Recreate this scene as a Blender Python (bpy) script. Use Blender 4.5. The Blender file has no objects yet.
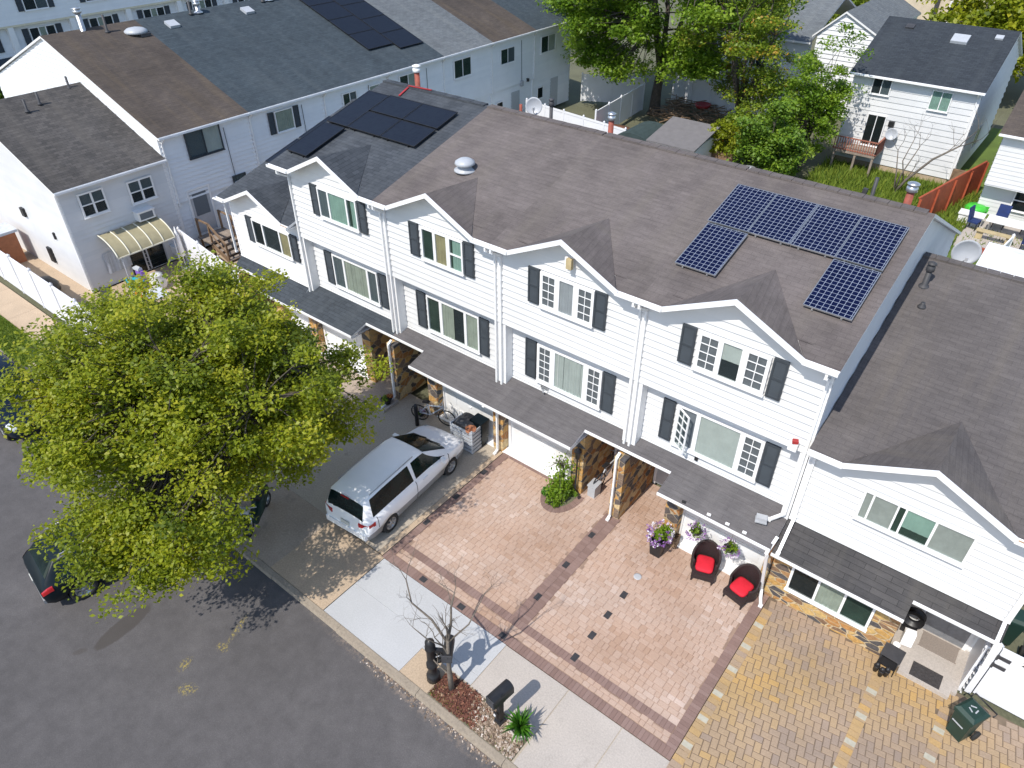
import bpy, math, random
import numpy as np
from mathutils import Vector, Matrix
random.seed(7)
SC = bpy.context.scene
COL = SC.collection
R = math.radians

# ------------------------------------------------------------------ mesh builder
class MB:
    """collects faces in plain lists and links them as one mesh object"""
    def __init__(s):
        s.v = []; s.f = []; s.mi = []; s.tint = []; s.sm = []
    def face(s, pts, mi=0, tint=0.5):
        n = len(s.v); s.v.extend([tuple(p) for p in pts])
        s.f.append(tuple(range(n, n+len(pts)))); s.mi.append(mi); s.tint.append(tint); s.sm.append(False)
    def box(s, x0, y0, z0, x1, y1, z1, mi=0, tint=0.5, M=None):
        if x0 > x1: x0, x1 = x1, x0
        if y0 > y1: y0, y1 = y1, y0
        if z0 > z1: z0, z1 = z1, z0
        P = [Vector(p) for p in ((x0,y0,z0),(x1,y0,z0),(x1,y1,z0),(x0,y1,z0),(x0,y0,z1),(x1,y0,z1),(x1,y1,z1),(x0,y1,z1))]
        if M is not None: P = [M @ p for p in P]
        for q in ((0,3,2,1),(4,5,6,7),(0,1,5,4),(1,2,6,5),(2,3,7,6),(3,0,4,7)):
            s.face([P[i] for i in q], mi, tint)
    def cbox(s, c, size, rz=0, mi=0, tint=0.5, rx=0, ry=0):
        M = Matrix.Translation(c) @ Matrix.Rotation(rz,4,'Z') @ Matrix.Rotation(ry,4,'Y') @ Matrix.Rotation(rx,4,'X')
        a, b, d = size[0]/2, size[1]/2, size[2]/2
        s.box(-a,-b,-d,a,b,d,mi,tint,M)
    def beam(s, p, q, w, h=None, mi=0, up=(0,0,1), tint=0.5):
        p = Vector(p); q = Vector(q); h = h or w
        d = (q-p).normalized(); u = Vector(up)
        if abs(d.dot(u)) > .98: u = Vector((1,0,0))
        a = d.cross(u).normalized(); b = a.cross(d)
        r = [(-w/2,-h/2),(w/2,-h/2),(w/2,h/2),(-w/2,h/2)]
        A = [p+a*i+b*j for i,j in r]; B = [q+a*i+b*j for i,j in r]
        s.face(A, mi, tint); s.face(B[::-1], mi, tint)
        for i in range(4):
            j = (i+1)%4; s.face([A[j],A[i],B[i],B[j]], mi, tint)
    def rings(s, rings, mi=0, closed=True, caps=True, smooth=True, tint=0.5):
        n0 = len(s.v); m = len(rings[0])
        for r in rings: s.v.extend([tuple(p) for p in r])
        for i in range(len(rings)-1):
            for j in range(m if closed else m-1):
                k = (j+1)%m
                s.f.append((n0+i*m+j, n0+i*m+k, n0+(i+1)*m+k, n0+(i+1)*m+j)); s.mi.append(mi); s.tint.append(tint); s.sm.append(smooth)
        if caps and closed:
            s.f.append(tuple(n0+j for j in range(m-1,-1,-1))); s.mi.append(mi); s.tint.append(tint); s.sm.append(False)
            t = n0+(len(rings)-1)*m
            s.f.append(tuple(t+j for j in range(m))); s.mi.append(mi); s.tint.append(tint); s.sm.append(False)
    def tube(s, pts, r, seg=8, mi=0, caps=True, tint=0.5):
        pts = [Vector(p) for p in pts]; n = len(pts)
        rr = r if isinstance(r, (list,tuple)) else [r]*n
        out = []; ref = None
        for i,p in enumerate(pts):
            d = (pts[min(i+1,n-1)]-pts[max(i-1,0)])
            if d.length < 1e-9: d = Vector((0,0,1))
            d.normalize()
            if ref is None or abs(ref.dot(d)) > .95:
                ref = Vector((0,0,1)) if abs(d.z) < .9 else Vector((1,0,0))
            a = ref.cross(d).normalized(); b = d.cross(a); ref = b.cross(d)*-1 if False else ref
            out.append([p+(a*math.cos(2*math.pi*k/seg)+b*math.sin(2*math.pi*k/seg))*rr[i] for k in range(seg)])
        s.rings(out, mi, True, caps, True, tint)
    def lathe(s, c, prof, seg=16, mi=0, M=None, tint=0.5, caps=True):
        out = []
        for r,z in prof:
            ring = []
            for k in range(seg):
                a = 2*math.pi*k/seg; p = Vector((r*math.cos(a), r*math.sin(a), z))
                if M is not None: p = M @ p
                ring.append(Vector(c)+p)
            out.append(ring)
        s.rings(out, mi, True, caps, True, tint)
    def ball(s, c, r, mi=0, seg=8, rz=None, tint=0.5, jit=0):
        rz = rz or r; prof = []
        n = max(4, seg//2+1)
        for i in range(n+1):
            t = math.pi*i/n
            prof.append((max(1e-4, r*math.sin(t))*(1+random.uniform(-jit,jit)), -rz*math.cos(t)))
        s.lathe(c, prof, seg, mi, tint=tint)
    def build(s, name, mats, parent=None, local=False, loc=None):
        me = bpy.data.meshes.new(name)
        org = Vector((0,0,0))
        if parent is not None and not local:
            q = parent
            while q is not None: org += q.location; q = q.parent
        if parent is None and loc is not None and not local: org = Vector(loc)
        V = [(a-org.x, b-org.y, c-org.z) for a,b,c in s.v]
        me.from_pydata(V, [], s.f)
        if not isinstance(mats, (list,tuple)): mats = [mats]
        for m in mats: me.materials.append(m)
        me.polygons.foreach_set('material_index', s.mi)
        me.polygons.foreach_set('use_smooth', s.sm)
        at = me.attributes.new('tint', 'FLOAT', 'FACE'); at.data.foreach_set('value', s.tint)
        uv = me.uv_layers.new(name='UVMap'); dat = []
        for p in me.polygons:
            n = p.normal
            if abs(n.z) > .985: u = Vector((1,0,0)); w = Vector((0,1,0))
            else:
                u = Vector((-n.y, n.x, 0)).normalized(); w = n.cross(u)
            for vi in p.vertices:
                c = Vector(s.v[vi]); dat += [c.dot(u), c.dot(w)]
        uv.data.foreach_set('uv', dat)
        me.update()
        o = bpy.data.objects.new(name, me); COL.objects.link(o)
        if parent is not None: o.parent = parent
        if loc is not None: o.location = loc
        return o

def thing(name, label, cat, loc=(0,0,0), rz=0, group=None):
    o = bpy.data.objects.new(name, None); COL.objects.link(o)
    o.empty_display_size = .3
    o.location = loc; o.rotation_euler = (0,0,rz); o['label'] = label; o['category'] = cat
    if group: o['group'] = group
    return o
def tag(o, label, cat, group=None):
    o['label'] = label; o['category'] = cat
    if group: o['group'] = group
    return o
def struct(o): o['kind'] = 'structure'; return o
def stuff(o, label=None, cat=None):
    o['kind'] = 'stuff'
    if label: o['label'] = label; o['category'] = cat
    return o
def kids(o): return [c for c in COL.objects if c.parent == o]
def dup(o, parent=None):
    c = o.copy(); COL.objects.link(c)
    if parent is not None: c.parent = parent
    for ch in kids(o): dup(ch, c)
    return c

# ------------------------------------------------------------------ materials
def newmat(name):
    m = bpy.data.materials.new(name); m.use_nodes = True
    nt = m.node_tree; b = nt.nodes['Principled BSDF']
    return m, nt, b
def N(nt, t, **kw):
    n = nt.nodes.new(t)
    for k,v in kw.items():
        if k in n.inputs.keys() if hasattr(n.inputs,'keys') else False: n.inputs[k].default_value = v
        else: setattr(n, k, v)
    return n
def L(nt, a, b): nt.links.new(a, b)
def mixc(nt, fac, a, b, mode='MIX'):
    n = nt.nodes.new('ShaderNodeMix'); n.data_type = 'RGBA'; n.blend_type = mode
    for sock, val in ((n.inputs['Factor'], fac), (n.inputs[6], a), (n.inputs[7], b)):
        if hasattr(val, 'is_linked') or hasattr(val, 'links'): L(nt, val, sock)
        elif isinstance(val, (int,float)): sock.default_value = val
        else: sock.default_value = (*val[:3], 1)
    return n.outputs[2]
def mth(nt, op, a, b=None, clamp=False):
    n = nt.nodes.new('ShaderNodeMath'); n.operation = op; n.use_clamp = clamp
    for i,v in enumerate((a,b)):
        if v is None: continue
        if isinstance(v,(int,float)): n.inputs[i].default_value = v
        else: L(nt, v, n.inputs[i])
    return n.outputs[0]
def coords(nt, which='Object', scale=None, loc=None, rot=None):
    tc = nt.nodes.new('ShaderNodeTexCoord'); o = tc.outputs[which]
    if scale or loc or rot:
        mp = nt.nodes.new('ShaderNodeMapping'); L(nt, o, mp.inputs['Vector'])
        if scale: mp.inputs['Scale'].default_value = scale
        if loc: mp.inputs['Location'].default_value = loc
        if rot: mp.inputs['Rotation'].default_value = rot
        o = mp.outputs['Vector']
    return o
def noise(nt, vec, scale, detail=4, rough=.55, dist=0):
    n = nt.nodes.new('ShaderNodeTexNoise'); L(nt, vec, n.inputs['Vector'])
    n.inputs['Scale'].default_value = scale; n.inputs['Detail'].default_value = detail
    n.inputs['Roughness'].default_value = rough; n.inputs['Distortion'].default_value = dist
    return n.outputs['Fac']
def ramp(nt, fac, stops):
    n = nt.nodes.new('ShaderNodeValToRGB'); L(nt, fac, n.inputs['Fac'])
    e = n.color_ramp.elements
    while len(e) < len(stops): e.new(.5)
    for i,(p,c) in enumerate(stops):
        e[i].position = p; e[i].color = (*c,1) if not isinstance(c,(int,float)) else (c,c,c,1)
    return n.outputs['Color']
def bump(nt, b, height, strength=.3, dist=.02):
    n = nt.nodes.new('ShaderNodeBump'); n.inputs['Strength'].default_value = strength; n.inputs['Distance'].default_value = dist
    L(nt, height, n.inputs['Height']); L(nt, n.outputs['Normal'], b.inputs['Normal'])
def pm(name, col, rough=.6, var=.12, scale=6, bmp=0, metal=0, coat=0, spec=.5, fine=None, dirt=None):
    """plain painted / plastic / metal surface with a little unevenness"""
    m, nt, b = newmat(name); v = coords(nt)
    f = noise(nt, v, scale, 5)
    lo = [max(0,c*(1-var)) for c in col]; hi = [min(1,c*(1+var)) for c in col]
    c = ramp(nt, f, [(.3,lo),(.7,hi)])
    if fine:
        f2 = noise(nt, v, fine[0], 3); c = mixc(nt, fine[1], c, ramp(nt, f2, [(.3,[x*.6 for x in col]),(.7,[min(1,x*1.4) for x in col])]))
    if dirt:
        f3 = noise(nt, v, dirt[0], 6, .65); mk = ramp(nt, f3, [(dirt[2],0.0),(min(1,dirt[2]+.15),1.0)])
        c = mixc(nt, mk, c, dirt[1])
    L(nt, c, b.inputs['Base Color'])
    rv = mth(nt, 'ADD', mth(nt, 'MULTIPLY', f, .25), max(0,rough-.12)); L(nt, rv, b.inputs['Roughness'])
    b.inputs['Metallic'].default_value = metal; b.inputs['Coat Weight'].default_value = coat
    b.inputs['Specular IOR Level'].default_value = spec
    if bmp: bump(nt, b, noise(nt, v, scale*6, 4), bmp, .02)
    return m
def tintmat(name, stops, rough=.8, bmp=.2, fine=40, var=.15, transl=0):
    """colour picked per face (each paver / leaf its own tone)"""
    m, nt, b = newmat(name)
    a = nt.nodes.new('ShaderNodeAttribute'); a.attribute_name = 'tint'
    c = ramp(nt, a.outputs['Fac'], stops)
    v = coords(nt)
    if var:
        f = noise(nt, v, fine, 4, .6); c = mixc(nt, 1.0, c, ramp(nt, f, [(.25,1-var),(.75,1+var)]), 'MULTIPLY')
        f2 = noise(nt, v, .7, 5, .6); c = mixc(nt, 1.0, c, ramp(nt, f2, [(.25,(1-var,1-var,1-var)),(.75,(1.0+var,1.0+var*.9,1.0+var*.8))]), 'MULTIPLY')
        if bmp: bump(nt, b, f, bmp, .01)
    L(nt, c, b.inputs['Base Color']); b.inputs['Roughness'].default_value = rough
    if transl:
        out = nt.nodes['Material Output']; tr = nt.nodes.new('ShaderNodeBsdfTranslucent'); mx = nt.nodes.new('ShaderNodeMixShader')
        mx.inputs[0].default_value = transl; L(nt, c, tr.inputs['Color'])
        L(nt, b.outputs[0], mx.inputs[1]); L(nt, tr.outputs[0], mx.inputs[2]); L(nt, mx.outputs[0], out.inputs['Surface'])
    return m
def shingles(name, c1, c2, dark, w=.3, h=.145, stain=None, streak=.25, seed=0):
    m, nt, b = newmat(name)
    uv = coords(nt, 'UV'); ob = coords(nt, 'Object')
    br = nt.nodes.new('ShaderNodeTexBrick'); L(nt, uv, br.inputs['Vector'])
    br.inputs['Color1'].default_value = (*c1,1); br.inputs['Color2'].default_value = (*c2,1); br.inputs['Mortar'].default_value = (*dark,1)
    br.inputs['Scale'].default_value = 1; br.inputs['Brick Width'].default_value = w; br.inputs['Row Height'].default_value = h
    br.inputs['Mortar Size'].default_value = .007; br.inputs['Mortar Smooth'].default_value = .4; br.inputs['Bias'].default_value = 0
    br.offset = .5
    c = br.outputs['Color']
    big = noise(nt, ob, .45, 6, .62); c = mixc(nt, 1.0, c, ramp(nt, big, [(.28,1-streak),(.72,1+streak)]), 'MULTIPLY')
    # weathering runs down the slope
    st = noise(nt, coords(nt,'UV',scale=(1.6,.16,1),loc=(seed,seed*.7,0)), 1.0, 5, .6)
    if stain: c = mixc(nt, mth(nt,'MULTIPLY', ramp(nt, st, [(.48,0.0),(.7,1.0)]), .55), c, stain)
    md = noise(nt, coords(nt,'UV',scale=(1.7,7,1)), 1.0, 4, .75); c = mixc(nt, 1.0, c, ramp(nt, md, [(.25,.8),(.75,1.2)]), 'MULTIPLY')
    gr = noise(nt, ob, 90, 2); c = mixc(nt, 1.0, c, ramp(nt, gr, [(.25,.8),(.75,1.2)]), 'MULTIPLY')
    L(nt, c, b.inputs['Base Color']); b.inputs['Roughness'].default_value = .92; b.inputs['Specular IOR Level'].default_value = .25
    bump(nt, b, mth(nt,'SUBTRACT', mth(nt,'MULTIPLY',gr,.5), br.outputs['Fac']), .3, .01)
    return m
def glassmat(name, tintc=(.02,.03,.035), clear=.55):
    m, nt, b = newmat(name); out = nt.nodes['Material Output']
    b.inputs['Base Color'].default_value = (*tintc,1); b.inputs['Roughness'].default_value = .04; b.inputs['IOR'].default_value = 1.5
    tr = nt.nodes.new('ShaderNodeBsdfTransparent'); tr.inputs[0].default_value = (.86,.92,.9,1)
    f = nt.nodes.new('ShaderNodeLayerWeight'); f.inputs[0].default_value = .5
    k = mth(nt, 'ADD', mth(nt,'MULTIPLY', mth(nt,'POWER', f.outputs['Facing'], 4.0), .6), 1-clear+.03, True)
    mx = nt.nodes.new('ShaderNodeMixShader'); L(nt, k, mx.inputs[0]); L(nt, tr.outputs[0], mx.inputs[1]); L(nt, b.outputs[0], mx.inputs[2])
    v = coords(nt); bump(nt, b, noise(nt, v, 1.3, 2), .08, .05)
    L(nt, mx.outputs[0], out.inputs['Surface'])
    return m
def stonemat(name, stops, mortar, scale=3.0, stretch=(1,1,1.4), thick=.05):
    m, nt, b = newmat(name)
    v0 = coords(nt, 'Object', scale=stretch)
    nz = nt.nodes.new('ShaderNodeTexNoise'); L(nt, v0, nz.inputs['Vector']); nz.inputs['Scale'].default_value = 2.5
    v = mixc(nt, .12, v0, nz.outputs['Color'], 'ADD')
    a = nt.nodes.new('ShaderNodeTexVoronoi'); L(nt, v, a.inputs['Vector']); a.inputs['Scale'].default_value = scale
    d = nt.nodes.new('ShaderNodeTexVoronoi'); d.feature = 'DISTANCE_TO_EDGE'; L(nt, v, d.inputs['Vector']); d.inputs['Scale'].default_value = scale
    sp = nt.nodes.new('ShaderNodeSeparateColor'); L(nt, a.outputs['Color'], sp.inputs[0])
    c = ramp(nt, sp.outputs[0], stops)
    nt.nodes[-1].color_ramp.interpolation = 'CONSTANT'
    f = noise(nt, coords(nt), 14, 5, .65); c = mixc(nt, 1.0, c, ramp(nt, f, [(.25,.6),(.75,1.35)]), 'MULTIPLY')
    mk = ramp(nt, d.outputs['Distance'], [(thick*.7,1.0),(thick*1.2,0.0)])
    c = mixc(nt, mk, c, mortar)
    L(nt, c, b.inputs['Base Color']); b.inputs['Roughness'].default_value = .85
    bump(nt, b, mth(nt,'SUBTRACT', mth(nt,'MULTIPLY', f, .4), mk), .7, .03)
    return m

MAT = {}
def setup_mats():
    M = MAT
    M['siding'] = tintmat('white_vinyl_siding', [(0,(.655,.66,.665)),(1,(.70,.70,.70))], .5, 0, 1.1, .045)
    M['siding_far'] = tintmat('pale_vinyl_siding', [(0,(.765,.78,.80)),(1,(.81,.82,.835))], .55, 0, 1.5, .03)
    M['siding_yel'] = pm('cream_trim', (.72,.66,.5), .6, .05)
    M['trim'] = pm('white_trim', (.82,.82,.82), .4, .04, 3)
    M['gutter'] = pm('white_gutter', (.80,.80,.80), .35, .05, 3, dirt=(3,(.5,.45,.38),.62))
    M['rustgutter'] = pm('gutter_litter', (.32,.2,.1), .8, .4, 9)
    M['shutter'] = pm('slate_blue_shutter', (.038,.047,.057), .6, .12, 4)
    M['glass'] = glassmat('window_glass', (.02,.03,.035), .84); M['glassdark'] = glassmat('dark_window_glass', (.012,.018,.02), .45)
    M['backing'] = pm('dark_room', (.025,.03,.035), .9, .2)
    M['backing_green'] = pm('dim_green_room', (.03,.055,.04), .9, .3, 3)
    M['curtain'] = pm('white_curtain', (.62,.62,.6), .9, .08, 3)
    M['curtain_green'] = pm('pale_green_curtain', (.34,.48,.41), .9, .12, 3)
    M['curtain_sage'] = pm('sage_curtain', (.47,.48,.41), .9, .12, 3)
    M['curtain_tan'] = pm('tan_curtain', (.46,.37,.21), .9, .15, 3)
    M['curtain_lav'] = pm('grey_lavender_curtain', (.48,.46,.5), .9, .1, 3)
    M['net'] = pm('grey_net_curtain', (.2,.195,.22), .9, .15, 6)
    M['blind'] = pm('grey_blind', (.45,.44,.42), .85, .1, 5)
    M['screen'] = pm('grey_insect_screen', (.13,.15,.17), .8, .1, 30)
    M['roof_brown'] = shingles('weathered_brown_shingles', (.142,.122,.116), (.131,.112,.107), (.11,.094,.09), stain=(.15,.13,.115), seed=1, streak=.3)
    M['roof_r1'] = shingles('grey_brown_shingles', (.115,.103,.10), (.105,.094,.092), (.086,.077,.076), stain=(.14,.122,.105), seed=5, streak=.2)
    M['roof_slate'] = shingles('slate_blue_shingles', (.068,.076,.088), (.05,.057,.067), (.028,.032,.038), stain=(.08,.088,.098), streak=.15, seed=3)
    M['roof_navy'] = shingles('dark_blue_grey_shingles', (.055,.072,.085), (.043,.056,.068), (.028,.036,.044), stain=(.07,.085,.095), streak=.15, seed=9)
    M['roof_black'] = shingles('charcoal_shingles', (.042,.050,.06), (.032,.038,.047), (.02,.023,.028), stain=(.05,.058,.066), streak=.12, seed=4)
    M['roof_umber'] = shingles('old_brown_shingles', (.088,.072,.061), (.074,.061,.054), (.055,.046,.041), stain=(.125,.095,.065), streak=.3, seed=12)
    M['roof_grey'] = shingles('mid_grey_shingles', (.15,.165,.175), (.12,.13,.14), (.08,.09,.1), stain=(.18,.19,.19), streak=.12, seed=14)
    M['roof_l1'] = shingles('mottled_grey_brown_shingles', (.095,.088,.084), (.06,.057,.056), (.04,.038,.037), w=.25, stain=(.11,.10,.09), seed=17)
    M['canopy'] = shingles('dark_canopy_shingles', (.12,.112,.115), (.11,.103,.106), (.088,.083,.085), w=.9, stain=(.155,.145,.145), streak=.12, seed=21)
    M['canopy_slate'] = shingles('slate_canopy_shingles', (.058,.068,.08), (.045,.053,.063), (.026,.03,.036), stain=(.07,.08,.09), streak=.12, seed=22)
    M['canopy_r1'] = shingles('charcoal_canopy_shingles', (.074,.07,.07), (.052,.05,.052), (.03,.029,.03), w=.6, stain=(.09,.083,.075), streak=.15, seed=23)
    M['garage'] = pm('white_garage_door', (.78,.78,.78), .45, .03, 2)
    M['stone'] = stonemat('orange_fieldstone', [(0,(.5,.28,.09)),(.2,(.36,.16,.05)),(.38,(.11,.09,.08)),(.52,(.55,.36,.15)),(.68,(.2,.14,.1)),(.82,(.6,.45,.24)),(.92,(.085,.08,.082))], (.42,.33,.22), 3.4, (1,1,1.4), .03)
    M['stone_flat'] = stonemat('ledge_flagstone', [(0,(.48,.28,.09)),(.22,(.085,.078,.08)),(.36,(.44,.22,.075)),(.54,(.12,.09,.075)),(.62,(.54,.36,.14)),(.82,(.2,.12,.07)),(.9,(.36,.2,.09))], (.52,.41,.26), 2.7, (1,1,2.4), .05)
    M['stone_dark'] = stonemat('brown_fieldstone', [(0,(.3,.17,.08)),(.2,(.2,.1,.05)),(.4,(.06,.05,.045)),(.55,(.33,.2,.1)),(.72,(.1,.075,.06)),(.88,(.36,.25,.14))], (.36,.24,.14), 2.4, (1,1,1.2))
    M['door'] = pm('grey_entry_door', (.45,.47,.5), .4, .05)
    M['door_dark'] = pm('dark_bronze_door', (.06,.055,.05), .4, .15)
    M['storm'] = pm('grey_storm_door', (.25,.26,.28), .35, .15, 8, metal=.3)
    M['metal'] = pm('galvanised_metal', (.55,.56,.57), .35, .12, 8, metal=.8)
    M['pipe_red'] = pm('rusty_red_pipe', (.28,.07,.045), .7, .3, 6)
    M['pipe_dark'] = pm('dark_pipe', (.05,.05,.055), .6, .2, 6)
    M['black'] = pm('black_plastic', (.018,.018,.02), .45, .2, 8)
    M['rubber'] = pm('black_rubber', (.022,.022,.022), .85, .2, 10)
    M['concrete'] = pm('grey_concrete', (.40,.345,.275), .9, .12, .8, .25, fine=(22,.35), dirt=(1.6,(.2,.18,.155),.6))
    M['concrete_tan'] = pm('tan_concrete', (.44,.335,.235), .9, .15, .9, .25, fine=(25,.4), dirt=(1.3,(.33,.255,.18),.6))
    M['concrete_new'] = pm('pale_new_concrete', (.44,.443,.45), .88, .06, .7, .2, fine=(30,.2), dirt=(1.2,(.42,.42,.42),.62))
    M['concrete_beige'] = pm('beige_concrete', (.43,.385,.345), .9, .1, .9, .2, fine=(28,.3), dirt=(1.5,(.3,.27,.235),.61))
    M['concrete_dark'] = pm('stained_dark_concrete', (.37,.30,.235), .9, .2, .9, .2, fine=(20,.4), dirt=(1.1,(.22,.19,.155),.58))
    M['kerb'] = pm('worn_kerb_concrete', (.27,.225,.175), .9, .15, 2, .3, fine=(18,.4), dirt=(2.2,(.24,.2,.15),.58))
    M['earth'] = pm('bare_earth', (.125,.125,.075), .95, .3, .5, .3, fine=(12,.5))
    M['grass'] = tintmat('grass_blades', [(0,(.07,.13,.012)),(.5,(.16,.24,.02)),(1,(.28,.33,.04))], .8, 0, transl=.3)
    M['lawn'] = pm('lawn_soil', (.10,.15,.025), .95, .4, .9, .3, fine=(30,.5))
    M['wood'] = pm('weathered_brown_wood', (.23,.15,.09), .8, .3, 4, .2)
    M['wood_grey'] = pm('grey_deck_wood', (.27,.22,.18), .85, .25, 4, .2)
    M['wood_red'] = pm('red_stained_wood', (.36,.075,.03), .7, .2, 4, .2)
    M['redpaint'] = pm('red_rail_wood', (.32,.12,.08), .7, .2, 4)
    M['bark'] = pm('brown_bark', (.085,.07,.058), .95, .35, 7, .6)
    M['bark_grey'] = pm('grey_bark', (.16,.135,.11), .95, .3, 9, .6)
    M['leaf_yel'] = tintmat('yellow_green_leaves', [(0,(.10,.15,.01)),(.35,(.235,.295,.014)),(.7,(.355,.395,.02)),(1,(.46,.44,.03))], .5, 0, 40, .1, transl=.5)
    M['leaf_green'] = tintmat('fresh_green_leaves', [(0,(.09,.18,.014)),(.5,(.20,.33,.022)),(1,(.33,.46,.045))], .5, 0, 40, .12, transl=.5)
    M['leaf_mix'] = tintmat('olive_and_rust_leaves', [(0,(.10,.16,.015)),(.5,(.22,.32,.025)),(.92,(.38,.44,.04)),(.98,(.42,.34,.035)),(1,(.46,.28,.03))], .5, 0, 40, .12, transl=.5)
    M['leaf_dark'] = tintmat('dense_green_leaves', [(0,(.055,.115,.01)),(.5,(.13,.235,.016)),(1,(.25,.36,.03))], .55, 0, 40, .12, transl=.3)
    M['leaf_spike'] = tintmat('bright_green_leaves', [(0,(.02,.07,.008)),(.5,(.05,.17,.012)),(1,(.12,.28,.02))], .45, 0, 40, .1, transl=.3)
    M['petal'] = tintmat('purple_and_white_petals', [(0,(.16,.06,.25)),(.35,(.3,.14,.4)),(.55,(.42,.25,.5)),(.7,(.75,.7,.78)),(1,(.8,.78,.8))], .7, 0, 40, .08, transl=.2)
    M['petal_red'] = tintmat('red_and_orange_petals', [(0,(.2,.03,.02)),(.5,(.4,.1,.02)),(1,(.5,.25,.05))], .7, 0, 40, .08)
    M['mulch'] = tintmat('red_mulch_chips', [(0,(.07,.03,.02)),(.5,(.16,.06,.04)),(.8,(.22,.10,.06)),(1,(.33,.23,.15))], .95, .3)
    M['gravel'] = tintmat('mixed_gravel', [(0,(.12,.085,.06)),(.4,(.25,.18,.125)),(.75,(.40,.31,.24)),(1,(.58,.52,.46))], .9, .3)
    M['paver_pink'] = tintmat('pink_tan_pavers', [(0,(.365,.24,.172)),(.25,(.405,.28,.212)),(.55,(.43,.308,.242)),(.85,(.452,.337,.274)),(1,(.50,.39,.33))], .88, .2, 30, .11)
    M['paver_bed'] = pm('paver_joint_sand', (.29,.20,.15), .95, .2, 4)
    M['paver_dark'] = tintmat('mauve_brown_pavers', [(0,(.20,.128,.108)),(.5,(.225,.146,.124)),(1,(.25,.168,.145))], .88, .2, 30, .07)
    M['paver_black'] = pm('black_accent_paver', (.035,.034,.038), .7, .2, 10)
    M['paver_white'] = pm('pale_accent_paver', (.41,.385,.31), .85, .12, 10)
    M['paver_gold'] = tintmat('golden_pavers', [(0,(.28,.215,.17)),(.25,(.325,.24,.17)),(.5,(.365,.26,.155)),(.75,(.40,.27,.13)),(1,(.44,.28,.11))], .88, .25, 30, .14)
    M['gold_bed'] = pm('golden_joint_sand', (.16,.12,.085), .95, .2, 4)
    M['carwhite'] = pm('white_car_paint', (.88,.88,.885), .35, .02, 2, coat=.3)
    M['cargrey'] = pm('grey_lower_cladding', (.30,.30,.31), .5, .08, 4)
    M['cardark'] = pm('dark_teal_car_paint', (.004,.009,.013), .35, .1, 2, coat=.05, spec=.2)
    M['carblue'] = pm('dark_navy_car_paint', (.004,.010,.022), .35, .1, 2, coat=.1, spec=.25)
    M['carglass'] = pm('car_window_glass', (.005,.014,.014), .1, .3, 3, coat=0, spec=.28)
    M['lampred'] = pm('red_tail_lamp', (.45,.012,.015), .2, .1, 8, coat=.8)
    M['lampclear'] = pm('clear_headlamp', (.55,.58,.6), .12, .1, 12, coat=.8)
    M['alloy'] = pm('alloy_wheel', (.42,.42,.43), .35, .08, 8, metal=.7)
    M['plate'] = pm('plain_number_plate', (.6,.6,.55), .5, .05)
    M['bluepvc'] = pm('blue_tarp', (.02,.2,.42), .5, .15, 5)
    M['redplastic'] = pm('red_plastic', (.35,.03,.03), .45, .1, 5)
    M['redcushion'] = pm('red_cushion_fabric', (.62,.012,.03), .8, .08, 14, .2)
    M['wicker'] = pm('dark_brown_wicker', (.028,.016,.016), .65, .3, 40, .6)
    M['orange'] = pm('orange_plastic', (.6,.2,.02), .5, .1, 5)
    M['greenplastic'] = pm('dark_green_bin_plastic', (.014,.04,.03), .5, .15, 6)
    M['lime'] = pm('bright_green_plastic', (.06,.5,.05), .45, .1, 5)
    M['tealplastic'] = pm('turquoise_plastic', (.02,.4,.48), .45, .1, 5)
    M['purpleplastic'] = pm('violet_plastic', (.25,.12,.5), .45, .1, 5)
    M['navyfabric'] = pm('navy_chair_fabric', (.012,.03,.12), .8, .2, 8)
    M['tent'] = pm('white_canvas', (.76,.76,.77), .8, .03, 2)
    M['pvc'] = pm('white_vinyl_fence', (.78,.78,.80), .42, .03, 1.5, dirt=(.9,(.62,.62,.6),.66))
    M['awn'] = pm('khaki_awning_metal', (.34,.30,.185), .55, .1, 4)
    M['awnw'] = pm('white_awning_rib', (.68,.66,.55), .5, .05)
    M['pale'] = pm('pale_grey_fabric', (.5,.52,.56), .8, .15, 5)
    M['mat_tan'] = pm('taupe_doormat', (.25,.21,.18), .95, .15, 30, .3)
    M['mat_dark'] = pm('charcoal_doormat', (.05,.045,.045), .95, .25, 16, .3)
    M['brickred'] = pm('salmon_stucco', (.55,.37,.31), .85, .08, 2)
    M['cream'] = pm('cream_stucco', (.62,.53,.4), .85, .08, 2)
    M['shed'] = pm('grey_shed_roofing', (.16,.15,.15), .9, .1, 3)
    M['shedgreen'] = pm('dark_green_canvas', (.035,.055,.055), .8, .15, 4)
    M['silver'] = pm('silver_grey_plastic', (.42,.43,.45), .45, .08, 6)
    M['dish'] = pm('pale_dish_paint', (.42,.44,.47), .45, .05, 4)
    M['flagred'] = pm('flag_red', (.35,.02,.04), .8, .1); M['flagwhite'] = pm('flag_white', (.7,.7,.7), .8, .05); M['flagblue'] = pm('flag_blue', (.03,.04,.16), .8, .1)
    M['skin'] = pm('terracotta', (.35,.14,.07), .85, .15, 6)
    # solar cells: dark blue squares with pale grid
    for nm, cell, line, wd in (('solar_blue',(.003,.005,.028),(.30,.34,.42),.0045),('solar_black',(.010,.013,.022),(.016,.019,.03),.008)):
        m, nt, b = newmat(nm); uv = coords(nt,'UV')
        br = nt.nodes.new('ShaderNodeTexBrick'); L(nt, uv, br.inputs['Vector']); br.offset = 0; br.squash = 1
        br.inputs['Color1'].default_value = (*cell,1); br.inputs['Color2'].default_value = (cell[0]*1.3,cell[1]*1.35,cell[2]*1.25,1); br.inputs['Mortar'].default_value = (*line,1)
        br.inputs['Scale'].default_value = 1; br.inputs['Brick Width'].default_value = .125; br.inputs['Row Height'].default_value = .125
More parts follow.
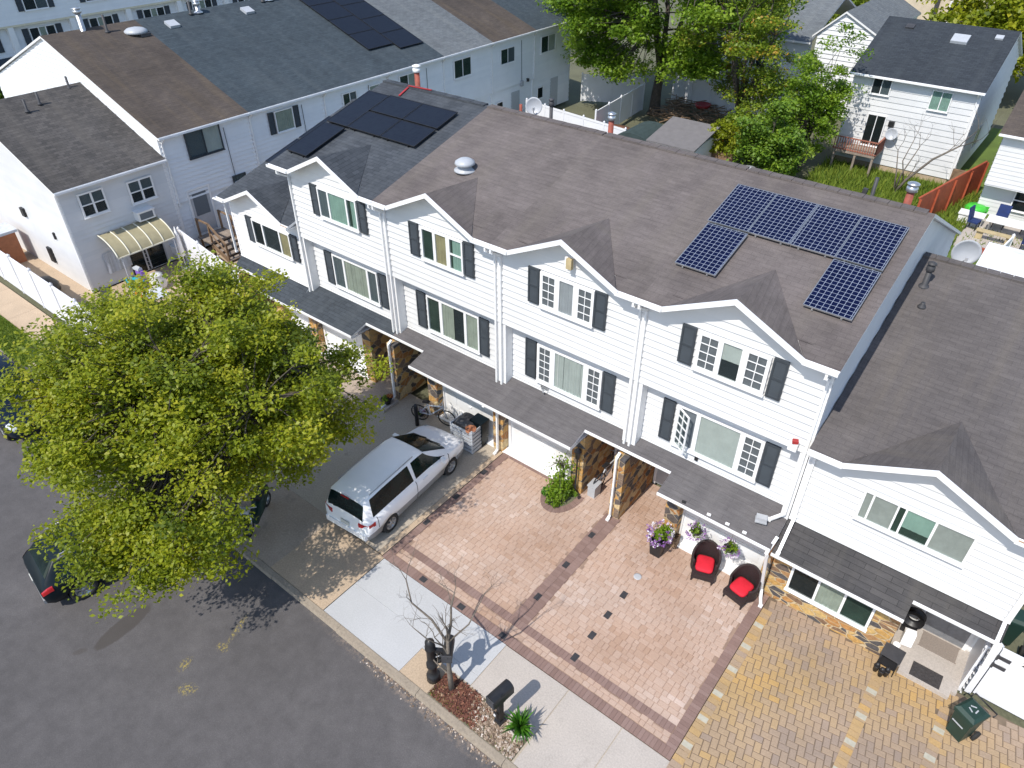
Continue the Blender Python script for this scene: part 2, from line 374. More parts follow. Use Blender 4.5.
        br.inputs['Mortar Size'].default_value = wd; br.inputs['Mortar Smooth'].default_value = 0
        L(nt, br.outputs['Color'], b.inputs['Base Color']); b.inputs['Roughness'].default_value = .3 if nm=='solar_blue' else .4; b.inputs['Specular IOR Level'].default_value = .18 if nm=='solar_blue' else .15
        M[nm] = m
    # flag-stripe free road: layered asphalt with its stain and pollen drifts
    m, nt, b = newmat('worn_asphalt'); v = coords(nt)
    big = noise(nt, v, .35, 6, .6); fine = noise(nt, v, 38, 3, .7); mid = noise(nt, v, 3.2, 5, .6)
    c = ramp(nt, big, [(.3,(.084,.078,.078)),(.55,(.099,.092,.0925)),(.75,(.117,.109,.108))])
    c = mixc(nt, 1.0, c, ramp(nt, mid, [(.25,.84),(.75,1.16)]), 'MULTIPLY')
    c = mixc(nt, 1.0, c, ramp(nt, fine, [(.25,.74),(.6,1.03),(.72,1.25),(.8,1.9)]), 'MULTIPLY')
    def blob(cx, cy, rx, ry, rot, soft=.25, rag=.5):
        mp = nt.nodes.new('ShaderNodeMapping'); mp.vector_type = 'TEXTURE'; L(nt, coords(nt), mp.inputs['Vector'])
        mp.inputs['Location'].default_value = (cx,cy,0); mp.inputs['Rotation'].default_value = (0,0,rot); mp.inputs['Scale'].default_value = (rx,ry,1)
        ln = nt.nodes.new('ShaderNodeVectorMath'); ln.operation = 'LENGTH'; L(nt, mp.outputs[0], ln.inputs[0])
        k = mth(nt,'ADD', ln.outputs['Value'], mth(nt,'MULTIPLY', mth(nt,'SUBTRACT',noise(nt, coords(nt), 5, 5, .7),.5), rag))
        return ramp(nt, k, [(1-soft,1.0),(1.0,0.0)])
    STAINS = [(-14.74,2.5,.85,.27,R(95),(.058,.05,.044),.8,.12,.35),(-14.9,1.45,.2,.1,R(60),(.05,.04,.03),.35,.3,.8)]
    for cx,cy,rx,ry,rt,cc,st,sf,rg in STAINS: c = mixc(nt, mth(nt,'MULTIPLY',blob(cx,cy,rx,ry,rt,sf,rg),st), c, cc)
    spk = ramp(nt, noise(nt, v, 17, 4, .75), [(.5,0.0),(.57,1.0)])
    for cx,cy,rx,ry,rt in ((-12.38,4.3,.5,.1,R(112)),(-12.22,3.72,.22,.16,.3),(-12.54,2.88,.24,.16,R(100)),(-11.9,2.55,.3,.18,R(30))):
        c = mixc(nt, mth(nt,'MULTIPLY', mth(nt,'MULTIPLY', blob(cx,cy,rx,ry,rt,.6,.8), spk), .8), c, (.36,.28,.06))
    sand = blob(-7.6,5.75,4.2,.28,R(-1),.8,1.0); c = mixc(nt, mth(nt,'MULTIPLY', mth(nt,'MULTIPLY',sand,ramp(nt,noise(nt,v,9,5,.7),[(.45,0.0),(.6,1.0)])),.6), c, (.36,.27,.2))
    L(nt, c, b.inputs['Base Color']); b.inputs['Roughness'].default_value = .9; bump(nt, b, fine, .4, .01); M['asphalt'] = m
setup_mats()
# ------------------------------------------------------------------ architecture helpers
def clipz(poly, z0, z1):
    def half(P, f):
        out = []
        for i in range(len(P)):
            a, b = P[i], P[(i+1)%len(P)]; fa, fb = f(a), f(b)
            if fa >= 0: out.append(a)
            if (fa >= 0) != (fb >= 0):
                t = fa/(fa-fb); out.append((a[0]+(b[0]-a[0])*t, a[1]+(b[1]-a[1])*t))
        return out
    P = half(poly, lambda p: p[1]-z0)
    return half(P, lambda p: z1-p[1]) if len(P) >= 3 else []
def wall_frame(axis):
    return {'-y': (Vector((1,0,0)), Vector((0,-1,0))), '+x': (Vector((0,1,0)), Vector((1,0,0))),
            '+y': (Vector((-1,0,0)), Vector((0,1,0))), '-x': (Vector((0,-1,0)), Vector((-1,0,0)))}[axis]
def siding(mb, axis, plane, poly, h=.2, lip=.04, mi=0):
    """lapped clapboards on a vertical wall; poly = convex (u,z) outline, u measured in world x or y"""
    U, Nn = wall_frame(axis); sg = U.x+U.y
    O = Vector((0,plane,0)) if axis[1] == 'y' else Vector((plane,0,0))
    P = [(u*sg, z) for u,z in poly]
    area = sum(P[i][0]*P[(i+1)%len(P)][1]-P[(i+1)%len(P)][0]*P[i][1] for i in range(len(P)))
    if area < 0: P = P[::-1]
    zlo = min(p[1] for p in P); zhi = max(p[1] for p in P); k = 0
    z = zlo
    while z < zhi-1e-4:
        Q = clipz(P, z, min(z+h, zhi))
        if len(Q) >= 3:
            tn = random.random()
            mb.face([O+U*u+Vector((0,0,zz))+Nn*(lip*(1-(zz-z)/h)) for u,zz in Q], mi, tn)
            us = [u for u,zz in Q if zz < z+1e-4]
            if len(us) >= 2:
                a, b = min(us), max(us)
                mb.face([O+U*a+Vector((0,0,z)), O+U*b+Vector((0,0,z)), O+U*b+Vector((0,0,z))+Nn*lip, O+U*a+Vector((0,0,z))+Nn*lip][::-1], mi, tn)
        z += h
class Wall:
    """maps (u, z, d): along the wall, up, outwards"""
    def __init__(s, axis, plane): s.U, s.N = wall_frame(axis); s.axis = axis; s.p = plane
    def pt(s, u, z, d):
        if s.axis[1] == 'y': return Vector((u, s.p+s.N.y*d, z))
        return Vector((s.p+s.N.x*d, u, z))
    def box(s, mb, u0, z0, d0, u1, z1, d1, mi=0, tint=.5):
        a = s.pt(u0,z0,d0); b = s.pt(u1,z1,d1)
        mb.box(a.x,a.y,a.z,b.x,b.y,b.z,mi,tint)
    def quad(s, mb, u0, z0, u1, z1, d, mi=0):
        P = [s.pt(u0,z0,d), s.pt(u1,z0,d), s.pt(u1,z1,d), s.pt(u0,z1,d)]
        n = (P[1]-P[0]).cross(P[2]-P[0])
        if n.dot(s.N) < 0: P = P[::-1]
        mb.face(P, mi)
def window(parent, W, secs, z0, z1, fr=.055, proud=.05, frame='trim', sill=True):
    """secs: list of (u0, u1, kind, opts); kind: 'plain','grid','slide','shade','open' ; opts: backing / curtain material"""
    f = MB(); u0 = min(min(s[0],s[1]) for s in secs)-fr; u1 = max(max(s[0],s[1]) for s in secs)+fr
    W.box(f, u0, z1, .0, u1, z1+fr, proud+.02); W.box(f, u0, z0-fr, 0, u1, z0, proud+.02)
    if sill: W.box(f, u0-.02, z0-fr-.035, 0, u1+.02, z0-fr, proud+.05)
    es = sorted(secs, key=lambda s: s[0])
    W.box(f, u0, z0, 0, es[0][0], z1, proud+.018); W.box(f, es[-1][1], z0, 0, u1, z1, proud+.018)
    for a,b in zip(es, es[1:]): W.box(f, a[1], z0, 0, b[0], z1, proud+.016)
    wo = f.build('window', MAT[frame], parent)
    for s in es:
        a, b, kind = s[0], s[1], s[2]; op = s[3] if len(s) > 3 else {}
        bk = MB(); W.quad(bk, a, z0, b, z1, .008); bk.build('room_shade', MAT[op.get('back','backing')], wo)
        if op.get('cur'):
            c = MB(); lo = op.get('from',0); hi = op.get('to',1); ua = a+(b-a)*lo; ub = a+(b-a)*hi; zc = z0+(z1-z0)*op.get('bottom',0)
            n = max(6, int((ub-ua)/.035)); pr = []
            fold = op.get('fold', .012)
            for i in range(n+1):
                u = ua+(ub-ua)*i/n; d = .024+fold*math.sin(i*1.9+ua*7)+fold*.4*math.sin(i*.7)
                pr.append((u,d))
            for (ua_,da),(ub_,db) in zip(pr,pr[1:]):
                P = [W.pt(ua_,zc,da),W.pt(ub_,zc,db),W.pt(ub_,z1,db),W.pt(ua_,z1,da)]
                if (P[1]-P[0]).cross(P[2]-P[0]).dot(W.N) < 0: P = P[::-1]
                c.face(P)
            c.build('curtain', MAT[op['cur']], wo)
        if kind != 'open':
            g = MB(); W.quad(g, a, z0, b, z1, .042); g.build('pane', MAT[op.get('glass','glass')], wo)
        if kind == 'grid':
            m = MB(); t = .0095; nr = op.get('rows',4); um = (a+b)/2
            W.box(m, a, z0, .03, a+.03, z1, .062); W.box(m, b-.03, z0, .03, b, z1, .062); W.box(m, a+.03, z0, .03, b-.03, z0+.03, .06); W.box(m, a+.03, z1-.03, .03, b-.03, z1, .06)
            W.box(m, um-t, z0+.03, .036, um+t, z1-.03, .056)
            for i in range(1,nr):
                zz = z0+(z1-z0)*i/nr; W.box(m, a+.03, zz-t, .036, um-t, zz+t, .055); W.box(m, um+t, zz-t, .036, b-.03, zz+t, .055)
            m.build('grille', MAT['trim'], wo)
        if kind == 'slide':
            m = MB(); um = a+(b-a)*op.get('split',.5); W.box(m, um-.022, z0, .03, um+.022, z1, .06); m.build('meeting_rail', MAT[frame], wo)
        if kind == 'hung':
            m = MB(); zm = (z0+z1)/2; W.box(m, a, zm-.025, .03, b, zm+.025, .06); m.build('meeting_rail', MAT[frame], wo)
        if kind == 'open':   # casement sash swung outwards, hinged on its left edge
            m = MB(); g = MB(); w = b-a; an = R(32)
            def q(t, z, e): # t along the sash, e thickness
                return Vector((a+t*math.cos(an)+e*math.sin(an)*-1, W.p-.05-t*math.sin(an)-e*math.cos(an), z))
            def sb(t0,za,t1,zb):
                P = [q(t0,za,-.015),q(t1,za,-.015),q(t1,zb,-.015),q(t0,zb,-.015)]; Q = [q(t0,za,.015),q(t1,za,.015),q(t1,zb,.015),q(t0,zb,.015)]
                m.face(P[::-1]); m.face(Q)
                for i in range(4): j=(i+1)%4; m.face([P[i],P[j],Q[j],Q[i]])
            sb(0,z0,.045,z1); sb(w-.045,z0,w,z1); sb(.045,z0,w-.045,z0+.045); sb(.045,z1-.045,w-.045,z1); sb(w/2-.013,z0+.045,w/2+.013,z1-.045)
            for i in range(1,5):
                zz = z0+(z1-z0)*i/5; sb(.045,zz-.012,w/2-.013,zz+.012); sb(w/2+.013,zz-.012,w-.045,zz+.012)
            sash = m.build('casement_sash', MAT['trim'], wo)
            g.face([q(.045,z0+.045,0),q(w-.045,z0+.045,0),q(w-.045,z1-.045,0),q(.045,z1-.045,0)]); g.build('pane', MAT['glass'], wo)
    return wo
def shutter(parent, W, u0, u1, z0, z1, mat='shutter'):
    m = MB(); W.box(m, u0, z0, .0, u0+.05, z1, .055); W.box(m, u1-.05, z0, 0, u1, z1, .055)
    zm = (z0+z1)/2
    for a,b in ((z0,z0+.06),(zm-.03,zm+.03),(z1-.06,z1)): W.box(m, u0+.05, a, 0, u1-.05, b, .053)
    for a,b in ((z0+.06,zm-.03),(zm+.03,z1-.06)):
        n = int((b-a)/.055)
        for i in range(n):
            za = a+(b-a)*i/n; zb = a+(b-a)*(i+1)/n
            P = [W.pt(u0+.05,za,.044),W.pt(u1-.05,za,.044),W.pt(u1-.05,zb,.026),W.pt(u0+.05,zb,.026)]
            if (P[1]-P[0]).cross(P[2]-P[0]).dot(W.N) < 0: P = P[::-1]
            m.face(P)
    return m.build('shutter', MAT[mat], parent)
def slab(mb, P, t, top=0, side=1):
    """sloped roof sheet: P counter-clockwise from above, thickness t downwards"""
    P = [Vector(p) for p in P]; B = [p-Vector((0,0,t)) for p in P]
    mb.face(P, top); mb.face(B[::-1], side)
    for i in range(len(P)):
        j = (i+1)%len(P); mb.face([P[i],B[i],B[j],P[j]], side)
def gutter(parent, x0, x1, y, z, name='gutter', axis='x', litter=False):
    m = MB(); t = .012; w = .105; h = .085
    def bx(a0,b0,z0,a1,b1,z1,mi=0):
        if axis == 'x': m.box(a0,b0,z0,a1,b1,z1,mi)
        else: m.box(-b1,a0,z0,-b0,a1,z1,mi)
    bx(x0,y-w,z-h,x1,y-w+t,z); bx(x0,y-w+t,z-h,x1,y,z-h+t); bx(x0,y-t,z-h+t,x1,y,z)
    bx(x0,y-w+t,z-h+t,x0+t,y-t,z-.004); bx(x1-t,y-w+t,z-h+t,x1,y-t,z-.004)
    bx(x0+t,y-w+t,z-h+t,x1-t,y-t,z-h+.05 if litter else z-h+t+.004,1)
    return m.build(name, [MAT['gutter'], MAT['rustgutter' if litter else 'gutter']], parent)
def downspout(parent, pts, w=.075, name='downspout'):
    m = MB()
    for a,b in zip(pts,pts[1:]): m.beam(a,b,w,w*.75)
    m.cbox(pts[-1],(w*1.3,w*1.2,.06)); return m.build(name, MAT['gutter'], parent)
def vent_pipe(parent, c, h, r=.05, mat='pipe_dark', cap=False, capmat='metal', name='vent_pipe'):
    m = MB(); x,y,z = c
    m.lathe(c,[(r*2.2,-.02),(r*1.9,.02),(r,.08),(r,h),(r*.8,h)],12)
    o = m.build(name, MAT[mat], parent)
    if cap:
        k = MB(); k.lathe((x,y,z+h),[(r*1.05,-.02),(r*1.45,.0),(r*1.5,.11),(r*1.2,.13),(r*1.2,.16),(r*1.6,.18),(r*1.6,.21),(r*.5,.25)],14)
        k.build('flue_cap', MAT[capmat], o)
    return o
def solar_panel(label, P0, du, dv, w, h, mat, group, nrm):
    """one module: P0 lower-left corner on the roof, du/dv unit vectors"""
    n = Vector(nrm); P0 = Vector(P0)+n*.10; du = Vector(du); dv = Vector(dv)
    t = thing('solar_panel', label, 'solar panel', tuple(P0), 0, group)
    g = MB(); f = MB(); e = .018
    A = lambda u,v,d: P0+du*u+dv*v+n*d
    def bx(u0,v0,d0,u1,v1,d1,mb):
        C = [A(u,v,d) for d in (d0,d1) for u,v in ((u0,v0),(u1,v0),(u1,v1),(u0,v1))]
        for q in ((0,3,2,1),(4,5,6,7),(0,1,5,4),(1,2,6,5),(2,3,7,6),(3,0,4,7)): mb.face([C[i] for i in q])
    bx(0,0,-.02,e,h,.02,f); bx(w-e,0,-.02,w,h,.02,f); bx(e,0,-.02,w-e,e,.019,f); bx(e,h-e,-.02,w-e,h,.019,f)
    f.build('panel_frame', MAT['metal' if mat=='solar_blue' else 'black'], t)
    bx(e,e,-.01,w-e,h-e,.012,g); g.build('cell_glass', MAT[mat], t)
    r = MB()
    for u in (.2*w,.8*w): bx(u-.02,-.01,-.085,u+.02,h,-.03,r)
    r.build('mounting_rail', MAT['metal' if mat=='solar_blue' else 'black'], t)
    return t
def dish(label, c, aim, r=.4, mast=.5, group=None, mastdir=(0,0,-1), lnb=True):
    t = thing('satellite_dish', label, 'satellite dish', c, 0, group); C = Vector(c)
    a = Vector(aim).normalized(); M = a.to_track_quat('Z','Y').to_matrix().to_4x4()
    m = MB(); prof = [(.001,-.0)]+[(r*i/6, .16*r*(i/6)**2*2) for i in range(1,7)]+[(r*1.01,.16*r*2-.015)]+[(r*i/6, .16*r*(i/6)**2*2-.02) for i in range(6,0,-1)]+[(.001,-.02)]
    m.lathe(C, prof, 22, M=M, caps=False); m.build('reflector', MAT['dish'], t)
    k = MB(); k.tube([C-a*.02, C-a*.12, C-a*.12+Vector(mastdir)*mast], .025, 8); k.build('mast', MAT['metal'], t)
    if lnb:
        dn = M.to_3x3() @ Vector((0,-1,0)); l = MB(); e = C+a*r*.95+dn*r*.25
        l.tube([C+dn*r*.9, e], .015, 6); l.cbox(e,(.07,.07,.1)); l.build('feed_arm', MAT['silver'], t)
    return t
def text_mesh(s, size, name, mat, parent, M, depth=.004):
    cu = bpy.data.curves.new(name, 'FONT'); cu.body = s; cu.size = size; cu.extrude = depth; cu.align_x = 'CENTER'; cu.align_y = 'CENTER'
    tmp = bpy.data.objects.new('tmp_text', cu); COL.objects.link(tmp)
    dg = bpy.context.evaluated_depsgraph_get(); me = bpy.data.meshes.new_from_object(tmp.evaluated_get(dg))
    bpy.data.objects.remove(tmp); me.name = name; me.materials.clear(); me.materials.append(mat)
    me.transform(M); o = bpy.data.objects.new(name, me); COL.objects.link(o)
    if parent is not None: o.parent = parent
    return o
# ------------------------------------------------------------------ ground, road, paving
def flat(name, pts, z, mat, thick=.1):
    m = MB(); P = [Vector((x,y,z)) for x,y in pts]
    slab(m, P, thick, 0, 0); return struct(m.build(name, mat))
RZ = -.11
m = MB(); m.face([(-260,-60,-.16),(160,-60,-.16),(160,330,-.16),(-260,330,-.16)]); struct(m.build('ground', MAT['earth']))
m = MB(); m.face([(-120,-30,RZ),(40,-30,RZ),(40,5.85,RZ),(-120,5.85,RZ)]); struct(m.build('road', MAT['asphalt']))
# kerb in cast lengths, a little uneven
m = MB(); x = -60
while x < 10:
    w = random.uniform(2.2,2.9); d = random.uniform(-.02,.02); z = .008+random.uniform(-.006,.006)
    m.face([(x+.008,5.81+d,z-.02),(x+w,5.81+d,z-.02),(x+w,5.96,z),(x+.008,5.96,z)])
    m.face([(x+.008,5.77+d,RZ-.01),(x+w,5.77+d,RZ-.01),(x+w,5.81+d,z-.02),(x+.008,5.81+d,z-.02)])
    m.face([(x+w,5.77+d,RZ),(x+w,5.96,RZ),(x+w,5.96,z),(x+w,5.81+d,z-.02)]); m.face([(x+.008,5.96,RZ),(x+.008,5.77+d,RZ),(x+.008,5.81+d,z-.02),(x+.008,5.96,z)])
    x += w
struct(m.build('kerb', MAT['kerb']))
# broken gutter edge where asphalt meets the kerb
m = MB()
for i in range(300):
    x = random.uniform(-9.2,-3.6); y = 5.77-abs(random.gauss(0,.09)); s = random.uniform(.01,.03)
    m.cbox((x,y,RZ+s*.25),(s*1.6,s,s*.7),random.random()*3,0,random.random())
stuff(m.build('kerb_rubble', MAT['gravel']), 'loose pink and tan rubble along the kerb beside the mulch bed', 'rubble')
# concrete slabs along the front
def slabs(name, rects, z, mat, gap=.004):
    m = MB()
    for x0,y0,x1,y1 in rects: m.box(x0+gap/2,y0+gap/2,z-.1,x1-gap/2,y1-gap/2,z+random.uniform(-.003,.003))
    return struct(m.build(name, mat))
slabs('sidewalk', [(x,7.1,x+1.35,8.3) for x in [-50+1.35*i for i in range(16)]], 0, MAT['concrete_tan'])
slabs('parking_apron', [(-28.4,5.97,-23.2,8.2),(-23.2,5.97,-18.2,8.2),(-18.2,5.97,-13.25,8.2)], 0, MAT['concrete_dark'])
slabs('tan_apron', [(-13.25,5.97,-11.02,8.17)], .002, MAT['concrete_tan'])
slabs('pale_apron', [(-11.0,5.97,-8.22,7.06),(-11.0,7.06,-6.62,8.14),(-8.22,6.78,-6.62,7.06)], .004, MAT['concrete_new'])
slabs('beige_sidewalk', [(-6.6,6.75,-4.72,8.13),(-4.7,5.97,-3.25,8.13),(-3.23,5.97,-2.0,8.13)], .002, MAT['concrete_beige'])
slabs('neighbour_drive', [(-16.0,8.2,-13.6,13.95),(-13.6,8.2,-11.32,13.95)], -.002, MAT['concrete'])
slabs('shaded_drive', [(-20.6,8.2,-16.02,15.4),(-25.2,8.2,-20.62,15.0)], -.004, MAT['concrete_dark'])
slabs('side_yard', [(-31.7,8.7,-25.2,20.0),(-44,8.7,-31.7,10.45)], -.006, MAT['concrete_tan'])
flat('edging_strip', [(-11.31,8.2),(-11.13,8.2),(-11.13,13.6),(-11.31,13.6)], .004, MAT['concrete_tan'])
# brick patch beside the mulch bed
def pave(name, x0, y0, x1, y1, bw, bh, mat, bed, pattern='run', rot=0, hole=None, jit=.004, z=.0, keep=None, gap=.010):
    m = MB(); m.box(x0,y0,z-.1,x1,y1,z-.012,1)
    def put(cx, cy, w, h, a=0, t=None):
        if hole and hole(cx,cy): return
        if keep and not keep(cx,cy): return
        if cx-w/2 < x0-.0 or cx+w/2 > x1+.0 or cy-h/2 < y0 or cy+h/2 > y1: 
            if a == 0:
                ax0=max(x0,cx-w/2); ax1=min(x1,cx+w/2); ay0=max(y0,cy-h/2); ay1=min(y1,cy+h/2)
                if ax1-ax0 < .03 or ay1-ay0 < .03: return
                cx=(ax0+ax1)/2; cy=(ay0+ay1)/2; w=ax1-ax0; h=ay1-ay0
            elif cx < x0 or cx > x1 or cy < y0 or cy > y1: return
        w -= gap; h -= gap; zz = z+random.uniform(-.003,.003); c, s_ = math.cos(a), math.sin(a)
        ch = .008
        Q = []
        for dx,dy in ((-w/2,-h/2),(w/2,-h/2),(w/2,h/2),(-w/2,h/2)): Q.append((cx+dx*c-dy*s_, cy+dx*s_+dy*c))
        I = []
        for dx,dy in ((-w/2+ch,-h/2+ch),(w/2-ch,-h/2+ch),(w/2-ch,h/2-ch),(-w/2+ch,h/2-ch)): I.append((cx+dx*c-dy*s_, cy+dx*s_+dy*c))
        tn = random.random() if t is None else t
        m.face([(p[0],p[1],zz) for p in I], 0, tn)
        for i in range(4):
            j=(i+1)%4; m.face([(Q[i][0],Q[i][1],z-.012),(Q[j][0],Q[j][1],z-.012),(I[j][0],I[j][1],zz),(I[i][0],I[i][1],zz)],0,tn)
    if pattern == 'run':
        y = y0; r = 0
        while y < y1:
            x = x0-random.uniform(0,bw)
            while x < x1: put(x+bw/2, y+bh/2, bw, bh); x += bw
            y += bh; r += 1
    elif pattern == 'ashlar':   # rows of two heights, stones of three lengths, patches of tone
        y = y0
        while y < y1:
            h = random.choice((bh,bh,bh*1.45)); x = x0-random.uniform(0,bw)
            while x < x1:
                w = random.choice((bw*.72,bw,bw,bw*1.4))
                t = .5+.36*math.sin(x*1.3+1.7*math.sin(y*.9))*math.cos(y*1.1+x*.35)+random.gauss(0,.15)
                if h > bh and random.random() < .3:
                    put(x+w/2, y+h/4, w, h/2, 0, min(1,max(0,t))); put(x+w/2, y+3*h/4, w, h/2, 0, min(1,max(0,t+.2)))
                else: put(x+w/2, y+h/2, w, h, 0, min(1,max(0,t)))
                x += w
            y += h
    elif pattern == 'herring':
        W = bw; H = bh; n = int(max(x1-x0,y1-y0)/H)+12; cx0=(x0+x1)/2; cy0=(y0+y1)/2
        c, s_ = math.cos(rot), math.sin(rot)
        for i in range(-n,n):
            for j in range(-n,n):
                ox = (i*H + j*(W)) ; oy = (i*H - j*W)
                if abs(ox)>n*H or abs(oy)>n*H: continue
                for (px,py,w,h) in ((ox+W/2,oy+H/2,W,H),(ox+H/2,oy+H+W/2,H,W)):
                    X = cx0+px*c-py*s_; Y = cy0+px*s_+py*c
                    if X < x0+.1 or X > x1-.1 or Y < y0+.1 or Y > y1-.1: continue
                    t = .47+.42*math.sin(X*1.1+.8+1.3*math.sin(Y*.8+1))*math.cos(Y*.95-.6)+random.gauss(0,.13)
                    put(X, Y, w, h, rot, min(1,max(0,t)))
    return m
slabs('tan_patch', [(-8.21,5.98,-7.29,6.77)], .004, MAT['concrete_tan'])
m = MB(); m.box(-11.0,5.97,-.1,-2.0,8.14,-.012); struct(m.build('apron_base', MAT['concrete']))
weed = MB()
for i in range(420):
    x = random.choice((random.uniform(-7.25,-6.6),random.uniform(-7.25,-4.8))); y = random.choice((random.uniform(6.0,6.15),random.uniform(6.0,6.7))); hh = random.uniform(.02,.07); a = random.random()*6.28
    weed.face([(x-.008,y,0),(x+.008,y,0),(x+hh*.5*math.cos(a),y+hh*.5*math.sin(a),hh+.02)],0,min(1,max(0,random.gauss(.5,.25))))
stuff(weed.build('weeds', MAT['grass']), 'sparse green weeds sprouting through the bark mulch', 'weeds')
# pink driveway with dark bands
isl = lambda x,y: (((x+8.5)/.45)**2+((y-13.35)/.76)**2) < 1
dark = MB(); blk = MB()
def band(x0,y0,x1,y1,n,along,accents=()):
    L_ = (x1-x0) if along=='x' else (y1-y0); k = max(1,round(L_/.105))
    for c in range(n):
        for i in range(k):
            if along=='x': a0=x0+L_*i/k; a1=x0+L_*(i+1)/k; b0=y0+(y1-y0)*c/n; b1=y0+(y1-y0)*(c+1)/n
            else: b0=y0+L_*i/k; b1=y0+L_*(i+1)/k; a0=x0+(x1-x0)*c/n; a1=x0+(x1-x0)*(c+1)/n
            dark.box(a0+.0025,b0+.0025,-.06,a1-.0025,b1-.0025,.011+random.uniform(-.0015,.0015),0,random.random())
m = pave('', -11.1,8.16,-2.04,15.4,.185,.14,0,0,'ashlar',z=0,gap=.006,hole=lambda x,y: isl(x,y) or (y>13.62 and not (-7.95<x<-5.4)) or x<-10.86 and y<13.62 or x>-2.29 or (-7.05<x<-6.56 and 8.9<y<13.5) or 8.16<y<8.42 or 8.7<y<8.93)
struct(m.build('driveway', [MAT['paver_pink'],MAT['paver_bed']]))
band(-11.1,8.15,-2.04,8.41,1,'x'); band(-10.85,8.7,-2.3,8.93,1,'x')
band(-11.1,8.41,-10.86,13.5,1,'y'); band(-2.29,8.41,-2.04,13.55,1,'y'); band(-7.04,8.93,-6.56,13.45,2,'y')
band(-11.1,13.5,-9.1,13.6,1,'x'); band(-7.0,13.2,-5.6,13.42,1,'x') if False else None
for i in range(46):     # ring of the island bed
    a = R(-8)+R(196)*i/45+math.pi; 
    b = a+R(196)/45*.93; q = lambda t,kx,ky,z: (-8.5+kx*math.cos(t),13.35+ky*math.sin(t),z); tn = random.random()
    dark.face([q(a,.40,.70,.013),q(a,.62,.93,.013),q(b,.62,.93,.013),q(b,.40,.70,.013)],0,tn); dark.face([q(a,.62,.93,.013),q(a,.62,.93,-.03),q(b,.62,.93,-.03),q(b,.62,.93,.013)],0,tn)
struct(dark.build('driveway_border', MAT['paver_dark']))
for x,y in ((-6.91,12.45),(-6.88,11.11),(-6.86,9.78),(-11.02,12.5),(-11.0,11.16),(-11.0,9.85),(-5.1,11.25),(-5.1,10.46),(-5.09,9.7),(-5.08,8.92),(-9.64,8.3),(-8.25,8.28),(-6.85,8.29)):
    blk.box(x-.075,y-.11,-.05,x+.075,y+.11,.015) if not 8.2<y<8.35 else blk.box(x-.1,y-.08,-.05,x+.1,y+.08,.015)
struct(blk.build('black_pavers', MAT['paver_black']))
m = MB(); m.lathe((-5.12,12.0,0),[(.11,-.02),(.11,.012),(.08,.012)],14); tag(m.build('drain_cap', MAT['silver']), 'small round grey drain cap set in the pink pavers', 'drain cap')
# golden driveway
def ghole(x,y): return (x<-1.9) or (.87<x<.98 and y<13.3) or (2.36<x<2.47 and y<13.3) or (1.2<x<2.4 and y>13.6)
m = pave('', -2.03,6.0,7.5,13.78,.25,.155,0,0,'herring',R(10),hole=ghole,z=0,gap=.013)
gold_bands = [(-2.03,-1.77),(.80,1.05),(2.29,2.54)]
for a,b in gold_bands:
    k = int((13.3-6.05)/.155)
    for i in range(k):
        y = 6.05+i*.155; m.box(a+.005,y+.005,-.06,b-.005,y+.150,.008+random.uniform(-.002,.002),0,min(1,max(0,random.gauss(.6,.25))))
struct(m.build('golden_driveway', [MAT['paver_gold'],MAT['gold_bed']]))
w = MB()
for x,ys in ((-1.9,(12.59,11.82,11.03,10.23,9.46,8.69)),(.925,(12.54,11.77,11.0,10.2)),(2.41,(12.52,11.74,10.95))):
    for y in ys: w.box(x-.115,y-.07,-.05,x+.115,y+.07,.013)
struct(w.build('pale_pavers', MAT['paver_white']))
# bed by the kerb: mulch on the left, gravel on the right
m = MB(); m.box(-7.28,5.98,-.08,-4.75,6.73,-.01); struct(m.build('bed_soil', MAT['earth']))
mu = MB(); gr = MB()
for i in range(2600):
    x = random.uniform(-7.26,-4.78); y = random.uniform(6.0,6.71); s = random.uniform(.02,.055)
    right = (x+6.05+ (y-6.35)*.6+random.gauss(0,.14)) > 0
    if right: gr.cbox((x,y,random.uniform(-.005,.02)),(s*1.3,s,s*.7),random.random()*3,0,random.random(),random.gauss(0,.4),random.gauss(0,.4))
    else: mu.cbox((x,y,random.uniform(0,.035)),(s*2.2,s*.7,s*.35),random.random()*3,0,min(1,abs(random.gauss(.4,.3))),random.gauss(0,.5),random.gauss(0,.5))
stuff(mu.build('bark_mulch', MAT['mulch']), 'rust red bark mulch round the bare sapling', 'mulch')
stuff(gr.build('gravel_chips', MAT['gravel']), 'pale gravel chips around the black mailbox post', 'gravel')
# lawns
flat('lawn', [(-60,5.97),(-28.45,5.97),(-28.45,7.08),(-60,7.08)], 0, MAT['lawn'])
flat('back_lawn', [(-12,26),(8,26),(8,43),(5,60),(-12,60)], -.01, MAT['lawn'])
def blades(name, x0,y0,x1,y1, n, hmax, label, mask=None, z=0):
    m = MB()
    for i in range(n):
        x = random.uniform(x0,x1); y = random.uniform(y0,y1)
        if mask and not mask(x,y): continue
        h = random.uniform(.4,1)*hmax; a = random.random()*6.28; w = .012+h*.06
        dx, dy = math.cos(a)*w, math.sin(a)*w; lx, ly = random.gauss(0,.35)*h, random.gauss(0,.35)*h
        m.face([(x-dx,y-dy,z),(x+dx,y+dy,z),(x+lx,y+ly,z+h)],0,min(1,max(0,random.gauss(.5,.25))))
    return stuff(m.build(name, MAT['grass']), label, 'grass')
blades('grass_strip', -36,6.0,-28.5,7.06, 9000, .12, 'bright green verge grass along the far left pavement')
blades('tall_grass', -12,34,-3.2,46.6, 16000, .5, 'tall unmown yellow green grass behind the row of houses')
blades('side_grass', -3.0,30,3,42, 2500, .2, 'short grass patch beside the white tent')
